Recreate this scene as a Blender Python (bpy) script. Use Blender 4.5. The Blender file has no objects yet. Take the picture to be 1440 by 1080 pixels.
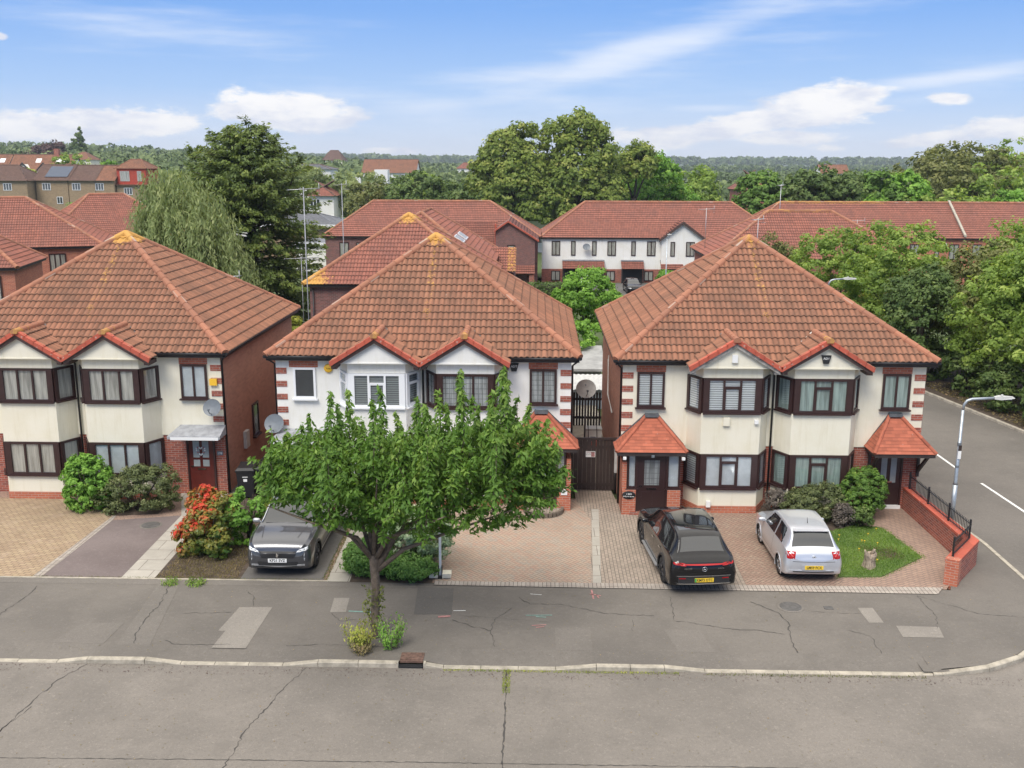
import bpy, math, random
import numpy as np
from mathutils import Vector, Matrix
R = math.radians
random.seed(7); RNG = np.random.default_rng(7)
SC = bpy.context.scene; COL = SC.collection
# ------------------------------------------------------------------ camera
TH = math.atan(312/1403.); YAW = R(1.4); ROLL = .003
def cam_axes():
    c, s, cy, sy = math.cos(TH), math.sin(TH), math.cos(YAW), math.sin(YAW)
    fw = Vector((-sy*c, cy*c, -s)); rt = Vector((cy, sy, 0)); up = Vector((-sy*s, cy*s, c))
    return math.cos(ROLL)*rt+math.sin(ROLL)*up, -math.sin(ROLL)*rt+math.cos(ROLL)*up, fw
cd = bpy.data.cameras.new('camera'); cam = bpy.data.objects.new('camera', cd); COL.objects.link(cam)
rt, up, fw = cam_axes()
m = Matrix((rt, up, -fw)).transposed().to_4x4(); m.translation = (0, 0, 10.9)
cam.matrix_world = m
cd.sensor_width = 36; cd.lens = 1403/1440*36; cd.clip_end = 20000; cd.clip_start = .1
SC.camera = cam
SC.render.resolution_x = 1024; SC.render.resolution_y = 768
# ------------------------------------------------------------------ light
SUN_EL, SUN_AZ = 52, 205      # azimuth clockwise from +Y: behind the camera, a little to its left
sd = bpy.data.lights.new('sun', 'SUN'); sd.energy = 2.0; sd.angle = R(26); sd.color = (1, .95, .88)
so = bpy.data.objects.new('sun', sd); COL.objects.link(so)
d = Vector((math.sin(R(SUN_AZ))*math.cos(R(SUN_EL)), math.cos(R(SUN_AZ))*math.cos(R(SUN_EL)), math.sin(R(SUN_EL))))
so.rotation_euler = d.to_track_quat('Z', 'Y').to_euler()
SC.view_settings.view_transform = 'Standard'; SC.view_settings.look = 'None'
SC.view_settings.exposure = .42; SC.view_settings.gamma = 1
# ------------------------------------------------------------------ node helper
class NT:
    def __init__(s, tree): s.t = tree; s.n = tree.nodes; s.l = tree.links
    def new(s, typ, inputs=None, **kw):
        nd = s.n.new('ShaderNode'+typ)
        for k, v in kw.items(): setattr(nd, k, v)
        for k, v in (inputs or {}).items(): s.set(nd.inputs[k], v)
        return nd
    def set(s, sock, v):
        if isinstance(v, bpy.types.NodeSocket): s.l.new(v, sock)
        elif isinstance(v, bpy.types.Node): s.l.new(v.outputs[0], sock)
        else:
            if isinstance(v, (tuple, list)) and len(v) == 3 and sock.type == 'RGBA': v = (*v, 1)
            sock.default_value = v
    def math(s, op, a, b=0., c=0.):
        nd = s.new('Math', operation=op); s.set(nd.inputs[0], a); s.set(nd.inputs[1], b); s.set(nd.inputs[2], c); return nd.outputs[0]
    def mix(s, f, a, b, bt='MIX'):
        nd = s.new('Mix', data_type='RGBA', blend_type=bt); s.set(nd.inputs[0], f); s.set(nd.inputs[6], a); s.set(nd.inputs[7], b); return nd.outputs[2]
    def ramp(s, f, *st):
        nd = s.new('ValToRGB'); e = nd.color_ramp.elements
        while len(e) < len(st): e.new(.5)
        for el, (p, c) in zip(e, st):
            el.position = p; el.color = (*c, 1) if isinstance(c, (tuple, list)) else (c, c, c, 1)
        s.set(nd.inputs[0], f); return nd.outputs[0]
    def mr(s, v, a, b, c=0., d=1.):
        nd = s.new('MapRange'); nd.interpolation_type = 'SMOOTHSTEP'
        for i, x in enumerate((v, a, b, c, d)): s.set(nd.inputs[i], x)
        return nd.outputs[0]
    def noise(s, vec, scale, detail=4., rough=.6, out=0):
        nd = s.new('TexNoise', {'Scale': scale, 'Detail': detail, 'Roughness': rough})
        if vec is not None: s.set(nd.inputs['Vector'], vec)
        return nd.outputs[out]
# ------------------------------------------------------------------ sky
W = bpy.data.worlds.new('World'); SC.world = W; W.use_nodes = True
def make_world():
    T = NT(W.node_tree); T.n.clear()
    sky = T.new('TexSky', sky_type='NISHITA', sun_disc=False, sun_elevation=R(SUN_EL), sun_rotation=R(SUN_AZ), air_density=1.0, dust_density=.6, ozone_density=1.5)
    geo = T.new('TexCoord').outputs['Generated']
    sep = T.new('SeparateXYZ', {0: geo}); x, y, z = sep.outputs
    el = T.math('ARCSINE', z); az = T.math('ARCTAN2', x, y)        # radians; az 0 = +Y
    # clear air colour by height above the horizon, mixed over the physical sky low down
    grad = T.ramp(T.math('MULTIPLY', el, 3.0), (0., (.76, .82, .93)), (.06, (.64, .75, .94)), (.2, (.38, .58, .93)), (.42, (.19, .41, .88)), (1., (.10, .27, .72)))
    low = T.mr(el, .25, .9, 1., 0.)
    nish = T.mix(1., sky.outputs[0], (.115, .115, .115), 'MULTIPLY')
    base = T.mix(T.math('MULTIPLY', low, .9), nish, grad)
    # clouds laid out in azimuth / elevation
    def coord(sx, sy, off=0.):
        return T.new('CombineXYZ', {0: T.math('MULTIPLY', az, sx), 1: T.math('MULTIPLY', el, sy), 2: off})
    warp = T.noise(coord(9, 24, 3.), 1., 5., .65)
    fine = T.noise(coord(30, 80, 1.), 1., 8., .62)
    total = None
    def blob(a, e, ra, re, k=1., tilt=0.):
        nonlocal total
        da = T.math('SUBTRACT', az, a); de = T.math('SUBTRACT', T.math('SUBTRACT', el, e), T.math('MULTIPLY', da, tilt))
        q = T.math('ADD', T.math('POWER', T.math('DIVIDE', da, ra), 2.), T.math('POWER', T.math('DIVIDE', de, re), 2.))
        g = T.math('MULTIPLY', T.math('POWER', 2.718, T.math('MULTIPLY', q, -1.)), k)
        total = g if total is None else T.math('MAXIMUM', total, g)
    def px(xx, yy):      # direction of a cloud as azimuth, elevation
        v = fw+rt*((xx-720)/1403)-up*((yy-540)/1403); v.normalize()
        return math.atan2(v.x, v.y), math.asin(v.z)
    for xx, yy, ra, re, k, tl in ((400, 160, 95, 24, 1.05, -.05), (350, 142, 60, 10, .7, 0), (120, 176, 160, 20, .95, .05), (235, 172, 60, 12, .75, 0),
                                  (1160, 148, 75, 26, 1.15, .1), (1030, 178, 130, 17, 1., .2), (920, 193, 70, 12, .85, 0), (1100, 193, 70, 10, .9, 0), (1225, 152, 45, 10, .7, .1),
                                  (1335, 138, 30, 8, .85, 0), (1410, 180, 50, 14, .9, 0), (1300, 198, 60, 10, .8, .1), (1165, 209, 25, 6, .7, 0), (550, 212, 60, 7, .75, 0), (0, 50, 14, 7, .8, 0), (430,163,60,10,.8,.1)):
        a, e = px(xx, yy); blob(a, e, ra*1.15/1403, re*1.2/1403, k, tl)
    cum = T.mr(T.math('ADD', total, T.math('MULTIPLY', T.math('SUBTRACT', T.math('ADD', T.math('MULTIPLY', warp, .42), T.math('MULTIPLY', fine, .58)), .5), 1.9)), .34, .66)
    total = None
    for xx, yy, ra, re, k, tl in ((900, 75, 260, 26, .8, .28), (740, 105, 150, 18, .7, .1), (1350, 108, 150, 12, .8, .12), (600, 148, 110, 14, .55, .02), (250, 45, 220, 30, .45, .0), (1010, 152, 90, 7, .6, 0),
                                  (130, 20, 200, 22, .45, .05), (1000, 60, 420, 60, .35, .25), (700, 140, 500, 30, .35, 0), (1200, 210, 400, 30, .5, 0), (200, 195, 500, 25, .5, 0), (1380,110,160,30,.4,.12)):
        a, e = px(xx, yy); blob(a, e, ra/1403, re/1403, k, tl)
    wn = T.noise(coord(7, 60, 7.), 1., 6., .6)
    wisp = T.math('MULTIPLY', T.mr(T.math('ADD', total, T.math('MULTIPLY', T.math('SUBTRACT', wn, .5), 1.1)), .10, 1.0), .9)
    body = T.noise(coord(16, 46, 5.), 1., 5., .6)
    ccol = T.mix(T.mr(body, .3, .62), (.70, .74, .86), (.98, .97, .97))
    c1 = T.mix(wisp, base, (.78, .85, .98))
    c2 = T.mix(cum, c1, ccol)
    # broad bright cloud cover overhead, out of view, for the soft light of the day
    oc = T.mr(el, .3, .85, 0., .9)
    c3 = T.mix(oc, c2, (1.95, 1.86, 1.72))
    bg = T.new('Background', {'Color': c3, 'Strength': .80})
    out = T.new('OutputWorld'); T.l.new(bg.outputs[0], out.inputs[0])
make_world()
# ------------------------------------------------------------------ materials
def principled(name):
    mt = bpy.data.materials.new(name); mt.use_nodes = True
    T = NT(mt.node_tree); b = T.n['Principled BSDF']
    return mt, T, b
def bump(T, b, h, dist=.01, strength=.6):
    nd = T.new('Bump', {'Height': h, 'Distance': dist, 'Strength': strength}); T.l.new(nd.outputs[0], b.inputs['Normal'])
def P(name, col, rough=.6, var=.0, vscale=3., metal=0., spec=.5, bmp=0., bscale=60., coat=0.):
    mt, T, b = principled(name)
    b.inputs['Roughness'].default_value = rough; b.inputs['Metallic'].default_value = metal
    b.inputs['Specular IOR Level'].default_value = spec
    if coat: b.inputs['Coat Weight'].default_value = coat; b.inputs['Coat Roughness'].default_value = .03
    tc = T.new('TexCoord').outputs['Object']
    if var:
        n = T.noise(tc, vscale, 6., .65)
        f = T.mr(n, .3, .7)
        lo = tuple(c*(1-var) for c in col); hi = tuple(min(1, c*(1+var*.6)) for c in col)
        T.set(b.inputs['Base Color'], T.mix(f, lo, hi))
    else: T.set(b.inputs['Base Color'], col)
    if bmp: bump(T, b, T.noise(tc, bscale, 3.), bmp)
    return mt
M = {}
def uvn(T): return T.new('UVMap', uv_map='UVMap').outputs[0]
def brick_mat(name, c1, c2, mortar, weather=.3):
    mt, T, b = principled(name)
    uv = uvn(T)
    br = T.new('TexBrick', {'Vector': uv, 'Color1': c1, 'Color2': c2, 'Mortar': mortar, 'Scale': 1., 'Mortar Size': .006, 'Mortar Smooth': .2, 'Bias': -.1, 'Brick Width': .225, 'Row Height': .075})
    n = T.noise(uv, 1.3, 5., .7)
    c = T.mix(T.mr(n, .35, .75, 0., weather), br.outputs[0], tuple(x*.45 for x in c1))
    T.set(b.inputs['Base Color'], c); b.inputs['Roughness'].default_value = .85
    bump(T, b, T.math('SUBTRACT', 1., br.outputs[1]), .006, .7)
    return mt
M['brick'] = brick_mat('red_brick', (.40, .105, .065), (.20, .055, .042), (.42, .36, .30))
M['brick_bright'] = brick_mat('orange_brick', (.52, .16, .085), (.40, .105, .062), (.45, .37, .30), .2)
M['brick_side'] = brick_mat('side_brick', (.47, .22, .15), (.36, .16, .115), (.36, .28, .22), .2)
M['brick_tan'] = brick_mat('tan_brick', (.36, .25, .14), (.26, .18, .105), (.36, .31, .24), .3)
M['brick_dark'] = brick_mat('dark_brick', (.24, .09, .075), (.13, .06, .055), (.30, .26, .24), .3)
def render_mat(name, col):
    mt, T, b = principled(name)
    tc = T.new('TexCoord').outputs['Object']
    n1 = T.noise(tc, .9, 6., .7); st = T.new('Mapping', {'Vector': tc, 'Scale': (5., 5., .5)})
    n2 = T.noise(st.outputs[0], 1.2, 5., .7)
    c = T.mix(T.mr(n1, .4, .75, 0., .6), col, tuple(x*y for x, y in zip(col, (.90, .88, .80))))
    c = T.mix(T.mr(n2, .48, .72, 0., .5), c, tuple(x*y for x, y in zip(col, (.84, .81, .72))))
    T.set(b.inputs['Base Color'], c); b.inputs['Roughness'].default_value = .9
    bump(T, b, T.noise(tc, 130., 3.), .003, .5)
    return mt
M['cream'] = render_mat('cream_render', (.78, .74, .61)); M['white_render'] = render_mat('white_render', (.81, .80, .76))
M['white_upvc'] = P('white_upvc', (.82, .83, .84), .35); M['brown_upvc'] = P('brown_upvc', (.042, .020, .019), .35, .15, 6)
M['black_plastic'] = P('black_plastic', (.018, .018, .02), .45); M['fascia'] = P('dark_fascia', (.040, .030, .028), .5, .2, 4)
M['lead'] = P('lead_sheet', (.33, .34, .36), .5, .25, 5); M['white_paint'] = P('white_paint', (.8, .8, .78), .5)
M['dark_lead'] = P('dark_lead', (.11, .12, .13), .5, .25, 5)
M['grey_wood'] = P('weathered_barge_board', (.34, .32, .29), .85, .5, 7)
M['barge'] = P('brown_barge_board', (.075, .045, .038), .6, .25, 7)
M['door_brown'] = P('dark_brown_door', (.035, .017, .017), .35); M['door_red'] = P('mahogany_door', (.11, .022, .017), .3, .2, 5)
M['steel'] = P('galvanised_steel', (.42, .46, .49), .4, .15, 9, metal=.6); M['alu'] = P('dull_aluminium', (.5, .51, .52), .45, .1, 9, metal=.7)
M['dish'] = P('dish_grey', (.16, .18, .20), .5, .15, 5); M['dish_light'] = P('dish_pale', (.50, .50, .48), .5, .15, 5)
M['chrome'] = P('chrome', (.75, .76, .78), .15, metal=1.)
M['flat_roof'] = P('grey_felt', (.33, .33, .32), .85, .25, 1.5, bmp=.004)
M['slate'] = P('grey_slate', (.17, .175, .19), .7, .3, 3)
M['concrete'] = P('concrete', (.42, .38, .31), .9, .22, 3, bmp=.004)
M['kerb'] = P('kerb_concrete', (.40, .36, .29), .9, .3, 4, bmp=.004)
M['dirt'] = P('bare_soil', (.085, .062, .045), .95, .4, 4, bmp=.02, bscale=25)
M['trunk'] = P('bark', (.15, .115, .085), .95, .4, 8, bmp=.02, bscale=30); M['trunk_dark'] = P('dark_bark', (.07, .055, .042), .95, .3, 6)
M['dark_void'] = P('dark_interior', (.012, .013, .015), .8)
M['gate'] = P('dark_painted_gate', (.040, .026, .022), .55, .25, 3); M['fence_dark'] = P('dark_stained_fence', (.022, .018, .018), .7, .3, 4)
M['fence_grey'] = P('weathered_fence_boards', (.16, .13, .10), .9, .35, 3)
M['rust'] = P('rusty_iron', (.15, .088, .065), .85, .45, 12); M['iron'] = P('dark_cast_iron', (.10, .095, .09), .7, .3, 10)
M['stump'] = P('stump_wood', (.36, .29, .22), .9, .45, 9, bmp=.02)
M['tarp'] = P('blue_plastic', (.05, .12, .35), .5); M['orange'] = P('orange_plastic', (.7, .09, .03), .4)
M['yellow'] = P('yellow_plastic', (.85, .50, .04), .4); M['pink'] = P('pink_marker_paint', (.42, .20, .19), .8, .3, 9)
M['cyan'] = P('faded_green_marker_paint', (.20, .36, .32), .8, .3, 9); M['road_white'] = P('road_marking_white', (.75, .75, .72), .7, .18, 9)
M['solar'] = P('solar_panel', (.03, .05, .09), .15); M['red_tile'] = P('red_hung_tile', (.42, .06, .035), .8, .2, 3)
M['blue_grey'] = P('blue_grey_paint', (.35, .42, .5), .5)
def roof_mat(name, col, dark, streak=.5, lich=(.56, .31, .07), tile_w=.3, course=.345, line=True):
    mt, T, b = principled(name); uv = uvn(T)
    s = T.new('SeparateXYZ', {0: uv}); u, v = s.outputs[0], s.outputs[1]
    row = T.math('FLOOR', T.math('DIVIDE', v, course)); off = T.math('MULTIPLY', T.math('MODULO', row, 2.), .5)
    cu = T.math('FLOOR', T.math('ADD', T.math('DIVIDE', u, tile_w), off))
    wn = T.new('TexWhiteNoise', {0: T.new('CombineXYZ', {0: cu, 1: row}).outputs[0]}, noise_dimensions='3D').outputs[0]
    c = T.mix(T.math('MULTIPLY', wn, .85), tuple(x*1.08 for x in col), tuple(x*.66 for x in col)); big = T.noise(uv, .22, 3., .6); c = T.mix(T.mr(big, .35, .7, 0., .35), c, (col[0]*.85, col[1]*1.02, col[2]*1.05))
    n = T.noise(uv, .55, 6., .7); c = T.mix(T.mr(n, .42, .72, 0., streak), c, dark)
    mp = T.new('Mapping', {'Vector': uv, 'Scale': (2.2, .5, 1.)}); n2 = T.noise(mp.outputs[0], 1., 5., .7)
    c = T.mix(T.mr(n2, .5, .75, 0., streak*.8), c, tuple(x*.8 for x in dark))
    sp = T.noise(uv, 14., 3., .6); c = T.mix(T.mr(sp, .58, .75, 0., .35), c, tuple(x*1.25 for x in col))
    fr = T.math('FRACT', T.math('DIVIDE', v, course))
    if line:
        c = T.mix(T.mr(fr, .0, .15, .8, 0.), c, tuple(x*.28 for x in dark)); pan = T.math('ABSOLUTE', T.math('SUBTRACT', T.math('FRACT', T.math('DIVIDE', u, .18)), .5))  # dark course line: shadow under each tile nose painted into the colour
        if tile_w == .18: c = T.mix(T.mr(pan, .22, .48, 0., .62), c, tuple(x*.55 for x in dark))  # pans painted darker, standing in for shade between the rolls
    at = T.new('Attribute', attribute_name='lichen').outputs['Fac']
    ln = T.noise(uv, 5.5, 5., .75); lm = T.mr(T.math('ADD', at, T.math('MULTIPLY', T.math('SUBTRACT', ln, .5), 1.3)), .42, .66)
    c = T.mix(T.math('MULTIPLY', lm, .85), c, lich)
    spot = T.math('MULTIPLY', T.mr(T.noise(uv, 9., 2., .5), .72 if line else .64, .76 if line else .69), .6 if line else 1.1); c = T.mix(T.math('MULTIPLY', spot, .5), c, (.45, .42, .36))
    T.set(b.inputs['Base Color'], c); b.inputs['Roughness'].default_value = .85
    bump(T, b, T.noise(uv, 60., 3.), .004, .4)
    return mt
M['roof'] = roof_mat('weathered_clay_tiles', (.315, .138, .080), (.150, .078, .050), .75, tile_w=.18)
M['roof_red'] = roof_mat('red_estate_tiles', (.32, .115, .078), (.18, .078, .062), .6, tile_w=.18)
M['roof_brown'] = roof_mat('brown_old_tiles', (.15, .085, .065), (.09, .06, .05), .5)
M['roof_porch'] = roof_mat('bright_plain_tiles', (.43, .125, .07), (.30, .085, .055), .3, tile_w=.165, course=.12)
M['ridge'] = roof_mat('ridge_tiles', (.40, .165, .095), (.22, .115, .08), .6, line=False, tile_w=9., course=.42)
M['verge'] = roof_mat('verge_tiles', (.50, .105, .062), (.34, .08, .055), .35, line=False, tile_w=9., course=.33)
def asphalt(name, col, patch, pebble=.5):
    mt, T, b = principled(name); tc = T.new('TexCoord').outputs['Object']
    a = T.noise(tc, .28, 6., .6); m_ = T.new('Mapping', {'Vector': tc, 'Scale': (.15, 1.6, 1.)}); bnd = T.noise(m_.outputs[0], .8, 5., .6)
    c = T.mix(T.mr(a, .35, .7), tuple(x*1.08 for x in col), tuple(x*.9 for x in patch)); c = T.mix(T.mr(bnd, .5, .75, 0., .3), c, tuple(x*.8 for x in col))
    f = T.noise(tc, 55., 3., .7); c = T.mix(T.mr(f, .35, .7, 0., pebble), c, tuple(x*.62 for x in col)); f2 = T.noise(tc, 17., 4., .8); c = T.mix(T.mr(f2, .5, .68, 0., .5), c, tuple(x*.6 for x in col)); f3 = T.noise(tc, 9., 5., .8); c = T.mix(T.mr(f3, .54, .66, 0., .35), c, tuple(min(1, x*1.45) for x in col))
    g = T.noise(tc, 24., 2., .5); c = T.mix(T.mr(g, .66, .72, 0., .45), c, tuple(min(1, x*1.6) for x in col))
    w = T.noise(tc, 2.2, 5., .7); c = T.mix(T.mr(w, .6, .8, 0., .35), c, tuple(x*.65 for x in col)); st = T.noise(tc, .9, 7., .75); c = T.mix(T.mr(st, .5, .68, 0., .5), c, tuple(x*.72 for x in col)); c = T.mix(T.mr(st, .3, .45, .4, 0.), c, tuple(min(1, x*1.2) for x in col))
    T.set(b.inputs['Base Color'], c); b.inputs['Roughness'].default_value = .9; bump(T, b, f, .006, .6)
    return mt
M['road'] = asphalt('worn_concrete_road', (.205, .183, .158), (.180, .162, .141), .35)
M['pavement'] = asphalt('asphalt_pavement', (.165, .148, .128), (.142, .128, .112), .4)
M['side_road'] = asphalt('side_road_asphalt', (.17, .153, .134), (.145, .132, .117), .6)
M['patch_light'] = asphalt('pale_patch', (.27, .245, .212), (.245, .222, .194)); M['patch_mid'] = asphalt('old_trench_patch', (.185, .166, .145), (.165, .15, .13), .7)
M['patch_dark'] = asphalt('dark_patch', (.105, .097, .088), (.13, .12, .11)); M['drive_tar'] = asphalt('reddish_tar_drive', (.185, .150, .142), (.15, .118, .112), .3)
M['drive_grey'] = asphalt('grey_tar_drive', (.14, .13, .12), (.10, .095, .09), .3); M['crack'] = P('crack', (.065, .060, .055), .95)
M['estate_road'] = asphalt('estate_tarmac', (.12, .115, .11), (.10, .10, .095), .3)
def paving(name, c1, c2, mortar, bw, rh, rot=0., var=.5, stain=None, off=.5):
    mt, T, b = principled(name); tc = T.new('TexCoord').outputs['Object']
    mp = T.new('Mapping', {'Vector': tc, 'Rotation': (0, 0, rot)})
    br = T.new('TexBrick', {'Vector': mp.outputs[0], 'Color1': c1, 'Color2': c2, 'Mortar': mortar, 'Scale': 1., 'Mortar Size': .010, 'Mortar Smooth': .3, 'Bias': 0., 'Brick Width': bw, 'Row Height': rh}, offset=off)
    n = T.noise(tc, .8, 6., .7); c = T.mix(T.mr(n, .4, .75, 0., var), br.outputs[0], tuple(x*.6 for x in c2))
    n3 = T.noise(tc, 2.7, 4., .7, ); c = T.mix(T.mr(n3, .45, .75, 0., .4), c, stain or tuple(min(1, x*1.25) for x in c1))
    T.set(b.inputs['Base Color'], c); b.inputs['Roughness'].default_value = .9
    bump(T, b, T.math('SUBTRACT', 1., br.outputs[1]), .008, .6); return mt
def herring(name, c1, c2, c3, mortar):
    """45 degree herringbone of 0.2 x 0.1 blocks"""
    mt, T, b = principled(name); tc = T.new('TexCoord').outputs['Object']
    mp = T.new('Mapping', {'Vector': tc, 'Rotation': (0, 0, R(45)), 'Scale': (10., 10., 1.)})
    s = T.new('SeparateXYZ', {0: mp.outputs[0]}); x, y = s.outputs[0], s.outputs[1]
    ix, iy = T.math('FLOOR', x), T.math('FLOOR', y); fx, fy = T.math('FRACT', x), T.math('FRACT', y)
    k = T.math('FLOORED_MODULO', T.math('SUBTRACT', ix, iy), 4.)
    def eq(v): return T.math('COMPARE', k, float(v), .2)
    # k 0: left half of horizontal, 1: right half; 2: bottom? of vertical, 3: top
    e = .09
    def near0(f): return T.math('LESS_THAN', f, e)
    def near1(f): return T.math('GREATER_THAN', f, 1-e)
    def OR(a, b_): return T.math('MAXIMUM', a, b_)
    def AND(a, b_): return T.math('MULTIPLY', a, b_)
    hb = OR(near0(fy), near1(fy)); vb = OR(near0(fx), near1(fx))
    j = OR(OR(AND(eq(0), OR(hb, near0(fx))), AND(eq(1), OR(hb, near1(fx)))), OR(AND(eq(2), OR(vb, near1(fy))), AND(eq(3), OR(vb, near0(fy)))))
    idx = T.math('SUBTRACT', ix, eq(1)); idy = T.math('SUBTRACT', iy, eq(3))
    wn = T.new('TexWhiteNoise', {0: T.new('CombineXYZ', {0: idx, 1: T.math('ADD', idy, T.math('MULTIPLY', T.math('GREATER_THAN', k, 1.5), .37))}).outputs[0]}, noise_dimensions='3D').outputs[0]
    c = T.ramp(wn, (0., c1), (.5, c2), (1., c3))
    n = T.noise(tc, .7, 6., .7); c = T.mix(T.mr(n, .4, .75, 0., .45), c, tuple(v*.62 for v in c2))
    n3 = T.noise(tc, 2.5, 5., .7); c = T.mix(T.mr(n3, .45, .75, 0., .35), c, tuple(min(1, v*1.2) for v in c3))
    c = T.mix(T.math('MULTIPLY', j, .85), c, mortar)
    T.set(b.inputs['Base Color'], c); b.inputs['Roughness'].default_value = .9
    bump(T, b, T.math('SUBTRACT', 1., j), .006, .5); return mt
M['herring'] = herring('pink_herringbone_blocks', (.41, .27, .205), (.42, .315, .235), (.35, .30, .245), (.19, .15, .12))
M['herring_red'] = herring('red_herringbone_blocks', (.31, .20, .15), (.28, .185, .14), (.33, .245, .185), (.11, .085, .07))
M['block_line'] = paving('grey_block_courses', (.36, .29, .235), (.30, .25, .20), (.13, .11, .09), .2, .1, R(90))
M['block_edge'] = paving('edge_blocks', (.40, .36, .31), (.34, .29, .25), (.13, .11, .10), .11, .25, 0, off=0.)
M['tan_paving'] = paving('tan_block_paving', (.42, .32, .20), (.33, .235, .15), (.12, .085, .06), .21, .105, R(8), stain=(.44, .33, .25))
M['slabs'] = paving('concrete_slabs', (.40, .37, .32), (.36, .335, .29), (.14, .12, .10), .9, .72, 0, .3)
M['path_blocks'] = paving('red_path_blocks', (.33, .225, .17), (.29, .195, .15), (.15, .12, .10), .2, .1, R(-30), .4)
def grass_mat(name, a, b_, dry):
    mt, T, b = principled(name); tc = T.new('TexCoord').outputs['Object']
    n = T.noise(tc, .9, 6., .7); n2 = T.noise(tc, 38., 3., .7); c = T.mix(T.mr(n2, .3, .7), a, b_); c = T.mix(T.mr(n, .5, .72, 0., .7), c, dry)
    T.set(b.inputs['Base Color'], c); b.inputs['Roughness'].default_value = .95; bump(T, b, n2, .03, .8); return mt
M['grass'] = grass_mat('lawn', (.085, .145, .035), (.14, .21, .055), (.17, .19, .07)); M['rough_ground'] = grass_mat('rough_ground', (.05, .08, .02), (.08, .11, .035), (.10, .09, .05))
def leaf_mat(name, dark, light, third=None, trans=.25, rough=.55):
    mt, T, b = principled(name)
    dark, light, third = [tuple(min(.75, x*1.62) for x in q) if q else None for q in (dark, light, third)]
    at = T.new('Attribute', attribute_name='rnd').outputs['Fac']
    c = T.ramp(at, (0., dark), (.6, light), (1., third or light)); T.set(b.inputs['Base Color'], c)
    b.inputs['Roughness'].default_value = rough; b.inputs['Specular IOR Level'].default_value = .3
    tr = T.new('BsdfTranslucent', {'Color': T.mix(1., c, (1.3, 1.25, .6), 'MULTIPLY')})
    mx = T.new('MixShader', {0: trans}); T.l.new(b.outputs[0], mx.inputs[1]); T.l.new(tr.outputs[0], mx.inputs[2])
    T.l.new(mx.outputs[0], T.n['Material Output'].inputs[0]); return mt
L_ = {'street': leaf_mat('cherry_leaves', (.036, .088, .013), (.085, .155, .024), (.18, .24, .055), .3),
      'oak': leaf_mat('oak_leaves', (.050, .085, .014), (.135, .175, .032), (.26, .26, .075), .3),
      'lime': leaf_mat('bright_green_leaves', (.055, .12, .015), (.13, .25, .035), (.22, .34, .06), .35),
      'wood': leaf_mat('wood_edge_leaves', (.070, .12, .020), (.16, .23, .045), (.30, .35, .09), .4),
      'dark': leaf_mat('dark_green_leaves', (.033, .062, .016), (.072, .11, .028), (.13, .165, .05)),
      'olive': leaf_mat('olive_leaves', (.06, .075, .02), (.11, .12, .035), (.16, .155, .05)),
      'cedar': leaf_mat('cedar_foliage', (.050, .078, .024), (.11, .145, .034), (.27, .26, .07), .3),
      'willow': leaf_mat('willow_leaves', (.085, .115, .045), (.16, .195, .075), (.25, .27, .12), .35),
      'hedge': leaf_mat('clipped_hedge_leaves', (.045, .085, .015), (.08, .15, .025), (.15, .22, .04)),
      'bushy': leaf_mat('small_grey_green_leaves', (.045, .06, .025), (.09, .11, .04), (.20, .21, .10)),
      'purple': leaf_mat('purple_grey_leaves', (.06, .05, .045), (.11, .095, .08), (.16, .13, .11)),
      'photinia': leaf_mat('red_and_green_leaves', (.035, .08, .015), (.14, .13, .025), (.38, .035, .02), .25, .4),
      'variegated': leaf_mat('white_edged_leaves', (.10, .15, .06), (.24, .31, .18), (.45, .47, .36), .2, .45),
      'yellow': leaf_mat('yellow_green_leaves', (.10, .14, .02), (.22, .25, .04), (.36, .33, .08)),
      'bright': leaf_mat('fresh_green_leaves', (.045, .11, .015), (.11, .22, .03), (.20, .32, .06)),
      'conifer': leaf_mat('juniper_foliage', (.05, .11, .022), (.10, .19, .04), (.17, .27, .07), .3),
      'far': leaf_mat('distant_leaves', (.040, .062, .022), (.075, .105, .035), (.12, .15, .05), .1),
      'copper': leaf_mat('copper_leaves', (.04, .022, .022), (.065, .035, .032), (.09, .05, .04)),
      'dry': leaf_mat('dry_weeds', (.09, .075, .035), (.15, .125, .055), (.22, .15, .08)),
      'grassy': leaf_mat('grass_blades', (.05, .10, .02), (.11, .18, .03), (.20, .25, .06), .3)}
def curtain_mat(name, col, kind):
    mt, T, b = principled(name); uv = uvn(T); s = T.new('SeparateXYZ', {0: uv}); u, v = s.outputs[0], s.outputs[1]
    if kind == 'net':
        mp = T.new('Mapping', {'Vector': uv, 'Scale': (11., .6, 1.)}); n = T.noise(mp.outputs[0], 1., 4., .6)
        c = T.mix(T.mr(n, .3, .65), tuple(x*.45 for x in col), col)
    elif kind == 'blind':
        f = T.math('FRACT', T.math('DIVIDE', v, .075)); c = T.mix(T.mr(f, .55, .8), col, tuple(x*.25 for x in col))
        n = T.noise(uv, 2.); c = T.mix(T.mr(n, .4, .7, 0., .3), c, tuple(x*.6 for x in col))
    elif kind == 'lead':
        fu = T.math('FRACT', T.math('DIVIDE', u, .13)); fv = T.math('FRACT', T.math('DIVIDE', v, .17))
        g = T.math('MAXIMUM', T.math('LESS_THAN', fu, .14), T.math('LESS_THAN', fv, .11))
        mp = T.new('Mapping', {'Vector': uv, 'Scale': (9., .8, 1.)}); n = T.noise(mp.outputs[0], 1., 4., .6)
        c = T.mix(T.math('MULTIPLY', g, .7), T.mix(T.mr(n, .3, .65), tuple(x*.5 for x in col), col), (.08, .08, .08))
    else:
        n = T.noise(uv, 2.); c = T.mix(T.mr(n, .3, .7, 0., .5), col, tuple(x*.6 for x in col))
    T.set(b.inputs['Base Color'], c); b.inputs['Roughness'].default_value = .9; return mt
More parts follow.
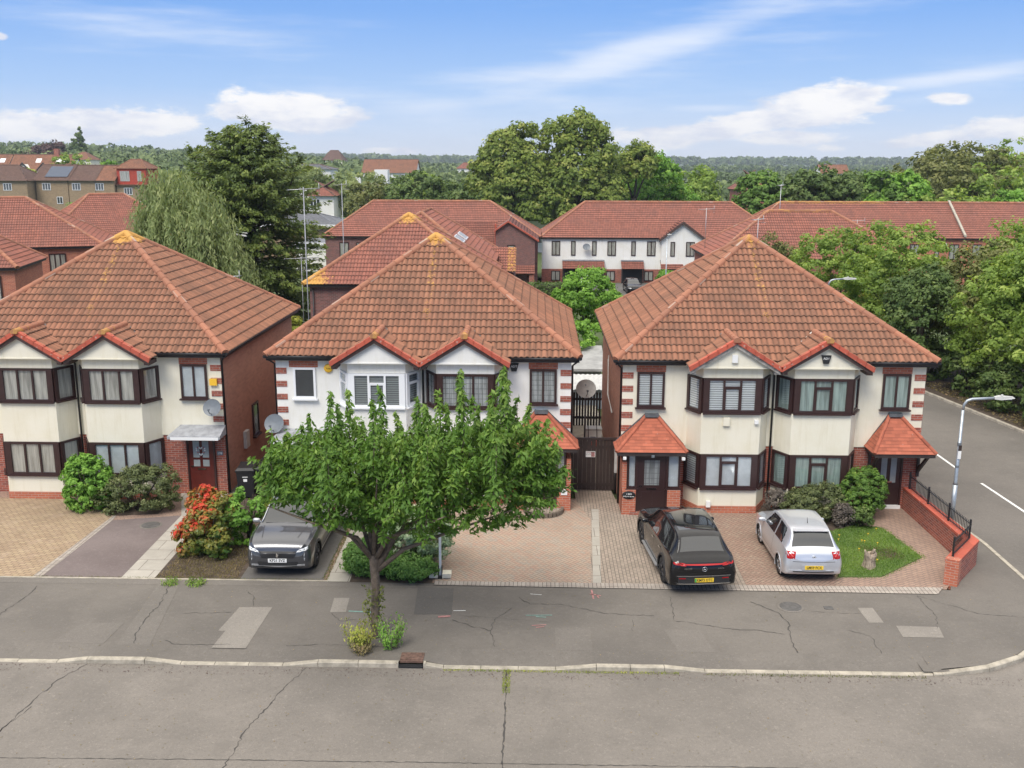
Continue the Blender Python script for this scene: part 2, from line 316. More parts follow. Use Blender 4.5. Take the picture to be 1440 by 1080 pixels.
M['net'] = curtain_mat('net_curtain', (.60, .57, .50), 'net'); M['net_green'] = curtain_mat('green_tinted_net', (.42, .52, .47), 'net')
M['blind'] = curtain_mat('white_blind', (.72, .74, .74), 'blind'); M['shade'] = curtain_mat('roller_shade', (.66, .69, .70), 'plain'); M['lead_net'] = curtain_mat('leaded_net', (.52, .53, .52), 'lead')
M['lead_dark'] = curtain_mat('leaded_door_glass', (.22, .235, .235), 'lead'); M['dark_blind'] = curtain_mat('grey_blind', (.28, .30, .30), 'blind'); M['dark_room'] = curtain_mat('dark_room', (.045, .05, .055), 'plain'); M['frosted'] = curtain_mat('frosted_pane', (.36, .39, .38), 'plain')
def glass_mat():
    mt = bpy.data.materials.new('window_glass'); mt.use_nodes = True; T = NT(mt.node_tree); T.n.clear()
    tr = T.new('BsdfTransparent', {'Color': (.90, .92, .92)}); gl = T.new('BsdfGlossy', {'Color': (.9, .95, 1.), 'Roughness': .03})
    lw = T.new('LayerWeight', {'Blend': .35}); f = T.math('ADD', T.math('MULTIPLY', lw.outputs[1], .6), .06)
    mx = T.new('MixShader', {0: f}); T.l.new(tr.outputs[0], mx.inputs[1]); T.l.new(gl.outputs[0], mx.inputs[2])
    T.l.new(mx.outputs[0], T.new('OutputMaterial').inputs[0]); return mt
M['glass'] = glass_mat()
def paint(name, col, flake=.3, rough=.28):
    mt, T, b = principled(name); T.set(b.inputs['Base Color'], col); b.inputs['Metallic'].default_value = flake
    b.inputs['Roughness'].default_value = rough; b.inputs['Coat Weight'].default_value = .55 if sum(col) < .1 else 1.; b.inputs['Coat Roughness'].default_value = .03; b.inputs['Specular IOR Level'].default_value = .25 if sum(col) < .1 else .5
    return mt
M['paint_grey'] = paint('gunmetal_paint', (.085, .088, .098), .6); M['paint_black'] = paint('black_paint', (.008, .008, .009), .1, .12); M['paint_silver'] = paint('silver_paint', (.58, .60, .64), .55, .33)
M['car_glass'] = P('tinted_glass', (.014, .017, .019), .04, spec=.9, coat=.7); M['tyre'] = P('tyre_rubber', (.018, .018, .018), .85)
M['rim'] = P('alloy_rim', (.42, .43, .45), .3, metal=.9); M['rim_dark'] = P('dark_alloy', (.07, .07, .075), .35, metal=.7); M['trim'] = P('black_trim', (.02, .02, .021), .55)
M['red_lamp'] = P('red_lamp_lens', (.36, .006, .008), .25, spec=.3, coat=.2); M['head_lamp'] = P('headlamp_lens', (.75, .78, .8), .1, coat=1.)
M['plate_y'] = P('yellow_number_plate', (.82, .55, .04), .4); M['plate_w'] = P('white_number_plate', (.82, .82, .80), .4)
# ------------------------------------------------------------------ mesh helpers
def link(name, me, parent=None, loc=(0, 0, 0), rz=0.):
    o = bpy.data.objects.new(name, me); COL.objects.link(o); o.location = loc; o.rotation_euler = (0, 0, rz)
    if parent is not None: o.parent = parent
    return o
def tag(o, label=None, cat=None, group=None, kind=None):
    if label: o['label'] = label
    if cat: o['category'] = cat
    if group: o['group'] = group
    if kind: o['kind'] = kind
    return o
def empty(name, loc, label, cat, group=None, rz=0.):
    return tag(link(name, None, None, loc, rz), label, cat, group)
def children(o): return [c for c in COL.objects if c.parent == o]
def copy_tree(o, loc=None, rz=None, label=None, parent=None):
    kids = {}
    for q in COL.objects:
        if q.parent: kids.setdefault(q.parent.name, []).append(q)
    def rec(s, par):
        c = s.copy(); COL.objects.link(c); c.parent = par
        for k in kids.get(s.name, []): rec(k, c)
        return c
    c = rec(o, parent)
    if loc is not None: c.location = loc
    if rz is not None: c.rotation_euler = (0, 0, rz)
    if label: c['label'] = label
    return c
SPLIT = {'side_window', 'side_wall', 'quoin_block', 'gutter', 'downpipe', 'porch_brickwork', 'bracket', 'headlight', 'reflector', 'roof_rail', 'pillar_trim', 'running_board', 'chrome_window_line', 'door_handle', 'sill_trim', 'hip_tiles', 'wheel_arch', 'porch_post', 'pillar', 'wheel_well', 'wiper', 'verge', 'barge_board', 'mesh_support', 'gutter_pipe', 'clamp_band', 'broken_branch', 'valley', 'sticker', 'cable', 'bonnet_crease', 'kerb_stone', 'inner_lens', 'brick_pier'}
class MB:
    def __init__(s): s.v = []; s.f = []; s.m = []; s.uv = {}; s.sm = []; s.att = {}
    def add(s, vs, fs, mi=0, smooth=False, uvs=None):
        b = len(s.v); s.v += [tuple(p) for p in vs]
        for i, f in enumerate(fs):
            s.f.append(tuple(b+j for j in f)); s.m.append(mi); s.sm.append(smooth)
            if uvs is not None: s.uv[len(s.f)-1] = [uvs[j] for j in f]
    def box(s, x0, x1, y0, y1, z0, z1, mi=0):
        if x0 > x1: x0, x1 = x1, x0
        if y0 > y1: y0, y1 = y1, y0
        s.add([(x0, y0, z0), (x1, y0, z0), (x1, y1, z0), (x0, y1, z0), (x0, y0, z1), (x1, y0, z1), (x1, y1, z1), (x0, y1, z1)],
              [(3, 2, 1, 0), (4, 5, 6, 7), (0, 1, 5, 4), (1, 2, 6, 5), (2, 3, 7, 6), (3, 0, 4, 7)], mi)
    def obox(s, a, b, w, z0, z1, mi=0, off=0.):
        """upright box along the plan segment a-b, thickness w to the left of it (offset off)"""
        ax, ay = a; bx, by = b; L = math.hypot(bx-ax, by-ay) or 1; nx, ny = -(by-ay)/L, (bx-ax)/L
        P_ = [(ax+nx*off, ay+ny*off), (bx+nx*off, by+ny*off), (bx+nx*(off+w), by+ny*(off+w)), (ax+nx*(off+w), ay+ny*(off+w))]
        s.prism(P_, z0, z1, mi)
    def prism(s, pts, z0, z1, mi=0):
        n = len(pts); A = sum(pts[i][0]*pts[(i+1) % n][1]-pts[(i+1) % n][0]*pts[i][1] for i in range(n))
        if A < 0: pts = pts[::-1]
        s.add([(x, y, z0) for x, y in pts]+[(x, y, z1) for x, y in pts], [tuple(range(n))[::-1], tuple(range(n, 2*n))]+[(i, (i+1) % n, n+(i+1) % n, n+i) for i in range(n)], mi)
    def wedge(s, pts, y0, y1, mi=0):
        """polygon in x,z extruded along y"""
        n = len(pts); A = sum(pts[i][0]*pts[(i+1) % n][1]-pts[(i+1) % n][0]*pts[i][1] for i in range(n))
        if A < 0: pts = pts[::-1]
        s.add([(x, y0, z) for x, z in pts]+[(x, y1, z) for x, z in pts], [tuple(range(n)), tuple(range(n, 2*n))[::-1]]+[(i, n+i, n+(i+1) % n, (i+1) % n) for i in range(n)], mi)
    def poly(s, pts, mi=0): s.add(pts, [tuple(range(len(pts)))], mi)
    def tube(s, pts, r, n=8, mi=0, caps=True, smooth=True):
        pts = [Vector(p) for p in pts]; rr = r if isinstance(r, (list, tuple)) else [r]*len(pts)
        vs = []; prev = None
        for i, p in enumerate(pts):
            t = (pts[min(i+1, len(pts)-1)]-pts[max(i-1, 0)]).normalized()
            if prev is None: a = t.orthogonal().normalized()
            else:
                a = prev-t*prev.dot(t); a = a.normalized() if a.length > 1e-6 else t.orthogonal().normalized()
            prev = a; b = t.cross(a)
            vs += [p+(a*math.cos(2*math.pi*k/n)+b*math.sin(2*math.pi*k/n))*rr[i] for k in range(n)]
        fs = [(i*n+k, i*n+(k+1) % n, (i+1)*n+(k+1) % n, (i+1)*n+k) for i in range(len(pts)-1) for k in range(n)]
        s.add(vs, fs, mi, smooth)
        if caps:
            b = len(s.v)-len(vs); e = (len(pts)-1)*n
            s.f.append(tuple(b+k for k in range(n))[::-1]); s.m.append(mi); s.sm.append(False)
            s.f.append(tuple(b+e+k for k in range(n))); s.m.append(mi); s.sm.append(False)
    def lathe(s, prof, c=(0, 0, 0), n=16, mi=0, axis='Z', smooth=True):
        vs = []
        for r, z in prof:
            for k in range(n):
                a = 2*math.pi*k/n; x, y = r*math.cos(a), r*math.sin(a)
                q = (x, y, z) if axis == 'Z' else ((z, x, y) if axis == 'X' else (y, z, x))
                vs.append((q[0]+c[0], q[1]+c[1], q[2]+c[2]))
        s.add(vs, [(i*n+k, i*n+(k+1) % n, (i+1)*n+(k+1) % n, (i+1)*n+k) for i in range(len(prof)-1) for k in range(n)], mi, smooth)
    def pieces(s):
        p = list(range(len(s.v)))
        def find(i):
            while p[i] != i: p[i] = p[p[i]]; i = p[i]
            return i
        for f in s.f:
            a = find(f[0])
            for i in f[1:]: p[find(i)] = a
        g = {}
        for k, f in enumerate(s.f): g.setdefault(find(f[0]), []).append(k)
        return list(g.values())
    def build(s, name, mats, parent=None, loc=(0, 0, 0), rz=0.):
        if name in SPLIT and not s.att:
            g = s.pieces()
            if 1 < len(g) < 40:
                for ks in g:
                    q = MB(); ids = sorted({i for k in ks for i in s.f[k]}); mp = {j: n for n, j in enumerate(ids)}; q.v = [s.v[i] for i in ids]
                    for k in ks:
                        if k in s.uv: q.uv[len(q.f)] = s.uv[k]
                        q.f.append(tuple(mp[i] for i in s.f[k])); q.m.append(s.m[k]); q.sm.append(s.sm[k])
                    o = q.build_one(name, mats, parent, loc, rz)
                return o
        return s.build_one(name, mats, parent, loc, rz)
    def build_one(s, name, mats, parent=None, loc=(0, 0, 0), rz=0.):
        me = bpy.data.meshes.new(name); me.from_pydata(s.v, [], s.f)
        for m_ in (mats if isinstance(mats, (list, tuple)) else [mats]): me.materials.append(M[m_] if isinstance(m_, str) else m_)
        me.polygons.foreach_set('material_index', s.m); me.polygons.foreach_set('use_smooth', s.sm)
        uvl = me.uv_layers.new(name='UVMap'); nf = len(me.polygons)
        co = np.array(s.v, dtype=np.float32).reshape(-1, 3); nl = len(me.loops)
        lv = np.empty(nl, np.int32); me.loops.foreach_get('vertex_index', lv)
        nr = np.empty(nf*3, np.float32); me.polygons.foreach_get('normal', nr); nr = nr.reshape(-1, 3)
        tot = np.empty(nf, np.int32); me.polygons.foreach_get('loop_total', tot)
        fi = np.repeat(np.arange(nf), tot); N = np.abs(nr[fi]); c = co[lv]
        ax = np.argmax(N, 1); uv = np.empty((nl, 2), np.float32)
        # upright faces: run along the horizontal tangent, up z
        hn = nr[fi][:, :2]; hl = np.linalg.norm(hn, axis=1)+1e-9; tx, ty = -hn[:, 1]/hl, hn[:, 0]/hl
        up_ = N[:, 2] > .8
        uv[:, 0] = np.where(up_, c[:, 0], c[:, 0]*tx+c[:, 1]*ty); uv[:, 1] = np.where(up_, c[:, 1], c[:, 2])
        if s.uv:
            st = np.empty(nf, np.int32); me.polygons.foreach_get('loop_start', st)
            for k, us in s.uv.items(): uv[st[k]:st[k]+len(us)] = us
        uvl.data.foreach_set('uv', uv.ravel())
        for an, vals in s.att.items():
            a = me.attributes.new(an, 'FLOAT', 'POINT'); a.data.foreach_set('value', np.array(vals, np.float32))
        me.update()
        return link(name, me, parent, loc, rz)
def text_mesh(name, body, size, mat, parent, loc, rot, width=None, spacing=1., bold=0.):
    cu = bpy.data.curves.new(name, 'FONT'); cu.body = body; cu.size = size; cu.align_x = 'CENTER'; cu.align_y = 'CENTER'; cu.extrude = .0015; cu.space_character = spacing; cu.offset = bold; cu.resolution_u = 2
    to = bpy.data.objects.new(name, cu); dg = bpy.context.evaluated_depsgraph_get()
    COL.objects.link(to); bpy.context.view_layer.update(); dg = bpy.context.evaluated_depsgraph_get()
    me = bpy.data.meshes.new_from_object(to.evaluated_get(dg)); bpy.data.objects.remove(to); bpy.data.curves.remove(cu)
    me.materials.clear(); me.materials.append(M[mat]); me.name = name
    o = link(name, me, parent, loc); o.rotation_euler = rot
    if width:
        w = max(v.co.x for v in me.vertices)-min(v.co.x for v in me.vertices)
        if w > 0: me.transform(Matrix.Diagonal((width/w, 1, 1, 1)))
    return o
# ------------------------------------------------------------------ roofs
def tile_slope(mb, O, U, V, L, lo, hi, du=.03, course=.345, amp=.05, step=.045, lichen=None, period=.36, uoff=0.):
    """courses of tiles on a plane; lo(v), hi(v) bound each row; local origin O, unit U along the eave, unit V up the slope"""
    O, U, V = Vector(O), Vector(U).normalized(), Vector(V).normalized(); N = U.cross(V)
    if N.z < 0: N = -N; flip = True
    else: flip = False
    nc = max(1, int(math.ceil(L/course))); att = mb.att.setdefault('lichen', [])
    while len(att) < len(mb.v): att.append(0.)
    def h(u):
        if amp == 0: return 0.
        f = ((u+uoff)/period) % 1.
        return amp*(.5-.5*math.cos(2*math.pi*f*2))*(1. if f < .5 else .8)
    for c in range(nc):
        v0, v1 = c*course, min((c+1)*course, L)
        if v1-v0 < .01: continue
        jit = random.uniform(-.004, .004)
        a0, b0, a1, b1 = lo(v0), hi(v0), lo(v1), hi(v1)
        umin, umax = min(a0, a1), max(b0, b1); n = max(1, int(math.ceil((umax-umin)/du)))
        us = [umin+(umax-umin)*i/n for i in range(n+1)]
        vs = []; uvs = []
        for row, (v, a, b, base, nose) in enumerate(((v0, a0, b0, 0., 0.), (v0, a0, b0, step, .03), (v1, a1, b1, .008, 0.))):
            for u in us:
                uu = min(max(u, a), b); hh = base+jit*(row == 1)+(h(uu) if row else 0.)
                vs.append(O+U*uu+V*(v-nose)+N*hh); uvs.append((uu, v+(.0 if row == 0 else .001)))
        k = n+1; fs = []
        for r in range(2):
            for i in range(n):
                if (vs[r*k+i]-vs[r*k+i+1]).length < 1e-5 and (vs[(r+1)*k+i]-vs[(r+1)*k+i+1]).length < 1e-5: continue
                q = (r*k+i, r*k+i+1, (r+1)*k+i+1, (r+1)*k+i); fs.append(q[::-1] if flip else q)
        mb.add(vs, fs, 0, True, uvs)
        att += [lichen(p) if lichen else 0. for p in vs]
def mark_sharp(o, ang=35):
    me = o.data
    try: me.set_sharp_from_angle(angle=R(ang))
    except Exception: pass
def ridge_tiles(mb, a, b, r=.115, seg=.42, lichen=None, drop=.03):
    a, b = Vector(a), Vector(b); L = (b-a).length; n = max(1, int(round(L/seg))); t = (b-a)/L
    side = t.cross(Vector((0, 0, 1))).normalized(); up_ = side.cross(t); att = mb.att.setdefault('lichen', [])
    while len(att) < len(mb.v): att.append(0.)
    for i in range(n):
        p0 = a+t*(L*i/n-.02); p1 = a+t*(L*(i+1)/n); vs = []; uvs = []
        for p, rr in ((p0, r*1.10), (p1, r*.97)):
            for k in range(9):
                an = math.pi*(k/8*1.3-.15); vs.append(p+side*math.cos(an)*rr+up_*(math.sin(an)*rr-drop)); uvs.append((k*.05, L*(i+.5)/n))
        mb.add(vs, [(k, k+1, 10+k, 9+k) for k in range(8)]+[tuple(range(9))[::-1]], 0, False, uvs)
        att += [lichen(p) if lichen else 0. for p in vs]
def hip_roof(name, parent, x0, x1, y0, y1, ze, zr, xa, xb, yr=None, mat='roof', fine=True, lichen=None, hipL=True, hipR=True, axis='x', ridge_mat='ridge', gable_mat=None, ridge_r=.115, label=None, faces='FBLR'):
    """ridge along x from xa to xb at y=yr; eaves rectangle. axis 'y' swaps the roles of x and y."""
    yr = (y0+y1)/2 if yr is None else yr
    sw = (lambda p: (p[1], p[0], p[2])) if axis == 'y' else (lambda p: p)
    def vec(p): return Vector(sw(p))
    mb = MB(); kw = dict(du=(.03 if fine is True else .06) if fine else 3., amp=(.05 if fine is True else .045) if fine else 0., lichen=lichen, step=.035 if fine else .045)
    def slope(O, U, V, w, L, l1, h1):
        tile_slope(mb, sw(O), sw(U), sw(V), L, lambda v: l1*v/L, lambda v: w+(h1-w)*v/L, **kw)
    H = zr-ze; dF, dB = yr-y0, y1-yr
    if 'F' in faces: slope((x0, y0, ze), (1, 0, 0), (0, dF, H), x1-x0, math.hypot(dF, H), xa-x0, xb-x0)
    if 'B' in faces: slope((x0, y1, ze), (1, 0, 0), (0, -dB, H), x1-x0, math.hypot(dB, H), xa-x0, xb-x0)
    if hipL and 'L' in faces: d = xa-x0; slope((x0, y0, ze), (0, 1, 0), (d, 0, H), y1-y0, math.hypot(d, H), dF, dF)
    if hipR and 'R' in faces: d = x1-xb; slope((x1, y0, ze), (0, 1, 0), (-d, 0, H), y1-y0, math.hypot(d, H), dF, dF)
    o = mb.build(name, mat, parent); mark_sharp(o)
    rb = MB(); z_ = .05
    lines = []
    if xb-xa > .2: lines.append(((xa, yr, zr+z_), (xb, yr, zr+z_)))
    if hipL: lines += [((x0+.02, y0+.02, ze+z_), (xa, yr, zr+z_)), ((x0+.02, y1-.02, ze+z_), (xa, yr, zr+z_))]
    if hipR: lines += [((x1-.02, y0+.02, ze+z_), (xb, yr, zr+z_)), ((x1-.02, y1-.02, ze+z_), (xb, yr, zr+z_))]
    for a, b in lines: ridge_tiles(rb, vec(a), vec(b), r=ridge_r, lichen=lichen)
    r_ = rb.build('ridge_tiles', ridge_mat, o)
    return o
# ------------------------------------------------------------------ windows, doors
def along(a, b):
    a, b = Vector((a[0], a[1], 0)), Vector((b[0], b[1], 0)); L = (b-a).length; t = (b-a)/L; n = Vector((t.y, -t.x, 0)); return a, t, n, L
def bar(mb, a, t, n, u0, u1, z0, z1, d0, d1, mi=0):
    c = [a+t*u0+n*d0, a+t*u1+n*d0, a+t*u1+n*d1, a+t*u0+n*d1]
    P_ = [(p.x, p.y) for p in c]; mb.prism(P_, z0, z1, mi)
def window(parent, a, b, z0, z1, lights=(1,), frame='brown_upvc', curtain='net', fw_=.07, mull=.06, transom=None, sill=True, end=(0., 0.), pane_name='pane', sillmat=None, name='window', out=.06):
    """a->b left to right seen from outside; lights: relative widths; transom {light index: (z fraction)}; end: extra posts"""
    a, t, n, L = along(a, b); fr = MB(); cu = MB(); gl = MB()
    bar(fr, a, t, n, 0, L, z0, z0+fw_, -.02, out); bar(fr, a, t, n, 0, L, z1-fw_, z1, -.02, out)
    e0, e1 = fw_+end[0], fw_+end[1]
    bar(fr, a, t, n, 0, e0, z0+fw_, z1-fw_, -.02, out); bar(fr, a, t, n, L-e1, L, z0+fw_, z1-fw_, -.02, out)
    W_ = L-e0-e1; tot = sum(lights); u = e0; k = len(lights)
    for i, l in enumerate(lights):
        w = (W_-mull*(k-1))*l/tot
        if i < k-1: bar(fr, a, t, n, u+w, u+w+mull, z0+fw_, z1-fw_, -.02, out)
        if transom and i in transom:
            zt = z0+(z1-z0)*transom[i]; bar(fr, a, t, n, u, u+w, zt, zt+.05, -.02, out)
            inner = .03; bar(fr, a, t, n, u, u+w, z0+fw_, z0+fw_+inner, .0, out-.005); bar(fr, a, t, n, u, u+w, zt-inner, zt, .0, out-.005); bar(fr, a, t, n, u, u+inner, z0+fw_+inner, zt-inner, 0, out-.005); bar(fr, a, t, n, u+w-inner, u+w, z0+fw_+inner, zt-inner, 0, out-.005)
        p = [a+t*u+n*.012, a+t*(u+w)+n*.012]
        cu.add([(p[0].x, p[0].y, z0+.02), (p[1].x, p[1].y, z0+.02), (p[1].x, p[1].y, z1-.02), (p[0].x, p[0].y, z1-.02)], [(0, 1, 2, 3)], 0, False, [(u, z0), (u+w, z0), (u+w, z1), (u, z1)])
        q = [a+t*u+n*.035, a+t*(u+w)+n*.035]
        gl.poly([(q[0].x, q[0].y, z0+.03), (q[1].x, q[1].y, z0+.03), (q[1].x, q[1].y, z1-.03), (q[0].x, q[0].y, z1-.03)])
        u += w+mull
    f = fr.build(name, frame, parent); cu.build('curtain', curtain, f); gl.build('pane', 'glass', f)
    if sill:
        sb = MB(); bar(sb, a, t, n, -.05 if sill != 'bay' else 0, L+(.05 if sill != 'bay' else 0), z0-.05, z0-.003, -.02, .13); sb.build('sill', sillmat or frame, f)
    return f
def door(parent, x0, x1, y, z1, mat='door_brown', glass=((.2, .8, .45, .9),), z0=.12, gmat='frosted', frame='brown_upvc', letter=True):
    fr = MB(); fr.box(x0-.06, x0, y-.06, y+.02, z0, z1+.06); fr.box(x1, x1+.06, y-.06, y+.02, z0, z1+.06); fr.box(x0, x1, y-.06, y+.02, z1, z1+.06)
    f = fr.build('door_frame', frame, parent)
    mb = MB(); mb.box(x0+.004, x1-.004, y-.03, y+.02, z0, z1-.004); w, h = x1-x0, z1-z0
    for (zz0, zz1) in ((.06, .36),):
        mb.box(x0+w*.15, x0+w*.46, y-.038, y-.03, z0+h*zz0, z0+h*zz1); mb.box(x0+w*.54, x0+w*.85, y-.038, y-.03, z0+h*zz0, z0+h*zz1)
    d_ = mb.build('door', mat, parent); g = MB()
    for (a, b, c, e) in glass: g.box(x0+w*a, x0+w*b, y-.036, y-.031, z0+h*c, z0+h*e)
    g.build('door_glass', gmat, d_)
    k = MB(); k.box(x0+.05, x0+.15, y-.07, y-.05, z0+h*.46, z0+h*.475); k.box(x0+.05, x0+.065, y-.05, y-.036, z0+h*.46, z0+h*.475)
    k.build('handle', 'chrome', d_)
    if letter: q = MB(); q.box(x0+w*.33, x0+w*.67, y-.045, y-.036, z0+h*.40, z0+h*.425); q.build('letterbox', 'chrome', d_)
    return d_
# ------------------------------------------------------------------ ground, roads, pavement, drives
def sheet(name, pts, z, mat, kind='structure', parent=None):
    mb = MB(); mb.poly([(x, y, z) for x, y in pts]); o = mb.build(name, mat, parent); return tag(o, kind=kind) if kind else o
def terrain_z(x, y):
    """the land falls behind the first houses, then climbs to wooded hills on the left"""
    z = -.16
    z -= 2.1*min(1, max(0, (y-46)/55.))**1.0
    if y > 200:
        k = min(1, (y-200)/700.); az = x/y
        z += k*max(0., 4+24*max(0., min(1.2, (-az-.05)/.4)))*.62 - k*3
    if y > 1400: z += 6*min(1, (y-1400)/1200.)
    return z
def make_ground():
    ys = [-60, -20, 0, 10, 20, 30, 40, 46, 52, 60, 70, 80, 90, 101, 115, 130, 160, 200, 260, 330, 420, 550, 700, 900, 1200, 1500, 2000, 2600, 3400, 6000]
    n = 28; vs = []; fs = []
    for y in ys:
        for i in range(n+1):
            x = (i/n*2-1)*(90+max(y, 0)*1.1); vs.append((x, y, terrain_z(x, y)))
    k = n+1
    for r in range(len(ys)-1):
        for i in range(n): fs.append((r*k+i, r*k+i+1, (r+1)*k+i+1, (r+1)*k+i))
    mb = MB(); mb.add(vs, fs, 0, True); tag(mb.build('ground', 'rough_ground'), kind='structure')
make_ground()
KY = 20.24
corner = [(9.0, KY), (10.1, 20.45), (11.05, 20.95), (12.1, 21.9), (12.85, 23.2), (13.25, 24.8), (13.3, 28), (13.05, 30.7), (12.9, 34), (12.95, 45)]
sheet('road', [(-60, 2), (60, 2), (60, KY+.06), (20.3, KY+.06), (20.4, 40.5), (19.15, 47.4), (17., 58), (13.2, 58), (12.9, 45), (12.7, 30), (12.9, 24), (9, KY+.06), (-60, KY+.06)], -.10, 'road')
sheet('side_road', [(12.6, 24.6), (20.3, 24.6), (20.4, 40.5), (19.15, 47.4), (16.8, 58), (12.6, 58)], -.096, 'side_road')
sheet('pavement', [(-60, KY+.12), (8.9, KY+.12)]+[(x-.12, y+.06) for x, y in corner[1:]]+[(12.3, 45), (12.3, 31.2), (12.35, 26.2), (10.9, 24.6), (-60, 24.6)], 0., 'pavement')
def kerb():
    # (x, top height) along the kerb: dropped for drives, full height between them
    prof = [(-60, .02), (-10.7, .02), (-10.0, .11), (-8.7, .115), (-7.9, .02), (-5.6, .02), (-4.8, .115), (-3.0, .115)]
    prof2 = [(-2.45, .10), (-2.0, .02), (.5, .02), (1.4, .11), (2.9, .11), (3.8, .02), (8.4, .02), (8.8, .035)]
    mb = MB()
    def seg(P0, P1, h0, h1):
        (ax, ay), (bx, by) = P0, P1; L = math.hypot(bx-ax, by-ay); nx, ny = -(by-ay)/L, (bx-ax)/L
        n = max(1, int(round(L/.9)))
        for i in range(n):
            f0, f1 = i/n, (i+1)/n-.012/L*1.; z0, z1 = h0+(h1-h0)*f0, h0+(h1-h0)*f1; j = random.uniform(-.006, .006)
            x0, y0, x1, y1 = ax+(bx-ax)*f0, ay+(by-ay)*f0+j, ax+(bx-ax)*f1, ay+(by-ay)*f1+j
            w = .13; c = .02
            z0 += -.10+.0; z1 += -.10
            vs = [(x0, y0, -.2), (x0, y0, z0-c), (x0+nx*c, y0+ny*c, z0), (x0+nx*w, y0+ny*w, z0), (x0+nx*w, y0+ny*w, -.2),
                  (x1, y1, -.2), (x1, y1, z1-c), (x1+nx*c, y1+ny*c, z1), (x1+nx*w, y1+ny*w, z1), (x1+nx*w, y1+ny*w, -.2)]
            mb.add(vs, [(k, k+1, 6+k, 5+k)[::-1] for k in range(4)]+[(0, 1, 2, 3, 4), (9, 8, 7, 6, 5)])
    for pr in (prof, prof2):
        for (xa, ha), (xb, hb) in zip(pr, pr[1:]): seg((xa, KY), (xb, KY), ha+.0, hb+.0)
    c = [(8.8, KY)]+corner[:]; 
    for a, b in zip(c, c[1:]):
        if math.dist(a, b) > .05: seg(a, b, .06 if a[0] < 9.5 else .115, .115 if a[0] > 8.9 else .06)
    far = [(20.6, 24), (20.4, 40.5), (19.15, 47.4), (17., 58)]
    for a, b in zip(far, far[1:]): seg(b, a, .12, .12)
    tag(mb.build('kerb', 'kerb'), kind='structure')
kerb()
# sloping strip of pavement between path level and the dropped kerb
def apron():
    mb = MB()
    def st(pts):
        for (xa, ha), (xb, hb) in zip(pts, pts[1:]):
            mb.poly([(xa, KY+.13, ha-.1), (xb, KY+.13, hb-.1), (xb, KY+.75, .003), (xa, KY+.75, .003)])
    st([(-60, .02), (-10.7, .02), (-10.0, .105), (-8.7, .105), (-7.9, .02), (-5.6, .02), (-4.8, .105), (-3.1, .105), (-2.4, .105), (-2.0, .02), (.5, .02), (1.4, .105), (2.9, .105), (3.8, .02), (8.4, .02), (8.8, .035)])
    return mb
# pavement sheet starts behind the apron
bpy.data.objects.remove(bpy.data.objects['pavement'])
sheet('pavement', [(-60, KY+.75), (8.8, KY+.75)]+[(9.0, KY+.14)]+[(x-.07-.05*min(i, 1), y+.13-.03*i) for i, (x, y) in enumerate(corner[1:6])]+[(x-.12, y) for x, y in corner[6:]]+[(12.05, 45), (12.05, 31.2), (12.1, 26.35), (11.0, 24.85), (10.9, 24.6), (-60, 24.6)], 0., 'pavement')
sheet('pavement_edge', [(8.6, KY+.06), (9.0, KY+.06), (10.07, 20.52), (11.0, 21.02), (11, 22.2), (8.6, 22.2)], -.03, 'pavement')
ap = apron(); ap.poly([(8.8, KY+.12, -.04), (9.02, KY+.13, -.02), (9.0, KY+.16, .002), (8.8, KY+.75, .003)]); tag(ap.build('pavement_edge', 'pavement'), kind='structure')
tag(None or sheet('forecourt', [(-26, 24.62), (10.8, 24.62), (11.9, 26.3), (11.9, 31.4), (-26, 31.9)], .006, 'path_blocks'), kind='structure')
# drives from left to right
FY = 33.
sheet('block_paved_drive', [(-26, 24.62), (-13.46, 24.62), (-13.22, 29.9), (-15.2, 30.9), (-26, 31.4)], .012, 'tan_paving')
sheet('drive_edging', [(-13.46, 24.62), (-13.2, 24.62), (-13.1, 29.0), (-13.22, 29.9)], .016, 'block_edge')
sheet('tar_drive', [(-13.2, 24.62), (-11.05, 24.62), (-11.12, 29.5), (-13.1, 29.0)], .012, 'drive_tar')
sheet('slab_path', [(-11.05, 24.62), (-10.15, 24.62), (-10.3, 31.7), (-11.9, 31.7), (-11.12, 29.5)], .014, 'slabs')
sheet('garden_bed', [(-10.15, 24.6), (-7.85, 24.6), (-7.95, 32), (-10.3, 31.7)], .010, 'dirt')
sheet('shrub_bed', [(-15.2, 30.9), (-13.22, 29.4), (-11.9, 29.6), (-11.9, 31.6), (-15.2, 31.6)], .018, 'dirt')
sheet('grey_drive', [(-7.85, 24.6), (-5.62, 24.6), (-5.75, 32), (-7.95, 32)], .012, 'drive_grey')
sheet('concrete_path', [(-5.52, 24.6), (-4.9, 24.6), (-5.2, 31.2), (-5.62, 31.2)], .014, 'slabs')
sheet('hedge_bed', [(-4.9, 24.6), (-2.7, 24.6), (-2.9, 29.4), (-5.2, 29.4)], .010, 'dirt')
sheet('block_drive', [(-2.65, 24.72), (1.5, 24.72), (1.75, 29.5), (1.35, 31.4), (-3, 31.4), (-2.9, 29.4)], .014, 'herring')
sheet('drive_border', [(-2.65, 24.6), (-2.65, 24.47), (10.45, 24.3), (10.75, 24.72), (-2.65, 24.72)], .018, 'block_edge')
sheet('block_courses', [(1.5, 24.72), (5.35, 24.72), (5.6, 30.5), (2.7, 31), (2.55, 33), (1.35, 33), (1.35, 31.4), (1.75, 29.5)], .012, 'block_line')
mbx = MB(); mbx.poly([(1.56, 24.73, .017), (1.78, 24.73, .017), (2.05, 30.5, .017), (1.82, 30.5, .017)]); tag(mbx.build('drive_divider', 'slabs'), kind='structure')
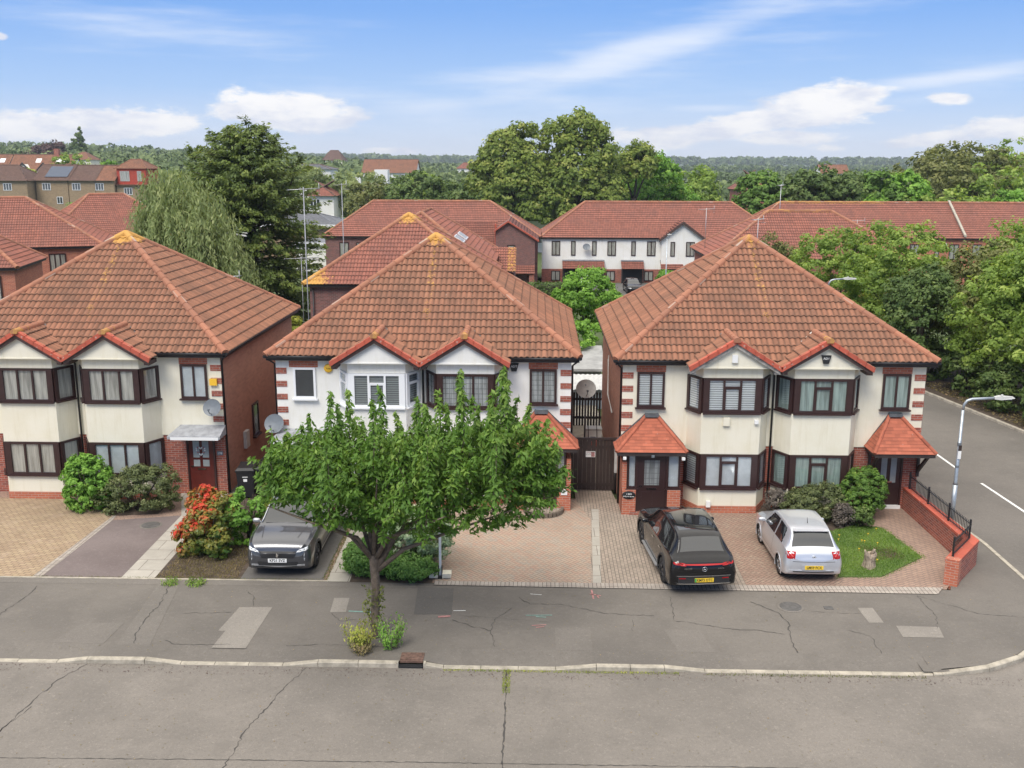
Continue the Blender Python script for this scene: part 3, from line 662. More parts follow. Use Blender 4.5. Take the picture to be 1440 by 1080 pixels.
sheet('red_block_drive', [(5.6, 24.72), (8.2, 24.72), (8.15, 25.3), (8.75, 28.7), (7.2, 30.4), (5.6, 30.5)], .012, 'herring_red')
sheet('drive_strip', [(5.35, 24.72), (5.6, 24.72), (5.6, 30.5), (5.5, 30.5)], .016, 'block_line')
sheet('garden_path', [(8.2, 24.72), (10.75, 24.72), (11.3, 25.4), (11.86, 26.2), (11.9, 31.1), (10.2, 31.1), (10.2, 29.6), (8.75, 28.7), (8.15, 25.3)], .012, 'path_blocks')
sheet('planting_bed', [(7.1, 30.4), (8.75, 28.5), (10.35, 29.4), (10.7, 30.2), (10.4, 31.), (7.1, 31)], .020, 'dirt')
lawn_pts = [(8.2, 25.3), (9.37, 25.37), (10.95, 26.75), (10.6, 29.0), (9.9, 29.3), (8.85, 28.6)]
mbx = MB(); mbx.prism(lawn_pts, -.02, .045); tag(mbx.build('lawn', 'grass'), kind='structure')
sheet('worn_patch', [(9.5, 26.6), (10.35, 26.65), (10.3, 27.3), (9.55, 27.3)], .05, 'dirt')
sheet('alley_ground', [(-10.3, 31.7), (-8.2, 31.7), (-8.2, 46), (-10.3, 46)], .006, 'drive_grey')
sheet('alley_yard', [(1.2, 33), (2.8, 33), (2.8, 46), (1.2, 46)], .006, 'concrete')
# surface repairs
for nm, mat, pts in (('pavement_patch', 'patch_light', [(-7.37, 22.99), (-6.55, 23.02), (-6.58, 21.7), (-6.6, 20.85), (-7.39, 20.85), (-7.33, 21.7), (-7.5, 21.7)]),
                     ('pavement_trench', 'patch_mid', [(-9.92, 24.29), (-9.35, 24.31), (-8.85, 20.95), (-9.63, 20.95)]),
                     ('pavement_patch', 'patch_light', [(-5.11, 23.61), (-4.72, 23.62), (-4.66, 22.8), (-5.05, 22.78)]),
                     ('pavement_patch', 'patch_dark', [(-3.05, 24.35), (-2.1, 24.3), (-2.03, 22.76), (-2.96, 22.73)]),
                     ('pavement_patch', 'patch_light', [(8.12, 23.44), (8.5, 23.45), (8.5, 22.62), (8.14, 22.61)]),
                     ('pavement_patch', 'patch_light', [(8.74, 22.47), (9.75, 22.43), (9.66, 21.87), (8.7, 21.88)]),
                     ('pavement_trench', 'patch_mid', [(.5, 22.1), (1.35, 22.15), (1.35, 20.99), (.5, 20.99)]),
                     ('pavement_trench', 'patch_mid', [(3.1, 22.1), (3.95, 22.1), (4.15, 20.99), (3.3, 20.99)]),
                     ('pavement_patch', 'patch_mid', [(-10.9, 22.0), (-9.9, 22.05), (-9.95, 20.99), (-11.2, 20.99)])):
    sheet(nm, pts, .005, mat)
# long edging line between pavement and drives
mbx = MB(); mbx.box(-60, -5.5, 24.6, 24.66, -.02, .022); tag(mbx.build('drive_edge_kerb', 'kerb'), kind='structure')
sheet('pavement_band', [(-60, 24.25), (-3.1, 24.3), (-3.1, 24.6), (-60, 24.6)], .004, 'patch_mid')
sheet('verge', [(20.6, 24), (34, 24), (34, 58), (17.2, 58), (19.3, 47.4), (20.55, 40.5)], -.0, 'dirt')
def ribbon(mb, pts, w, z, jit=.035):
    out = []
    for a, b in zip(pts, pts[1:]):
        n = max(2, int(math.dist(a, b)/.09))
        for i in range(n):
            f = i/n; k = jit*math.sin(f*math.pi)**.3 if n > 2 else 0
            out.append((a[0]+(b[0]-a[0])*f+random.uniform(-k, k), a[1]+(b[1]-a[1])*f+random.uniform(-k, k)))
    out.append(pts[-1]); L = []; Rr = []
    for i, p in enumerate(out):
        q = out[min(i+1, len(out)-1)]; o = out[max(i-1, 0)]; dx, dy = q[0]-o[0], q[1]-o[1]; l = math.hypot(dx, dy) or 1
        ww = w*random.uniform(.12, 1.0)*.8; nx, ny = -dy/l*ww/2, dx/l*ww/2
        L.append((p[0]+nx, p[1]+ny, z)); Rr.append((p[0]-nx, p[1]-ny, z))
    n = len(out); mb.add(L+Rr, [(n+i, n+i+1, i+1, i) for i in range(n-1)])
RZ = -.0955
cr = MB()
ribbon(cr, [(-10.53, 17.4), (-10.43, 18.6), (-10.32, 19.5), (-9.98, 20.2)], .045, RZ)
ribbon(cr, [(-10.6, 16.6), (-10.55, 17.4), (-10.35, 18.4)], .03, RZ)
ribbon(cr, [(-5.81, 16.), (-5.69, 16.94), (-5.69, 17.68), (-5.48, 18.48), (-5.33, 19.35), (-5.05, 20.2)], .05, RZ)
ribbon(cr, [(-.6, 20.2), (-.57, 18.36), (-.58, 15.)], .06, RZ, .02)
ribbon(cr, [(-16, 16.6), (-10.03, 16.6), (-5.6, 16.66), (-.65, 16.69), (4.38, 16.71), (12, 16.68)], .04, RZ, .015)
tag(cr.build('road_crack', 'crack'), kind='structure')
pc = MB()
for pts, w in (([(-13.15, 22.2), (-13.07, 22.98), (-13.0, 23.61), (-13.05, 24.1)], .035), ([(-9.58, 24.2), (-9.42, 23.09), (-9.47, 22.29), (-9.39, 21.43), (-9.24, 21)], .05),
               ([(-7.5, 24.01), (-7.17, 23.59), (-7.03, 23.05)], .03), ([(-2., 22.45), (-1.55, 22.15), (-1.03, 21.91), (-.89, 21.09)], .03), ([(-1.03, 21.91), (-.93, 22.56), (-.55, 23.17)], .025),
               ([(-.38, 23.8), (-.11, 23.39), (.7, 23.41), (1.75, 22.92), (2.96, 22.83)], .03), ([(3.49, 23.92), (3.45, 23.09), (3.42, 22.57), (4.75, 22.16), (5.26, 22.14), (5.97, 21.94)], .03),
               ([(5.5, 23.7), (6.07, 23.09), (6.18, 22.58), (6.02, 21.65), (6.02, 21.03)], .045), ([(7.5, 22.2), (7.95, 21.9), (7.92, 21.05)], .025), ([(9.68, 22.35), (9.92, 23.09), (9.89, 24.21)], .025),
               ([(-5.7, 21.), (-4.97, 21.1), (-4.19, 21.05), (-3.2, 21)], .03), ([(-8.7, 22.6), (-7.5, 22.7)], .02), ([(-5., 22.75), (-4.7, 22.3), (-4.3, 22.4)], .025), ([(-2.1, 22.75), (-1., 22.6), (.4, 22.4)], .012),
               ([(9.9, 24.2), (11., 23.2), (12.3, 23.)], .02), ([(2.4, 22.6), (2.35, 22.)], .015), ([(6.9, 23.2), (8.1, 23.1)], .015), ([(-8.6, 21.2), (-8.3, 21.0), (-7., 21.02)], .03)):
    ribbon(pc, pts, w, .0075)
tag(pc.build('pavement_crack', 'crack'), kind='structure')
# white centre line of the side road
wl = MB()
for (a, b) in (((15.5, 40.8), (15.56, 35.7)), ((15.72, 33.95), (15.87, 30.2)), ((15.95, 28.4), (16.05, 24.6)), ((15.4, 46.5), (15.3, 43.))):
    dx, dy = b[0]-a[0], b[1]-a[1]; l = math.hypot(dx, dy); nx, ny = -dy/l*.05, dx/l*.05
    wl.poly([(a[0]-nx, a[1]-ny, -.09), (a[0]+nx, a[1]+ny, -.09), (b[0]+nx, b[1]+ny, -.09), (b[0]-nx, b[1]-ny, -.09)][::-1])
wl.poly([(14.05, 25.95), (14.45, 25.75), (14.6, 26.15), (14.2, 26.4)][0:0] or [(13.95, 25.9, -.09), (14.35, 25.5, -.09), (14.8, 25.9, -.09), (14.1, 26.35, -.09)])
tag(wl.build('road_marking', 'road_white'), kind='structure')
mk = MB()
def scrawl(mb, pts, w=.03):
    for a, b in zip(pts, pts[1:]):
        dx, dy = b[0]-a[0], b[1]-a[1]; l = math.hypot(dx, dy); nx, ny = -dy/l*w/2, dx/l*w/2
        mb.poly([(a[0]-nx, a[1]-ny, .009), (a[0]+nx, a[1]+ny, .009), (b[0]+nx, b[1]+ny, .009), (b[0]-nx, b[1]-ny, .009)][::-1])
scrawl(mk, [(1.5, 24.3), (1.52, 23.75)], .045); scrawl(mk, [(1.44, 24.05), (1.72, 23.95)], .04); scrawl(mk, [(1.62, 24.0), (1.66, 23.8)], .04); scrawl(mk, [(-2.35, 22.6), (-2.05, 22.65)], .09); scrawl(mk, [(-.05, 22.2), (.3, 22.25)], .03); scrawl(mk,[(.05,22.1),(.25,22.15)],.03)
tag(mk.build('pink_spray_marks', 'pink'), kind='structure')
mk = MB(); scrawl(mk, [(-4.6, 22.85), (-4.0, 22.8)], .05); scrawl(mk, [(-.2, 22.75), (.45, 22.78)], .03); scrawl(mk, [(.05, 22.68), (.3, 22.66)], .03); tag(mk.build('green_spray_marks', 'cyan'), kind='structure')
mk = MB(); scrawl(mk, [(-2., 22.95), (-1.7, 22.97)], .03); scrawl(mk, [(-.1, 24.0), (.2, 23.95)], .02); tag(mk.build('white_spray_marks', 'road_white'), kind='structure')
# covers and gully
def manhole(name, x, y, r, label, z=.008):
    mb = MB(); mb.lathe([(r, z), (r, z+.006), (r*.9, z+.008), (0.001, z+.008)], (x, y, 0), 28, 0); mb.lathe([(r*1.25, z-.002), (r*1.22, z+.002), (r, z+.003)], (x, y, 0), 28, 1)
    return tag(mb.build(name, ['iron', 'patch_mid']), label, 'manhole cover')
manhole('manhole_cover', 6.45, 23.45, .27, 'round worn manhole cover in the pavement below the silver hatchback')
manhole('manhole_cover', -11.75, 28.6, .27, 'round dark manhole cover sunk in the reddish tar drive', .018)
mb = MB(); mb.box(7.28, 7.5, 23.33, 23.5, .0, .012); tag(mb.build('stopcock_cover', 'iron'), 'small square iron cover in the pavement behind the silver hatchback', 'utility cover')
g = empty('drain_gully', (-2.73, 20.5, 0), 'rusty iron kerb gully beside the weeds at the foot of the street tree', 'drain')
mb = MB(); mb.box(-.26, .26, -.08, .24, -.02, .02); mb.box(-.26, .26, -.14, -.08, -.035, .008); mb.build('lid', 'rust', g)
mb = MB(); mb.box(-.27, .27, -.27, -.14, -.2, -.06); mb.build('opening', 'dark_void', g); mb = MB()
mb.box(-.33, -.28, -.26, -.14, -.2, .02); mb.box(.28, .33, -.26, -.14, -.2, .02); mb.build('kerb_stone', 'kerb', g)
# ------------------------------------------------------------------ the three pairs of houses
def hexbrick(mb, x0, x1, y0, y1, z0, z1): mb.box(x0, x1, y0, y1, z0, z1)
def lichen_fn(cx, cy, apex, lines=True, strong=1.):
    def f(p):
        d = (Vector(p)-Vector(apex)).length; v = max(0., 1.-d/1.0)*.9*strong
        if lines: v = max(v, (.42 if abs(p[0]-cx) < .14 and p[1] < cy else 0)*(1 if p[2] > apex[2]-2.6 else .55))
        return v
    return f
def canopy_roof(parent, x0, x1, yf, ze, tx0, tx1, zt, brackets=False, dx=.0):
    """hipped lean-to roof of small plain tiles with a lead capped top"""
    r = MB(); H = zt-ze; L = math.hypot(yf, H)
    tile_slope(r, (x0, -yf, ze), (1, 0, 0), (0, yf, H), L, lambda v: (tx0-x0)*v/L, lambda v: (x1-x0)-(x1-tx1)*v/L, du=.06, course=.115, amp=0, step=.016)
    dl = tx0-x0; Ls = math.hypot(dl, H); tile_slope(r, (x0, -yf, ze), (0, 1, 0), (dl, 0, H), Ls, lambda v: yf*v/Ls, lambda v: yf, du=.06, course=.115, amp=0, step=.016)
    dr = x1-tx1; Ls2 = math.hypot(dr, H); tile_slope(r, (x1, -yf, ze), (0, 1, 0), (-dr, 0, H), Ls2, lambda v: yf*v/Ls2, lambda v: yf, du=.06, course=.115, amp=0, step=.016)
    o = r.build('porch_roof', 'roof_porch', parent); mark_sharp(o)
    for hx, tx in ((x0, tx0), (x1, tx1)): h = MB(); ridge_tiles(h, (hx, -yf, ze+.03), (tx, -.04, zt+.03), .06, .3); h.build('hip_tiles', 'roof_porch', o)
    l = MB(); l.box(tx0-.04, tx1+.04, -.16, -.03, zt-.03, zt+.08)
    for sx, tx in ((x0, tx0), (x1, tx1)):
        l.wedge([(sx, ze+.02), (tx, zt+.02), (tx, zt+.10), (sx+(.10 if sx < tx else -.10), ze+.14)], -.05, -.031)
    l.build('lead_flashing', 'dark_lead', o)
    f = MB(); f.box(x0+.02, x1-.02, -yf+.0, -yf+.05, ze-.13, ze-.01); f.box(x0+.02, x0+.07, -yf+.05, -.03, ze-.13, ze-.01); f.box(x1-.07, x1-.02, -yf+.05, -.03, ze-.13, ze-.01); f.box(x0+.07, x1-.07, -yf+.05, -.03, ze-.10, ze-.05)
    f.build('fascia', 'fascia', o)
    if brackets:
        b = MB()
        for x in (x0+.14, x1-.22):
            b.box(x, x+.08, -.12, -.03, ze-1.0, ze-.13); b.add([(x, -.12, ze-.85), (x+.08, -.12, ze-.85), (x+.08, -yf+.1, ze-.13), (x, -yf+.1, ze-.13), (x, -.12, ze-.70), (x+.08, -.12, ze-.70), (x+.08, -yf+.22, ze-.13), (x, -yf+.22, ze-.13)], [(0, 1, 2, 3), (7, 6, 5, 4), (0, 4, 5, 1), (1, 5, 6, 2), (0, 3, 7, 4)])
        b.build('bracket', 'fascia', o)
    return o
def enclosed_porch(H, side, number=None):
    """brick and glazed porch on side -1/+1 of the pair; drawn for side -1 and mirrored"""
    s = side; cx = lambda x: x*(-s)      # local x given for the left-hand porch (negative)
    def span(a, b): return (cx(a), cx(b)) if s < 0 else (cx(b), cx(a))
    e0, e1 = span(-4.97, -2.78); t0, t1 = span(-3.98, -3.62)
    canopy_roof(H, e0, e1, 1.12, 2.12, t0, t1, 3.02)
    b = MB()
    a0, a1 = span(-4.76, -4.32); b.box(a0, a1, -.95, -.72, 0, .83); a0, a1 = span(-4.76, -4.62); b.box(a0, a1, -.92, -.0, .0, 1.72)
    a0, a1 = span(-3.33, -2.92); b.box(a0, a1, -.95, -.72, 0, .83); a0, a1 = span(-3.02, -2.92); b.box(a0, a1, -.72, 0, 0, .83)
    b.build('porch_brickwork', 'brick_bright', H)
    back = MB(); a0, a1 = span(-4.6, -2.95); back.box(a0, a1, -.80, -.72, .84, 2.0); back.build('porch_wall', 'fascia', H)
    for (p, q) in ((-4.60, -4.30), (-3.36, -2.94)):
        a0, a1 = span(p, q); window(H, (a0, -.81), (a1, -.81), .86, 1.99, (1,), 'brown_upvc', 'shade' if s < 0 else 'lead_net', fw_=.06)
    wn = MB()
    a0, a1 = span(-4.28, -3.38); door(H, a0, a1, -.86, 1.92, 'door_brown', ((.24, .76, .48, .93),), .1, 'lead_dark' if s < 0 else 'frosted')
    p = MB(); a0, a1 = span(-4.5, -3.2); p.box(a0, a1, -.98, -.86, 0, .1); p.build('threshold', 'brick', H)
def flat_canopy(H, xc, w=1.55, z=2.18):
    m_ = MB(); m_.add([(xc-w/2-.13, -.72, z), (xc+w/2+.05, -.72, z), (xc+w/2+.05, -.03, z+.22), (xc-w/2+.1, -.03, z+.22), (xc-w/2-.13, -.72, z-.09), (xc+w/2+.05, -.72, z-.09), (xc+w/2+.05, -.03, z-.09), (xc-w/2+.1, -.03, z-.09)],
                      [(0, 1, 2, 3), (4, 7, 6, 5), (0, 4, 5, 1), (1, 5, 6, 2), (0, 3, 7, 4)])
    o = m_.build('door_canopy', 'lead', H); f = MB(); f.box(xc-w/2-.02, xc+w/2-.0, -.735, -.722, z-.12, z-.02); f.build('canopy_edge', 'white_paint', o)
def bay(H, c, opts):
    """canted two storey bay centred on local x=c, with its small gable"""
    fw2, ww, D = .915, 1.29, .68
    wall = [(c-ww, 0), (c-fw2, -D), (c+fw2, -D), (c+ww, 0)]
    def ring(e): return [(c-ww-e*1.1, .0), (c-fw2-e*.55, -D-e), (c+fw2+e*.55, -D-e), (c+ww+e*1.1, .0)]
    mat = opts['render']
    pl = MB(); pl.prism(ring(.02), 0, .24); pl.build('plinth', 'brick_bright', H)
    b = MB()
    b.prism(ring(0), .24, .82); b.prism(ring(.0), 1.95, 3.27); b.prism(ring(0), 4.40, 4.74)
    b.prism(ring(-.06), .82, 1.95); b.prism(ring(-.06), 3.27, 4.40)
    bo = b.build('bay', mat, H)
    r = ring(-.035)
    for (z0, z1, key) in ((.84, 1.94, 'low'), (3.30, 4.39, 'up')):
        fr, cu, lights, tr = opts[key]
        window(H, r[0], r[1], z0, z1, (1,), fr, opts.get('side_curtain', cu), end=(.03, .06), sill='bay', out=.07, transom=opts.get('side_transom'))
        window(H, r[1], r[2], z0, z1, lights, fr, cu, end=(.12, .12), sill='bay', transom=tr, out=.07)
        window(H, r[2], r[3], z0, z1, (1,), fr, opts.get('side_curtain', cu), end=(.06, .03), sill='bay', out=.07, transom=opts.get('side_transom'))
    # gable: projecting soffit box, cream triangle, barge boards, little tiled roof
    gs, yf, ze, za = 1.37, -1.02, 4.76, 5.60
    g = MB(); sl = (za-ze)/gs
    g.wedge([(c-gs+.22, ze-.03), (c+gs-.22, ze-.03), (c+.0, za-.12)], -.86, -.30); go = g.build('gable', mat, H)
    g = MB(); g.prism([(c-gs+.2, -.88), (c+gs-.2, -.88), (c+gs-.08, 0), (c-gs+.08, 0)], 4.735, 4.775); g.build('soffit', mat, go)
    bb = MB()
    for s in (-1, 1):
        bb.wedge([(c+s*gs, ze-.19), (c+s*gs, ze-.02), (c, za-.03), (c, za-.20)], yf+.045, yf+.085)
        bb.box(c+s*gs, c+s*(gs-.17), yf+.085, -.3, ze-.19, ze-.06)
    bb.build('barge_board', opts.get('barge', 'barge'), go)
    r = MB(); rise = za-ze; L = math.hypot(gs, rise); yb0, yb1 = -.30, .80
    def lim(v): return (yb0-yf)+(yb1-yb0)*v/L
    tile_slope(r, (c-gs, yf, ze), (0, 1, 0), (gs, 0, rise), L, lambda v: 0, lim, course=.345)
    tile_slope(r, (c+gs, yf, ze), (0, 1, 0), (-gs, 0, rise), L, lambda v: 0, lim, course=.345)
    ro = r.build('gable_roof', 'roof', go); mark_sharp(ro)
    vt = MB()
    for s in (-1, 1):
        A, B = Vector((c+s*(gs+.02), yf+.02, ze+.0)), Vector((c, yf+.02, za+.03)); n = 5; t = (B-A)/n
        for i in range(n):
            p, q = A+t*i, A+t*(i+1.03); ov = .012*(1-0)
            up_ = Vector((-s*0, 0, 1)); nn = Vector((s*rise, 0, gs)).normalized()
            a0, a1 = nn*(.055+ov), nn*.045
            for (y0, y1, d) in ((-.035, .15, 0),):
                vs = [p+Vector((0, y0, -.09)), q+Vector((0, y0, -.09)), q+a1+Vector((0, y0, 0)), p+a0+Vector((0, y0, 0)), p+Vector((0, y1, -.02)), q+Vector((0, y1, -.02)), q+a1+Vector((0, y1, 0)), p+a0+Vector((0, y1, 0))]
                vt.add(vs, [(0, 1, 2, 3), (7, 6, 5, 4), (3, 2, 6, 7), (0, 3, 7, 4), (1, 5, 6, 2), (0, 4, 5, 1)])
    vt.build('verge_tiles', 'verge', go)
    rg = MB(); li = lambda p: .55 if p[1] < -.35 and opts.get('lich', True) else .1
    ridge_tiles(rg, (c, yf-.04, za+.06), (c, .75, za+.06), .10, .36, lichen=li); rg.build('ridge_tiles', 'ridge', go)
    vl = MB()
    for s in (-1, 1):
        vl.tube([(c+s*(gs-.0), yb0+.0, ze+.05), (c+s*.05, yb1-.02, za+.04)], .022, 5)
    vl.build('valley', 'white_paint' if opts.get('mortar_valley') else 'dark_lead', go)
    return bo
def pair(X, Y, label, o):
    H = empty('semi_detached_house', (X, Y, 0), label, 'house', 'semi-detached pairs along the street'); hw, dep = 4.74, 9.6
    w = MB(); w.box(-hw, hw, 0, dep, 0, 4.72); wo = w.build('wall', 'brick', H)
    # side walls in the plainer brick
    w = MB(); w.box(-hw-.006, -hw, .10, dep, 0, 4.72); w.box(hw, hw+.006, .10, dep, 0, 4.72); w.build('side_wall', o.get('side', 'brick_side'), H)
    w = MB(); w.box(-hw-.012, hw+.012, -.03, 0, 2.04, 4.72); w.build('render', o['render'], H)
    q = MB()
    for s in (-1, 1):
        for z in (4.23, 3.80, 3.37, 2.94, 2.51): q.box(s*(hw+.02), s*(hw-.33), -.048, .01, z, z+.19)
    q.build('quoin_block', 'brick', H)
    # main roof
    ex = 5.03; ze, za = 4.86, 8.32; y0, y1 = -.32, 9.88; ym = (y0+y1)/2
    lf = lichen_fn(0, ym, (0, ym, za), True, o.get('lichen', 1.))
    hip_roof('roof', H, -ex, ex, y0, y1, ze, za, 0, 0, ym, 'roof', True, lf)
    fa = MB(); e = ex-.03
    segs = [(-e, -2.80), (2.80, e)]
    for a, b in segs: fa.box(a, b, y0+.06, y0+.10, 4.70, 4.85)
    fa.box(-e, e, y1-.10, y1-.06, 4.70, 4.85); fa.box(-e, -e+.04, y0+.10, y1-.1, 4.70, 4.85); fa.box(e-.04, e, y0+.10, y1-.1, 4.70, 4.85)
    fo = fa.build('fascia', 'fascia', H); so_ = MB(); so_.box(-e+.04, e-.04, y0+.10, y1-.10, 4.715, 4.74); so_.build('soffit', 'fascia', fo)
    gt = MB()
    for a, b in segs: gt.tube([(a, y0-.0, 4.83), (b, y0-.0, 4.83)], .055, 8)
    for s in (-1, 1): gt.tube([(s*(ex+.0), y0, 4.83), (s*(ex+.0), y1, 4.83)], .055, 8)
    gt.build('gutter', 'black_plastic', H)
    dp = MB(); dp.tube([(0, -.30, 4.66), (0, -.12, 4.45), (0, -.10, .05)], .035, 8)
    for s in (-1, 1):
        if s in o.get('corner_pipes', (-1, 1)): dp.tube([(s*ex*.985, y0+.02, 4.76), (s*(hw+.05), -.0, 4.55), (s*(hw+.05), .06, .05)], .035, 8)
    dp.build('downpipe', 'black_plastic', H)
    # central hopper under the valley
    hp = MB(); hp.box(-.09, .09, -.42, -.22, 4.60, 4.72); hp.build('hopper', 'fascia', H)
    for s, k in ((-1, 'L'), (1, 'R')):
        b = dict(o[k]); b.setdefault('render', o['render'])
        bay(H, s*1.40, b)
        x0, x1 = (s*4.29, s*3.42) if s < 0 else (3.42, 4.29)
        fr, cu, lights, tr = b['small']
        z0 = 3.30 if fr != 'white_upvc' else 3.42; xx0 = x0+(.0 if fr != 'white_upvc' else .1)
        window(H, (xx0, -.035), (x1-(0 if fr != 'white_upvc' else .05), -.035), z0, 4.44, lights, fr, cu, transom=tr)
        lt = MB(); lt.box(x0-.03, x1+.03, -.042, -.01, 4.445, 4.70); lt.build('lintel', 'brick_bright', H)
    return H
br, wh = 'brown_upvc', 'white_upvc'
HR = pair(7.5, 31.0, 'cream pair of houses on the right, behind the black car and the silver hatchback', dict(render='cream', lichen=.8,
    corner_pipes=(-1,), side='brick_side',
    L=dict(up=(br, 'blind', (1, 1.1, 1), {1: .72}), low=(br, 'shade', (1, 1.1, 1), {1: .75}), small=(br, 'blind', (1, 1), None), barge='grey_wood', side_curtain='blind', lich=False),
    R=dict(up=(br, 'net_green', (1, 1.1, 1), {1: .72}), low=(br, 'net_green', (1, 1.1, 1), {1: .72}), small=(br, 'net_green', (1, 1), None), mortar_valley=True)))
HM = pair(-3.62, 31.3, 'white semi-detached pair in the middle, half hidden by the street tree', dict(render='white_render', lichen=1.1, corner_pipes=(-1, 1),
    L=dict(up=(wh, 'dark_blind', (1, 1.1, 1), {1: .68}), low=(wh, 'dark_blind', (1, 1.1, 1), {1: .68}), small=(wh, 'dark_room', (1,), None), side_curtain='dark_blind', side_transom={0: .68}),
    R=dict(up=(br, 'lead_net', (1, 1, 1), None), low=(br, 'lead_net', (1, 1, 1), None), small=(br, 'lead_net', (1, 1), None))))
HL = pair(-15.03, 31.65, 'cream semi-detached pair on the left with net curtains in every window', dict(render='cream', lichen=1.5, corner_pipes=(1,),
    L=dict(up=(br, 'net', (1, 1, 1), None), low=(br, 'net', (1, 1, 1), None), small=(br, 'net', (1, 1), None)),
    R=dict(up=(br, 'net', (1, 1.15, 1), None), low=(br, 'shade', (1, 1.15, 1), None), small=(br, 'shade', (1, 1), None))))
# entrances
enclosed_porch(HR, -1); enclosed_porch(HM, 1)
canopy_roof(HR, 3.02, 4.93, .98, 2.10, 3.72, 4.06, 3.10, True)
door(HR, 3.46, 4.22, -.02, 2.0, 'door_brown', ((.18, .42, .4, .92), (.58, .82, .4, .92)), .12)
mb = MB(); mb.box(3.4, 4.28, -.14, -.03, 0, .12); mb.build('threshold', 'white_paint', HR)
mb = MB(); mb.box(4.25, 4.76, -.03, -.0, 0, 2.04); mb.build('brick_pier', 'brick', HR)
flat_canopy(HL, 3.98); door(HL, 3.52, 4.34, -.02, 2.0, 'door_red', ((.18, .44, .62, .92), (.56, .82, .62, .92), (.18, .44, .46, .58), (.56, .82, .46, .58)), .1)
flat_canopy(HM, -3.98); door(HM, -4.34, -3.52, -.02, 2.0, 'white_upvc', ((.2, .8, .5, .9),), .1, frame='white_upvc')

def wreath():
    W_ = empty('door_wreath', (HL.location.x+3.93, HL.location.y-.075, 1.52), 'small pale heart-shaped wreath hanging on the mahogany front door', 'wreath'); mb = MB()
    for i in range(18):
        t = 2*math.pi*i/18; x = .15*math.sin(t)**3; z = .13*math.cos(t)-.05*math.cos(2*t)-.02*math.cos(3*t)
        mb.lathe([(0.001, -.03), (.026, -.015), (.026, .015), (.001, .03)], (x, 0, z), 6, i % 3 == 0)
    mb.build('flowers', ['white_paint', 'pink'], W_)
wreath()
# the wall of the alley cottage side: windows, meter box, alarm boxes, numbers
def small_box(H, nm, x, y, z, w, h, d_, mat): mb = MB(); mb.box(x-w/2, x+w/2, y-d_, y, z-h/2, z+h/2); o = mb.build(nm, mat, H); return o
def alarm_round(H, x, z, y=-.03):
    mb = MB(); mb.lathe([(.14, 0), (.14, -.05), (.11, -.075), (.001, -.078)], (x, y, z), 20, 0, 'Y'); o = mb.build('alarm_box', 'yellow', H); text_mesh('lettering', 'Yale', .09, 'dark_void', o, (x, y-.081, z), (R(90), 0, 0))
def alarm_shield(H, x, z, y, txt):
    mb = MB(); mb.wedge([(x-.15, z+.13), (x+.15, z+.13), (x+.08, z-.13), (x-.08, z-.13)], y-.07, y); o = mb.build('alarm_box', 'black_plastic', H); text_mesh('lettering', txt, .10, 'white_paint', o, (x, y-.073, z+.03), (R(90), 0, 0))
alarm_round(HM, -3.05, 4.42); alarm_shield(HM, 2.92, 4.5, -.03, 'ADT'); alarm_shield(HR, 1.35, 5.05, -.86, 'AD1'); small_box(HR, 'alarm_box', -1.42, -.86, 5.05, .17, .24, .08, 'white_paint')
o_ = small_box(HR, 'alarm_box', -1.55, -.68, 3.02, .2, .26, .09, 'cream'); small_box(HR, 'camera_box', -.62, -.68, 3.02, .12, .12, .1, 'white_paint'); small_box(HR, 'socket_box', -2.0, -.70, .32, .13, .2, .09, 'white_paint')
small_box(HL, 'alarm_box', 4.5, -.05, 3.86, .24, .22, .07, 'yellow')
n_ = small_box(HL, 'house_number', 4.55, -.005, 1.42, .2, .13, .02, 'dish'); text_mesh('lettering', '178', .10, 'white_paint', n_, (4.55, -.028, 1.42), (R(90), 0, 0))
mb = MB(); mb.lathe([(.17, 0), (.17, -.02), (.001, -.022)], (0, 0, 0), 20, 0, 'Y'); n_ = mb.build('house_sign', 'dark_void', HR, (-4.54, -.955, .66)); n_.scale = (1.25, 1, .75)
text_mesh('lettering', '180', .10, 'white_paint', n_, (0, -.025, .045), (R(90), 0, 0)); text_mesh('lettering', 'Melrose', .085, 'white_paint', n_, (0, -.025, -.055), (R(90), 0, 0))
mb = MB(); mb.wedge([(-.1, -.08), (.1, -.08), (.1, .05), (0, .12), (-.1, .05)], -.02, 0); n_ = mb.build('house_number', 'white_paint', HM, (4.55, -.955, .62)); text_mesh('lettering', '11', .09, 'dark_void', n_, (0, -.024, .0), (R(90), 0, 0))
for x in (-4.72, -2.9): small_box(HR, 'porch_light', x, -1.13, 1.93, .1, .08, .08, 'white_paint')
small_box(HR, 'camera_box', -3.84, -1.10, 1.99, .09, .07, .06, 'dish')
# side openings of the left pair facing the alley
window(HL, (4.75, 3.2), (4.75, 3.9), 1.1, 2.3, (1,), br, 'dark_room', sill=True)
mb = MB(); mb.box(4.75, 4.86, 2.0, 2.4, 1.0, 1.6); mb.build('meter_box', 'dish_light', HL)
mb = MB(); mb.tube([(-4.80, 5.8, 3.7), (-4.85, 4.6, 2.6), (-4.80, 3.5, 2.2)], .015, 5); mb.tube([(-4.80, 5.5, 3.9), (-4.90, 4.3, 2.7), (-4.80, 3.2, 2.3)], .015, 5); mb.build('cable', 'dish_light', HR)
mb = MB(); mb.box(-4.84, -4.75, 1.2, 1.4, .7, 1.6); mb.build('meter_box', 'dish_light', HR)
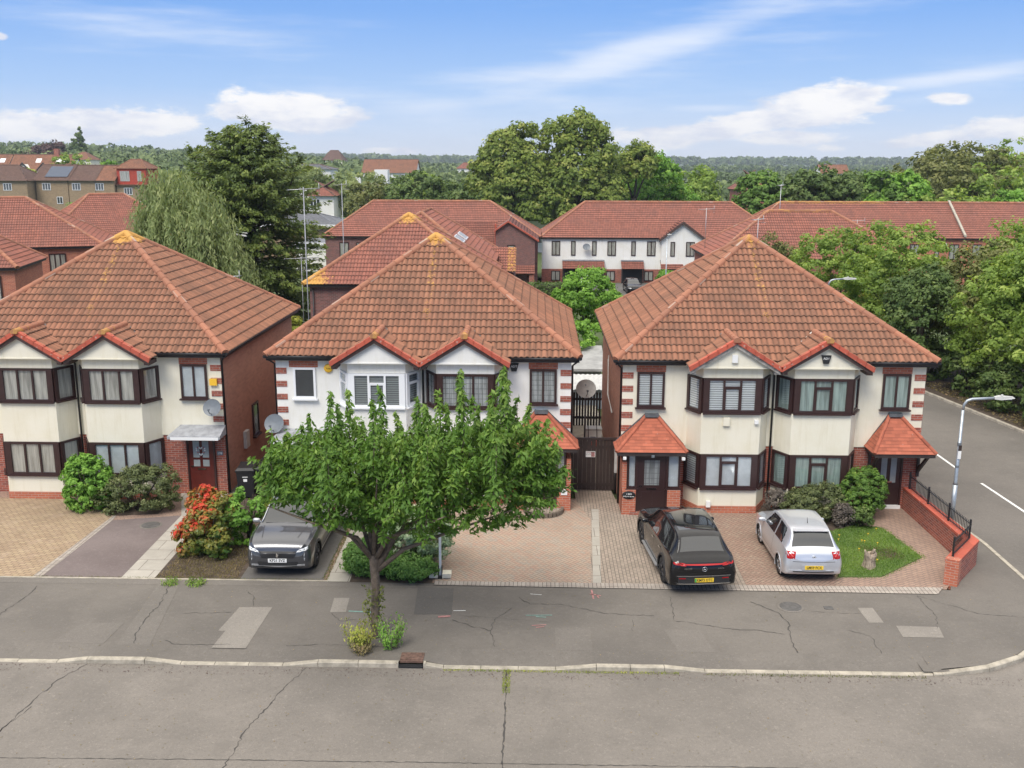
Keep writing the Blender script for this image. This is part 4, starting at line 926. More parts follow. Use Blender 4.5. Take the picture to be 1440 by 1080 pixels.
# curved step of the middle porch
st = empty('curved_step', (-3.62+3.9, 30.3, 0), 'half-round block step in front of the middle porch', 'step'); mb = MB(); pts = [(.55*math.cos(a), -.62*math.sin(a)) for a in [math.pi*i/12 for i in range(13)]]
mb.prism([(x*1.0, y) for x, y in pts], 0, .12); mb.build('top', 'block_line', st); mb = MB()
for i in range(14):
    a = math.pi*(i+.5)/14; x, y = .60*math.cos(a), -.67*math.sin(a); t = Vector((-math.sin(a), -math.cos(a), 0)); n = Vector((math.cos(a), -math.sin(a), 0)); p = Vector((x, y, 0))
    c = [p-t*.055-n*.05, p+t*.055-n*.05, p+t*.055+n*.05, p-t*.055+n*.05]; mb.prism([(q.x, q.y) for q in c], 0, .16)
mb.build('edging', 'fence_grey', st)
# ------------------------------------------------------------------ vehicles
def pchip(xs, ys, x):
    """smooth monotone interpolation"""
    xs, ys, x = np.asarray(xs, float), np.asarray(ys, float), np.asarray(x, float)
    h = np.diff(xs); dl = np.diff(ys)/h; m_ = np.zeros(len(xs)); m_[0], m_[-1] = dl[0], dl[-1]
    for i in range(1, len(xs)-1):
        if dl[i-1]*dl[i] > 0: m_[i] = 2*dl[i-1]*dl[i]/(dl[i-1]+dl[i])
    k = np.clip(np.searchsorted(xs, x)-1, 0, len(h)-1); t = (x-xs[k])/h[k]
    return (2*t**3-3*t*t+1)*ys[k]+(t**3-2*t*t+t)*h[k]*m_[k]+(-2*t**3+3*t*t)*ys[k+1]+(t**3-t*t)*h[k]*m_[k+1]
class Car:
    """body lofted along its length; s = distance from the front bumper; local +Y points forward, origin on the ground at mid length"""
    def __init__(c, st, L): c.st = np.array(st, float); c.L = L
    def params(c, s): return [pchip(c.st[:, 0], c.st[:, k], s) for k in range(1, 7)]   # zb, zbelt, ztop, wlow, wbelt, wtop
    def section(c, s):
        zb, ze, zt, wl, wb, wt = [float(v) for v in c.params(s)]
        zm = zb+(ze-zb)*.55; wm = max(wl, wb)+.012
        P_ = [(0, zb), (wl*.55, zb), (wl*.93, zb+.01), (wl, zb+.07), (wm, zb+(ze-zb)*.32), (wm+.004, zm), ((wb+wm)/2, zm+(ze-zm)*.6), (wb, ze), (wb-(wb-wt)*.10, ze+(zt-ze)*.10),
              (wb-(wb-wt)*.52, ze+(zt-ze)*.52), (wt+(wb-wt)*.08, zt-(zt-ze)*.07), (wt-.03, zt-(zt-ze)*.015), (wt*.75, zt+.012), (wt*.4, zt+.022), (0, zt+.026)]
        return P_
    def sub(c, P_, k=4):
        out = []; n = len(P_)
        for i in range(n-1):
            p0, p1, p2, p3 = P_[max(i-1, 0)], P_[i], P_[i+1], P_[min(i+2, n-1)]
            for j in range(k):
                t = j/k; tt, t3 = t*t, t*t*t
                out.append(tuple(.5*((2*p1[a])+(-p0[a]+p2[a])*t+(2*p0[a]-5*p1[a]+4*p2[a]-p3[a])*tt+(-p0[a]+3*p1[a]-3*p2[a]+p3[a])*t3) for a in (0, 1)))
        out.append(P_[-1]); return out
    def side_x(c, s, z):
        q = c.sub(c.section(s), 3); best = 0
        for (x0, z0), (x1, z1) in zip(q, q[1:]):
            if min(z0, z1)-1e-6 <= z <= max(z0, z1)+1e-6 and abs(z1-z0) > 1e-6: best = max(best, x0+(x1-x0)*(z-z0)/(z1-z0))
        return best
    def top_z(c, s, x):
        q = c.sub(c.section(s), 3); best = 0
        for (x0, z0), (x1, z1) in zip(q, q[1:]):
            if min(x0, x1)-1e-6 <= x <= max(x0, x1)+1e-6 and abs(x1-x0) > 1e-6: best = max(best, z0+(z1-z0)*(x-x0)/(x1-x0))
        return best
    def end_y(c, x, z, rear=True):
        """y of the body surface at (x, z) seen from the rear or the front"""
        x = abs(x); rng_ = np.arange(c.L, c.L-1.3, -.02) if rear else np.arange(0, 1.3, .02); bul = c.bR if rear else c.bF
        for i, s in enumerate(rng_):
            sx = c.side_x(s, z)
            if sx >= x and sx > 0:
                if i == 0: f = x/sx; e = bul*max(0, 1-f*f)*.9; return (-c.L/2-e) if rear else (c.L/2+e)
                return c.L/2-s
        return c.L/2-rng_[-1]
    def decal(c, mb, x0, x1, z0, z1, off=.008, rear=True, sides=(1,), nx=10, nz=3, mi=0, slant=0., bow=0., shape=None):
        c_key = lambda x, z: c.end_y(x, z, rear); sgn = -1 if rear else 1
        for sg in sides:
            vs = []
            for j in range(nz+1):
                for i in range(nx+1):
                    x = x0+(x1-x0)*i/nx; z = z0+(z1-z0)*j/nz+slant*i/nx
                    if shape: x, z = shape(i/nx, j/nz, x, z)
                    vs.append((sg*x, c_key(x, z)+sgn*(off), z))
            k = nx+1; fs = [(j*k+i, j*k+i+1, (j+1)*k+i+1, (j+1)*k+i) for j in range(nz) for i in range(nx)]
            # edge skirt gives the piece its thickness
            b = len(vs); rim = [i for i in range(k)]+[j*k+nx for j in range(1, nz+1)]+[nz*k+i for i in range(nx-1, -1, -1)]+[j*k for j in range(nz-1, 0, -1)]
            vs += [(vs[i][0], vs[i][1]-sgn*(off+.02), vs[i][2]) for i in rim]; n = len(rim); fs += [(rim[i], b+i, b+(i+1) % n, rim[(i+1) % n]) for i in range(n)]
            mb.add(vs, fs, mi, False)
    def build(c, classify, mats, root, wheels, rw, arch_w=.06, bulgeF=.05, bulgeR=.03, arch_mat='trim', aw=None):
        c.bF, c.bR = bulgeF, bulgeR
        S = np.unique(np.concatenate([np.arange(0, .3, .03), np.arange(.3, c.L-.5, .045), np.arange(c.L-.5, c.L, .03), [c.L]]))
        rings = []
        for s in S:
            h = c.sub(c.section(s)); full = h+[(-x, z) for x, z in h[-2:0:-1]]; rings.append([(x, c.L/2-s, z) for x, z in full])
        n = len(rings[0])
        def cap(ring, y, sg, bul):
            zc = sum(p[2] for p in ring)/n; out = []
            for f in (.85, .7, .5, .3, .12): out.append([(p[0]*f, y+sg*bul*(1-f*f), zc+(p[2]-zc)*f) for p in ring])
            return out
        fr = cap(rings[0], c.L/2, 1, bulgeF)[::-1]; rr = cap(rings[-1], -c.L/2, -1, bulgeR)
        allr = fr+rings+rr; V = np.array(allr).reshape(-1, 3); F = []; K = []
        for i in range(len(allr)-1):
            for k in range(n):
                q = (i*n+k, i*n+(k+1) % n, (i+1)*n+(k+1) % n, (i+1)*n+k); ctr = V[list(q)].mean(0); s = c.L/2-ctr[1]
                if any((s-ws)**2+(ctr[2]-rw*.98)**2 < (aw or rw+.065)**2 and abs(ctr[0]) > .45 and ctr[2] < .95 for ws in wheels): continue
                e1, e2 = V[q[1]]-V[q[0]], V[q[3]]-V[q[0]]; nr = np.cross(e1, e2); F.append(q); K.append(classify(s, abs(ctr[0]), ctr[2], nr/(np.linalg.norm(nr)+1e-12)))
        F.append(tuple(range(n))); K.append(classify(0, 0, .5, (0, 1, 0))); b = (len(allr)-1)*n; F.append(tuple(range(b, b+n))[::-1]); K.append(classify(c.L, 0, .6, (0, -1, 0)))
        # separate parts
        groups = {}
        for f, k in zip(F, K): groups.setdefault(k, []).append(f)
        body = None
        for k in sorted(groups, key=lambda q: q != 'body'):
            ids = sorted({i for f in groups[k] for i in f}); mp = {j: i for i, j in enumerate(ids)}
            mb = MB(); mb.add(V[ids], [tuple(mp[i] for i in f)[::-1] for f in groups[k]], 0, True)
            o = mb.build(k, mats[k], root)
            import bmesh
            for q in [q for q in COL.objects if q.parent == root and q.name.split('.')[0] == k]:
                bm = bmesh.new(); bm.from_mesh(q.data); bmesh.ops.recalc_face_normals(bm, faces=bm.faces[:]); bm.to_mesh(q.data); bm.free(); q.data.update()
            if k == 'body': body = o
        # arches, wells and wheels
        ar = MB(); wl = MB(); R0 = aw or rw+.065
        for ws in wheels:
            for sg in (-1, 1):
                vs = []; N_ = 26
                for i in range(N_+1):
                    a = math.pi*(-.12+1.24*i/N_)
                    for rad, o_ in ((R0-.02, .0), (R0-.02, .018), (R0+arch_w, .016), (R0+arch_w+.006, -.006)):
                        s = ws-rad*math.cos(a); z = max(rw*.98+rad*math.sin(a), .16); x = max(c.side_x(s, max(z, float(c.params(s)[0])+.1)), .5) if rad > R0 else c.side_x(ws-(R0+.02)*math.cos(a), max(rw+(R0+.02)*math.sin(a), float(c.params(s)[0])+.1))
                        vs.append((sg*(x+o_), c.L/2-s, z))
                fs = [(i*4+k, i*4+k+1, (i+1)*4+k+1, (i+1)*4+k) for i in range(N_) for k in range(3)]; ar.add(vs, fs if sg > 0 else [f[::-1] for f in fs], 0, True)
                W0 = float(c.params(ws)[3]); wv = []
                for i in range(N_+1):
                    a = math.pi*(-.1+1.2*i/N_)
                    for x in (W0-.02, .38): wv.append((sg*x, c.L/2-(ws-R0*math.cos(a)), rw+R0*math.sin(a)))
                wl.add(wv, [(i*2, i*2+1, i*2+3, i*2+2) for i in range(N_)], 0, True)
                wl.box(sg*.38, sg*.40, c.L/2-ws-R0, c.L/2-ws+R0, .2, rw+R0)
        ar.build('wheel_arch', arch_mat, body); wl.build('wheel_well', 'dark_void', body)
        for ws in wheels:
            for sg in (-1, 1):
                w_ = MB(); W0 = float(c.params(ws)[3])-.012
                w_.lathe([(rw*.62, 0), (rw*.70, .0), (rw*.93, .005), (rw, -.03), (rw, -.19), (rw*.9, -.215), (rw*.5, -.21)], (0, 0, 0), 28, 0, 'X')
                t = w_.build('tyre', 'tyre', root, (sg*W0, c.L/2-ws, rw)); t.rotation_euler = (0, 0, 0 if sg > 0 else math.pi)
                r_ = MB(); r_.lathe([(rw*.70, -.005), (rw*.66, -.005), (rw*.62, -.05), (.001, -.07)], (0, 0, 0), 28, 1, 'X')
                for k in range(5):
                    a = 2*math.pi*k/5+.3
                    for da in (-.16, .16):
                        p0 = Vector((-.008, .05*math.cos(a), .05*math.sin(a))); p1 = Vector((-.012, rw*.66*math.cos(a+da), rw*.66*math.sin(a+da))); r_.tube([p0, p1], [.03, .018], 5, 0)
                r_.lathe([(.055, -.02), (.05, .0), (.001, .004)], (0, 0, 0), 12, 0, 'X')
                r_.build('rim', [mats.get('rim', 'rim'), 'dark_void'], t)
        return body
    def strip(c, mb, pts, w=.012, off=.004, sides=(-1, 1), n=10, mi=0):
        """thin strip following the body side through (s, z) points"""
        for sg in sides:
            path = []
            for (s0, z0), (s1, z1) in zip(pts, pts[1:]):
                for i in range(n): f = i/n; path.append((s0+(s1-s0)*f, z0+(z1-z0)*f))
            path.append(pts[-1]); vs = []
            for i, (s, z) in enumerate(path):
                q = path[min(i+1, len(path)-1)]; o = path[max(i-1, 0)]; dx, dz = q[0]-o[0], q[1]-o[1]; l = math.hypot(dx, dz) or 1; a, b = -dz/l*w/2, dx/l*w/2
                for k in (-1, 1): s_, z_ = s+a*k, z+b*k; vs.append((sg*(c.side_x(s_, z_)+off), c.L/2-s_, z_))
            fs = [(i*2, i*2+1, i*2+3, i*2+2) for i in range(len(path)-1)]; mb.add(vs, fs if sg > 0 else [f[::-1] for f in fs], mi, True)
def plate(root, body, y, z, facing, txt, mat, w=.52, h=.112, tilt=0., stripe=None):
    """facing -1 rear (towards -Y local) or +1 front"""
    mb = MB(); mb.box(-w/2, w/2, -.006, .006, -h/2, h/2); o = mb.build('number_plate', mat, root, (0, y, z), 0 if facing < 0 else math.pi); o.rotation_euler.x = tilt
    if stripe: s = MB(); s.box(-w/2+.003, -w/2+.05, -.008, -.006, -h/2+.004, h/2-.004); s.build('plate_band', stripe, o)
    text_mesh('lettering', txt, .11, 'dark_void', o, (.015 if stripe else 0, -.008, 0), (R(90), 0, 0), w*.82, bold=.002)
    return o
def mirror(root, c, s, z, mat, sgn, cap=None):
    mb = MB(); x = c.side_x(s, z)*sgn; pts = [(.07, -.01), (.11, .0), (.13, .03), (.13, .1), (.09, .14), (.03, .12)]
    vs = []; n = 10
    for i, (f, g_) in enumerate(((.02, .55), (.05, .9), (.13, 1.), (.2, .85), (.225, .45))):
        for k in range(n): a = 2*math.pi*k/n; vs.append((x+sgn*f, c.L/2-s+.055*g_*math.sin(a), z+.03+.075*g_*math.cos(a)))
    mb.add(vs, [(i*n+k, i*n+(k+1) % n, (i+1)*n+(k+1) % n, (i+1)*n+k) for i in range(4) for k in range(n)]+[tuple(range(4*n, 5*n))], 0, True)
    mb.tube([(x-sgn*.03, c.L/2-s, z-.01), (x+sgn*.05, c.L/2-s, z+.01)], .022, 6, 0)
    return mb.build('wing_mirror', mat, root)
def patch(c, mb, x0, x1, z0, z1, y, th=.02, bul=0., n=6, mi=0, sides=(1,), slant=0.):
    for sg in sides:
        vs = []
        for i in range(n+1):
            x = x0+(x1-x0)*i/n; yy = y(x) if callable(y) else y
            for z in (z0+slant*i/n, z1+slant*i/n): vs.append((sg*x, yy, z))
        k = len(vs); d = th; vs += [(a, b_+d, z) for a, b_, z in vs]
        fs = [(i*2, i*2+2, i*2+3, i*2+1) for i in range(n)]+[(k+i*2, k+i*2+1, k+i*2+3, k+i*2+2) for i in range(n)]+[(i*2, k+i*2, k+i*2+2, i*2+2) for i in range(n)]+[(i*2+1, i*2+3, k+i*2+3, k+i*2+1) for i in range(n)]+[(0, 1, k+1, k), (n*2, k+n*2, k+n*2+1, n*2+1)]
        mb.add(vs, fs if sg > 0 else [f[::-1] for f in fs], mi, False)
# ---- black electric SUV ------------------------------------------------
def black_suv():
    L = 4.76; root = empty('parked_car', (4.12, 26.28, .018), 'glossy black SUV seen from behind on the block drive', 'car', None, R(5.8))
    #      s    zb    zbelt ztop  wlow  wbelt wtop
    st = [(0.00, .36, .60, .66, .70, .66, .52), (.06, .26, .72, .78, .82, .76, .62), (.25, .22, .84, .91, .90, .86, .70), (.7, .20, .92, 1.0, .93, .90, .74), (1.2, .20, .97, 1.07, .925, .90, .76),
          (1.42, .20, .98, 1.13, .925, .895, .74), (2.0, .20, .99, 1.50, .925, .89, .64), (2.35, .20, .99, 1.585, .925, .89, .63), (2.9, .20, 1.0, 1.61, .925, .89, .62), (3.5, .20, 1.02, 1.59, .925, .885, .60),
          (3.95, .20, 1.03, 1.55, .93, .87, .585), (4.2, .21, 1.03, 1.475, .93, .865, .58), (4.38, .22, 1.02, 1.26, .925, .86, .62), (4.53, .24, 1.00, 1.08, .915, .85, .69), (4.64, .26, .95, 1.02, .90, .83, .70), (4.72, .30, .88, .95, .86, .79, .68), (4.76, .34, .80, .88, .80, .74, .64)]
    c = Car(st, L)
    def cl(s, x, z, n):
        zb, ze, zt, wl, wb, wt = [float(v) for v in c.params(s)]
        if z < .36 and .35 < s < 4.5 or z < .30: return 'lower_trim'
        if 1.45 < s < 2.02 and x < wt-.045 and z > ze+.05: return 'windscreen'
        if 2.2 < s < 3.9 and x < wt-.09 and z > ze+.3: return 'glass_roof'
        if 4.21 < s < 4.47 and x < wt-.05 and z > ze+.05: return 'rear_window'
        if z > ze+.03 and x > wt-.0 and 1.75 < s < 4.0 and z < zt-.085 and (s-1.75) > (z-ze)*1.05-.02 and (4.0-s) > (z-ze-.03)*.95 and not 2.62 < s < 2.69 and not 3.42 < s < 3.47: return 'side_window'
        return 'body'
    mats = {'body': 'paint_black', 'lower_trim': 'trim', 'windscreen': 'car_glass', 'glass_roof': 'car_glass', 'rear_window': 'car_glass', 'side_window': 'car_glass', 'rim': 'rim_dark'}
    body = c.build(cl, mats, root, (.90, 3.775), .365, .05, bulgeR=.05)
    ch = MB(); c.strip(ch, [(1.72, 1.0), (2.6, 1.01), (3.5, 1.035), (3.98, 1.07), (3.8, 1.24), (3.45, 1.39), (3.1, 1.47)], .016, .008); ch.build('chrome_window_line', 'chrome', root)
    sm = MB(); c.strip(sm, [(1.62, .95), (1.6, .42)], .010, .002); c.strip(sm, [(2.66, .97), (2.66, .36)], .010, .002); c.strip(sm, [(3.5, .97), (3.52, .7), (3.38, .42)], .010, .002); sm.build('door_gap', 'dark_void', body)
    hd = MB(); c.strip(hd, [(2.42, .86), (2.60, .865)], .028, .022); c.strip(hd, [(3.26, .875), (3.44, .88)], .028, .022); hd.build('door_handle', 'chrome', body)
    rb = MB()
    for sg in (-1, 1): rb.box(sg*.90, sg*1.0, L/2-3.3, L/2-1.4, .27, .31)
    rb.build('running_board', 'alu', root)
    yr = -L/2-.045
    yy = lambda x: yr+.035*(x/.8)**2+.0
    tl = MB(); c.decal(tl, -.60, .60, .885, .912, .012, nx=20, nz=1); tl.build('tail_light_bar', 'red_lamp', root)
    for sg in (-1, 1):
        t = MB(); c.decal(t, .50, .83, .865, .93, .014, sides=(sg,), nx=10, nz=3, slant=.025); t.build('tail_light', 'red_lamp', root)
    s_ = MB(); c.decal(s_, -.74, .74, .345, .372, .02, nx=22, nz=1); s_.build('bumper_trim', 'chrome', root); s_ = MB(); c.decal(s_, -.74, .74, .575, .588, .012, nx=22, nz=1); s_.build('bumper_line', 'chrome', root)
    d_ = MB(); c.decal(d_, -.70, .70, .375, .565, .006, nx=22, nz=3); d_.build('bumper_insert', 'trim', root)
    for sg in (-1, 1): rf = MB(); c.decal(rf, .50, .68, .50, .525, .012, sides=(sg,), nx=4, nz=1); rf.build('reflector', 'red_lamp', root)
    yr = c.end_y(0, .6)-.02
    plate(root, body, c.end_y(.1, .47)-.02, .468, -1, 'KM73 OTC', 'plate_y', stripe='green_band' if 'green_band' in M else None)
    # star in a ring on the tailgate
    bd = MB(); ring = [(math.cos(a)*.062, 0, math.sin(a)*.062) for a in [2*math.pi*i/20 for i in range(21)]]; bd.tube(ring, .0065, 6, 0, False)
    for k in range(3):
        a = math.pi/2+k*2*math.pi/3; bd.tube([(0, 0, 0), (math.cos(a)*.06, 0, math.sin(a)*.06)], [.011, .003], 6)
    bd.build('badge', 'chrome', root, (0, c.end_y(0, .78)-.02, .78))
    b1 = text_mesh('badge_lettering', 'EQC 400', .055, 'chrome', root, (-.44, c.end_y(.52, .79)-.015, .79), (R(90), 0, 0)); text_mesh('badge_lettering', '4MATIC', .045, 'chrome', root, (.46, c.end_y(.52, .79)-.015, .79), (R(90), 0, 0))
    sp = MB(); patch(c, sp, -.53, .53, 0, .018, lambda x: -(L/2-.56), .16, n=10); o = sp.build('roof_spoiler', 'paint_black', root); 
    o.location = (0, -.05, 1.50); o.rotation_euler.x = R(12)
    wp = MB(); wp.tube([(.05, -L/2+.42, 1.165), (.30, -L/2+.37, 1.145)], .012, 6); wp.build('rear_wiper', 'trim', root)
    mirror(root, c, 1.72, 1.02, 'paint_black', -1); mirror(root, c, 1.72, 1.02, 'paint_black', 1)
    hl = MB(); c.decal(hl, .5, .78, .68, .75, .008, False, sides=(-1, 1), nx=6, nz=2); hl.build('headlight', 'head_lamp', root)
    return root
# ---- silver hatchback ---------------------------------------------------
def silver_hatch():
    L = 3.97; root = empty('parked_car', (7.36, 26.72, .018), 'small silver two-door hatchback seen from behind, parked beside the little lawn', 'car', None, R(.5))
    st = [(0.00, .34, .56, .62, .62, .60, .48), (.06, .24, .66, .73, .72, .70, .56), (.25, .20, .76, .83, .80, .77, .62), (.6, .19, .84, .92, .83, .80, .66), (.95, .19, .88, .99, .83, .80, .68), (1.1, .19, .89, 1.04, .83, .80, .67),
          (1.65, .19, .90, 1.38, .83, .795, .575), (1.95, .19, .90, 1.445, .83, .79, .57), (2.5, .19, .915, 1.47, .83, .79, .565), (3.1, .19, .935, 1.45, .83, .785, .555), (3.42, .19, .95, 1.405, .83, .78, .545), (3.55, .20, .955, 1.33, .828, .775, .55),
          (3.74, .21, .95, 1.06, .825, .765, .62), (3.80, .22, .93, .99, .82, .755, .63), (3.88, .24, .87, .925, .80, .735, .62), (3.94, .28, .78, .84, .755, .69, .60), (3.97, .34, .68, .75, .70, .63, .54)]
    c = Car(st, L)
    def cl(s, x, z, n):
        zb, ze, zt, wl, wb, wt = [float(v) for v in c.params(s)]
        if z < .24: return 'lower_trim'
        if 1.12 < s < 1.66 and x < wt-.04 and z > ze+.05: return 'windscreen'
        if 3.46 < s < 3.765 and x < wt-.035 and z > ze+.03: return 'rear_window'
        if z > ze+.03 and x > wt and 1.35 < s < 3.32 and z < zt-.085 and (s-1.35) > (z-ze)*1.0-.02 and (3.32-s) > (z-ze-.03)*.35 and not 2.46 < s < 2.54: return 'side_window'
        return 'body'
    mats = {'body': 'paint_silver', 'lower_trim': 'trim', 'windscreen': 'car_glass', 'rear_window': 'car_glass', 'side_window': 'car_glass', 'rim': 'rim'}
    body = c.build(cl, mats, root, (.83, 3.30), .30, .022, bulgeR=.05, arch_mat='paint_silver', aw=.345)
    sm = MB(); c.strip(sm, [(1.28, .88), (1.25, .6), (1.28, .3)], .010, .002); c.strip(sm, [(2.5, .9), (2.52, .6), (2.42, .3)], .010, .002); c.strip(sm, [(.5, .48), (3.75, .50)][0:0] or [(1.15, .40), (2.95, .40)], .008, .002); sm.build('door_gap', 'dark_void', body)
    hd = MB(); c.strip(hd, [(2.24, .80), (2.41, .805)], .028, .022); hd.build('door_handle', 'paint_silver', body)
    yr = -L/2-.045
    for sg in (-1, 1):
        t = MB(); c.decal(t, .50, .775, .735, .93, .014, sides=(sg,), nx=8, nz=5, shape=lambda f, g, x, z: (x+(.05 if f < .01 else 0)*(1-g), z)); o = t.build('tail_light', 'red_lamp', root)
        i_ = MB(); c.decal(i_, .58, .68, .80, .86, .018, sides=(sg,), nx=4, nz=2); i_.build('inner_lens', 'red_glow', o)
    g = MB(); c.decal(g, -.60, .60, .655, .667, .004, nx=16, nz=1); g.build('tailgate_gap', 'dark_void', body)
    r_ = MB(); c.decal(r_, -.70, .70, .385, .41, .012, nx=18, nz=1); r_.build('bumper_lip', 'paint_silver', root)
    d_ = MB(); c.decal(d_, -.58, .58, .345, .37, .006, nx=16, nz=1); d_.build('bumper_insert', 'trim', root); yr = c.end_y(.1, .5)-.016
    b_ = MB(); b_.box(-.34, .34, -.004, .01, -.075, .075); pb = b_.build('plate_recess', 'paint_silver', root, (0, yr+.0, .50))
    plate(root, body, yr-.008, .50, -1, 'LM59 FCX', 'plate_y')
    bd = MB(); bd.lathe([(.001, -.012), (.045, -.012), (.05, 0)], (0, 0, 0), 20, 1, 'Y'); bd.lathe([(.048, -.014), (.056, -.014), (.056, 0)], (0, 0, 0), 20, 0, 'Y')
    for a, b in (((-.035, .03), (-.012, -.032)), ((-.012, -.032), (0, .0)), ((0, 0), (.012, -.032)), ((.012, -.032), (.035, .03)), ((-.016, .042), (0, .006)), ((0, .006), (.016, .042))): bd.tube([(a[0], -.016, a[1]), (b[0], -.016, b[1])], .0045, 5)
    bd.build('badge', ['chrome', 'dish'], root, (0, c.end_y(0, .78)-.01, .78))
    wp = MB(); wp.tube([(.0, -L/2+.20, 1.02), (.30, -L/2+.225, 1.03)], .012, 6); wp.build('rear_wiper', 'trim', root)
    an = MB(); an.tube([(0, -1.1, 1.49), (.02, -.98, 1.62)], [.012, .005], 5); an.build('aerial', 'trim', root)
    sp = MB(); patch(c, sp, -.50, .50, 0, .02, lambda x: 0, .14, n=8); o = sp.build('roof_spoiler', 'paint_silver', root); o.location = (0, -L/2+.42, 1.40); o.rotation_euler.x = R(10)
    mirror(root, c, 1.38, .94, 'paint_silver', -1); mirror(root, c, 1.38, .94, 'paint_silver', 1)
    hl = MB(); c.decal(hl, .42, .70, .60, .70, .008, False, sides=(-1, 1), nx=6, nz=2); hl.build('headlight', 'head_lamp', root)
    return root
# ---- grey SUV facing the street ------------------------------------------
def grey_suv():
    L = 4.64; root = empty('parked_car', (-6.85, 27.0, .018), 'dark grey SUV facing the street under the edge of the street tree', 'car', None, R(180.5))
    st = [(0.00, .36, .66, .74, .70, .66, .54), (.05, .27, .80, .88, .80, .76, .64), (.2, .22, .92, 1.0, .88, .84, .74), (.6, .20, 1.0, 1.085, .915, .88, .78), (1.05, .20, 1.03, 1.13, .92, .885, .78), (1.2, .20, 1.04, 1.17, .92, .885, .75),
          (1.85, .20, 1.05, 1.58, .92, .88, .63), (2.2, .20, 1.05, 1.64, .92, .88, .62), (3.0, .20, 1.06, 1.65, .92, .88, .615), (3.8, .20, 1.08, 1.62, .92, .87, .60), (4.2, .21, 1.09, 1.52, .915, .86, .60), (4.42, .22, 1.06, 1.22, .90, .84, .66), (4.55, .26, .95, 1.05, .86, .79, .66), (4.64, .34, .74, .84, .76, .70, .58)]
    c = Car(st, L)
    def cl(s, x, z, n):
        zb, ze, zt, wl, wb, wt = [float(v) for v in c.params(s)]
        if z < .36 and s > .3: return 'lower_trim'
        if 1.22 < s < 1.88 and x < wt-.04 and z > ze+.05: return 'windscreen'
        if z > ze+.03 and x > wt-.0 and 1.5 < s < 4.0 and z < zt-.09 and (s-1.5) > (z-ze)*1.05-.02 and (4.0-s) > (z-ze-.03)*.7 and not 2.42 < s < 2.50 and not 3.3 < s < 3.38: return 'side_window'
        if 2.1 < s < 3.5 and x < wt-.12 and z > ze+.3: return 'glass_roof'
        if 4.22 < s < 4.40 and x < wt-.04 and z > ze+.03: return 'rear_window'
        return 'body'
    mats = {'body': 'paint_grey', 'lower_trim': 'trim', 'windscreen': 'car_glass', 'glass_roof': 'car_glass', 'rear_window': 'car_glass', 'side_window': 'car_glass', 'rim': 'rim_dark'}
    body = c.build(cl, mats, root, (.90, 3.74), .345, .05, bulgeF=.06)
    yf = L/2+.03
    F = lambda o_: (lambda x: yf-.13*(abs(x)/.8)**2.2+o_)
    gr = MB(); c.decal(gr, -.56, .56, .60, .79, .006, False, nx=20, nz=4, shape=lambda f, g, x, z: (x*(.78+.22*g), z)); gr.build('grille', 'trim', root)
    for z in (.63, .665, .70, .735): sl = MB(); c.decal(sl, -.46-(z-.6)*.4, .46+(z-.6)*.4, z, z+.010, .012, False, nx=18, nz=1); sl.build('grille_bar', 'rim_dark', root)
    lg = MB(); c.decal(lg, -.56, .56, .40, .50, .006, False, nx=18, nz=2); lg.build('lower_grille', 'trim', root)
    ch = MB(); c.decal(ch, -.62, .62, .36, .385, .022, False, nx=20, nz=1); ch.build('bumper_trim', 'alu', root)
    for sg in (-1, 1): ch = MB(); c.decal(ch, .54, .74, .375, .42, .024, False, sides=(sg,), nx=5, nz=1); ch.build('bumper_corner', 'alu', root)
    for sg in (-1, 1):
        h = MB(); c.decal(h, .54, .86, .775, .82, .012, False, sides=(sg,), nx=8, nz=3, slant=.06, shape=lambda f, g, x, z: (x, z-(1-f)*0+.03*g*f)); o = h.build('headlight', 'head_lamp', root)
        f = MB(); c.decal(f, .52, .80, .755, .772, .016, False, sides=(sg,), nx=8, nz=1, slant=.055); f.build('running_light', 'white_paint', o); f = MB(); c.decal(f, .72, .745, .52, .75, .014, False, sides=(sg,), nx=1, nz=5); f.build('light_blade', 'alu', o)
    yf = c.end_y(.1, .55, False)
    plate(root, body, yf+.018, .545, 1, 'KF21 SVZ', 'plate_w')
    em = MB(); em.add([(0, .0, .07), (.03, 0, .045), (.022, 0, .01), (.04, 0, -.03), (.015, 0, -.06), (-.02, 0, -.06), (-.012, 0, -.02), (-.04, 0, .0), (-.02, 0, .03)], [tuple(range(9))]); em.wedge([(0, .07), (.03, .045), (.022, .01), (.04, -.03), (.015, -.06), (-.02, -.06), (-.012, -.02), (-.04, 0), (-.02, .03)], -.006, .006)
    em.build('badge', 'chrome', root, (0, c.end_y(0, .70, False)+.016, .70))
    hp = MB()
    for sg in (-1, 1):
        vs = []
        for i in range(9):
            s = .35+i*.09; x = .50+.12*i/8
            for dx in (-.012, .012): vs.append((sg*(x+dx), L/2-s, c.top_z(s, x+dx)+.004))
        hp.add(vs, [(i*2, i*2+1, i*2+3, i*2+2) for i in range(8)], 0, True)
    hp.build('bonnet_crease', 'rim_dark', body)
    sm = MB(); c.strip(sm, [(1.35, 1.0), (1.32, .42)], .010, .002); c.strip(sm, [(2.46, 1.02), (2.46, .36)], .010, .002); c.strip(sm, [(3.34, 1.04), (3.36, .7)], .010, .002); sm.build('door_gap', 'dark_void', body)
    ch = MB(); c.strip(ch, [(1.45, 1.07), (2.6, 1.075), (3.9, 1.10)], .018, .008); ch.build('chrome_window_line', 'chrome', root)
    si = MB(); c.strip(si, [(1.25, .36), (3.3, .36)], .03, .014); si.build('sill_trim', 'alu', root)
    pl = MB()
    for sg in (-1, 1): pl.tube([(sg*float(c.params(s)[5]-.015), L/2-s, float(c.params(s)[2])+.012) for s in (1.24, 1.4, 1.6, 1.8, 1.9)], .018, 6)
    pl.build('pillar_trim', 'alu', root)
    rr = MB()
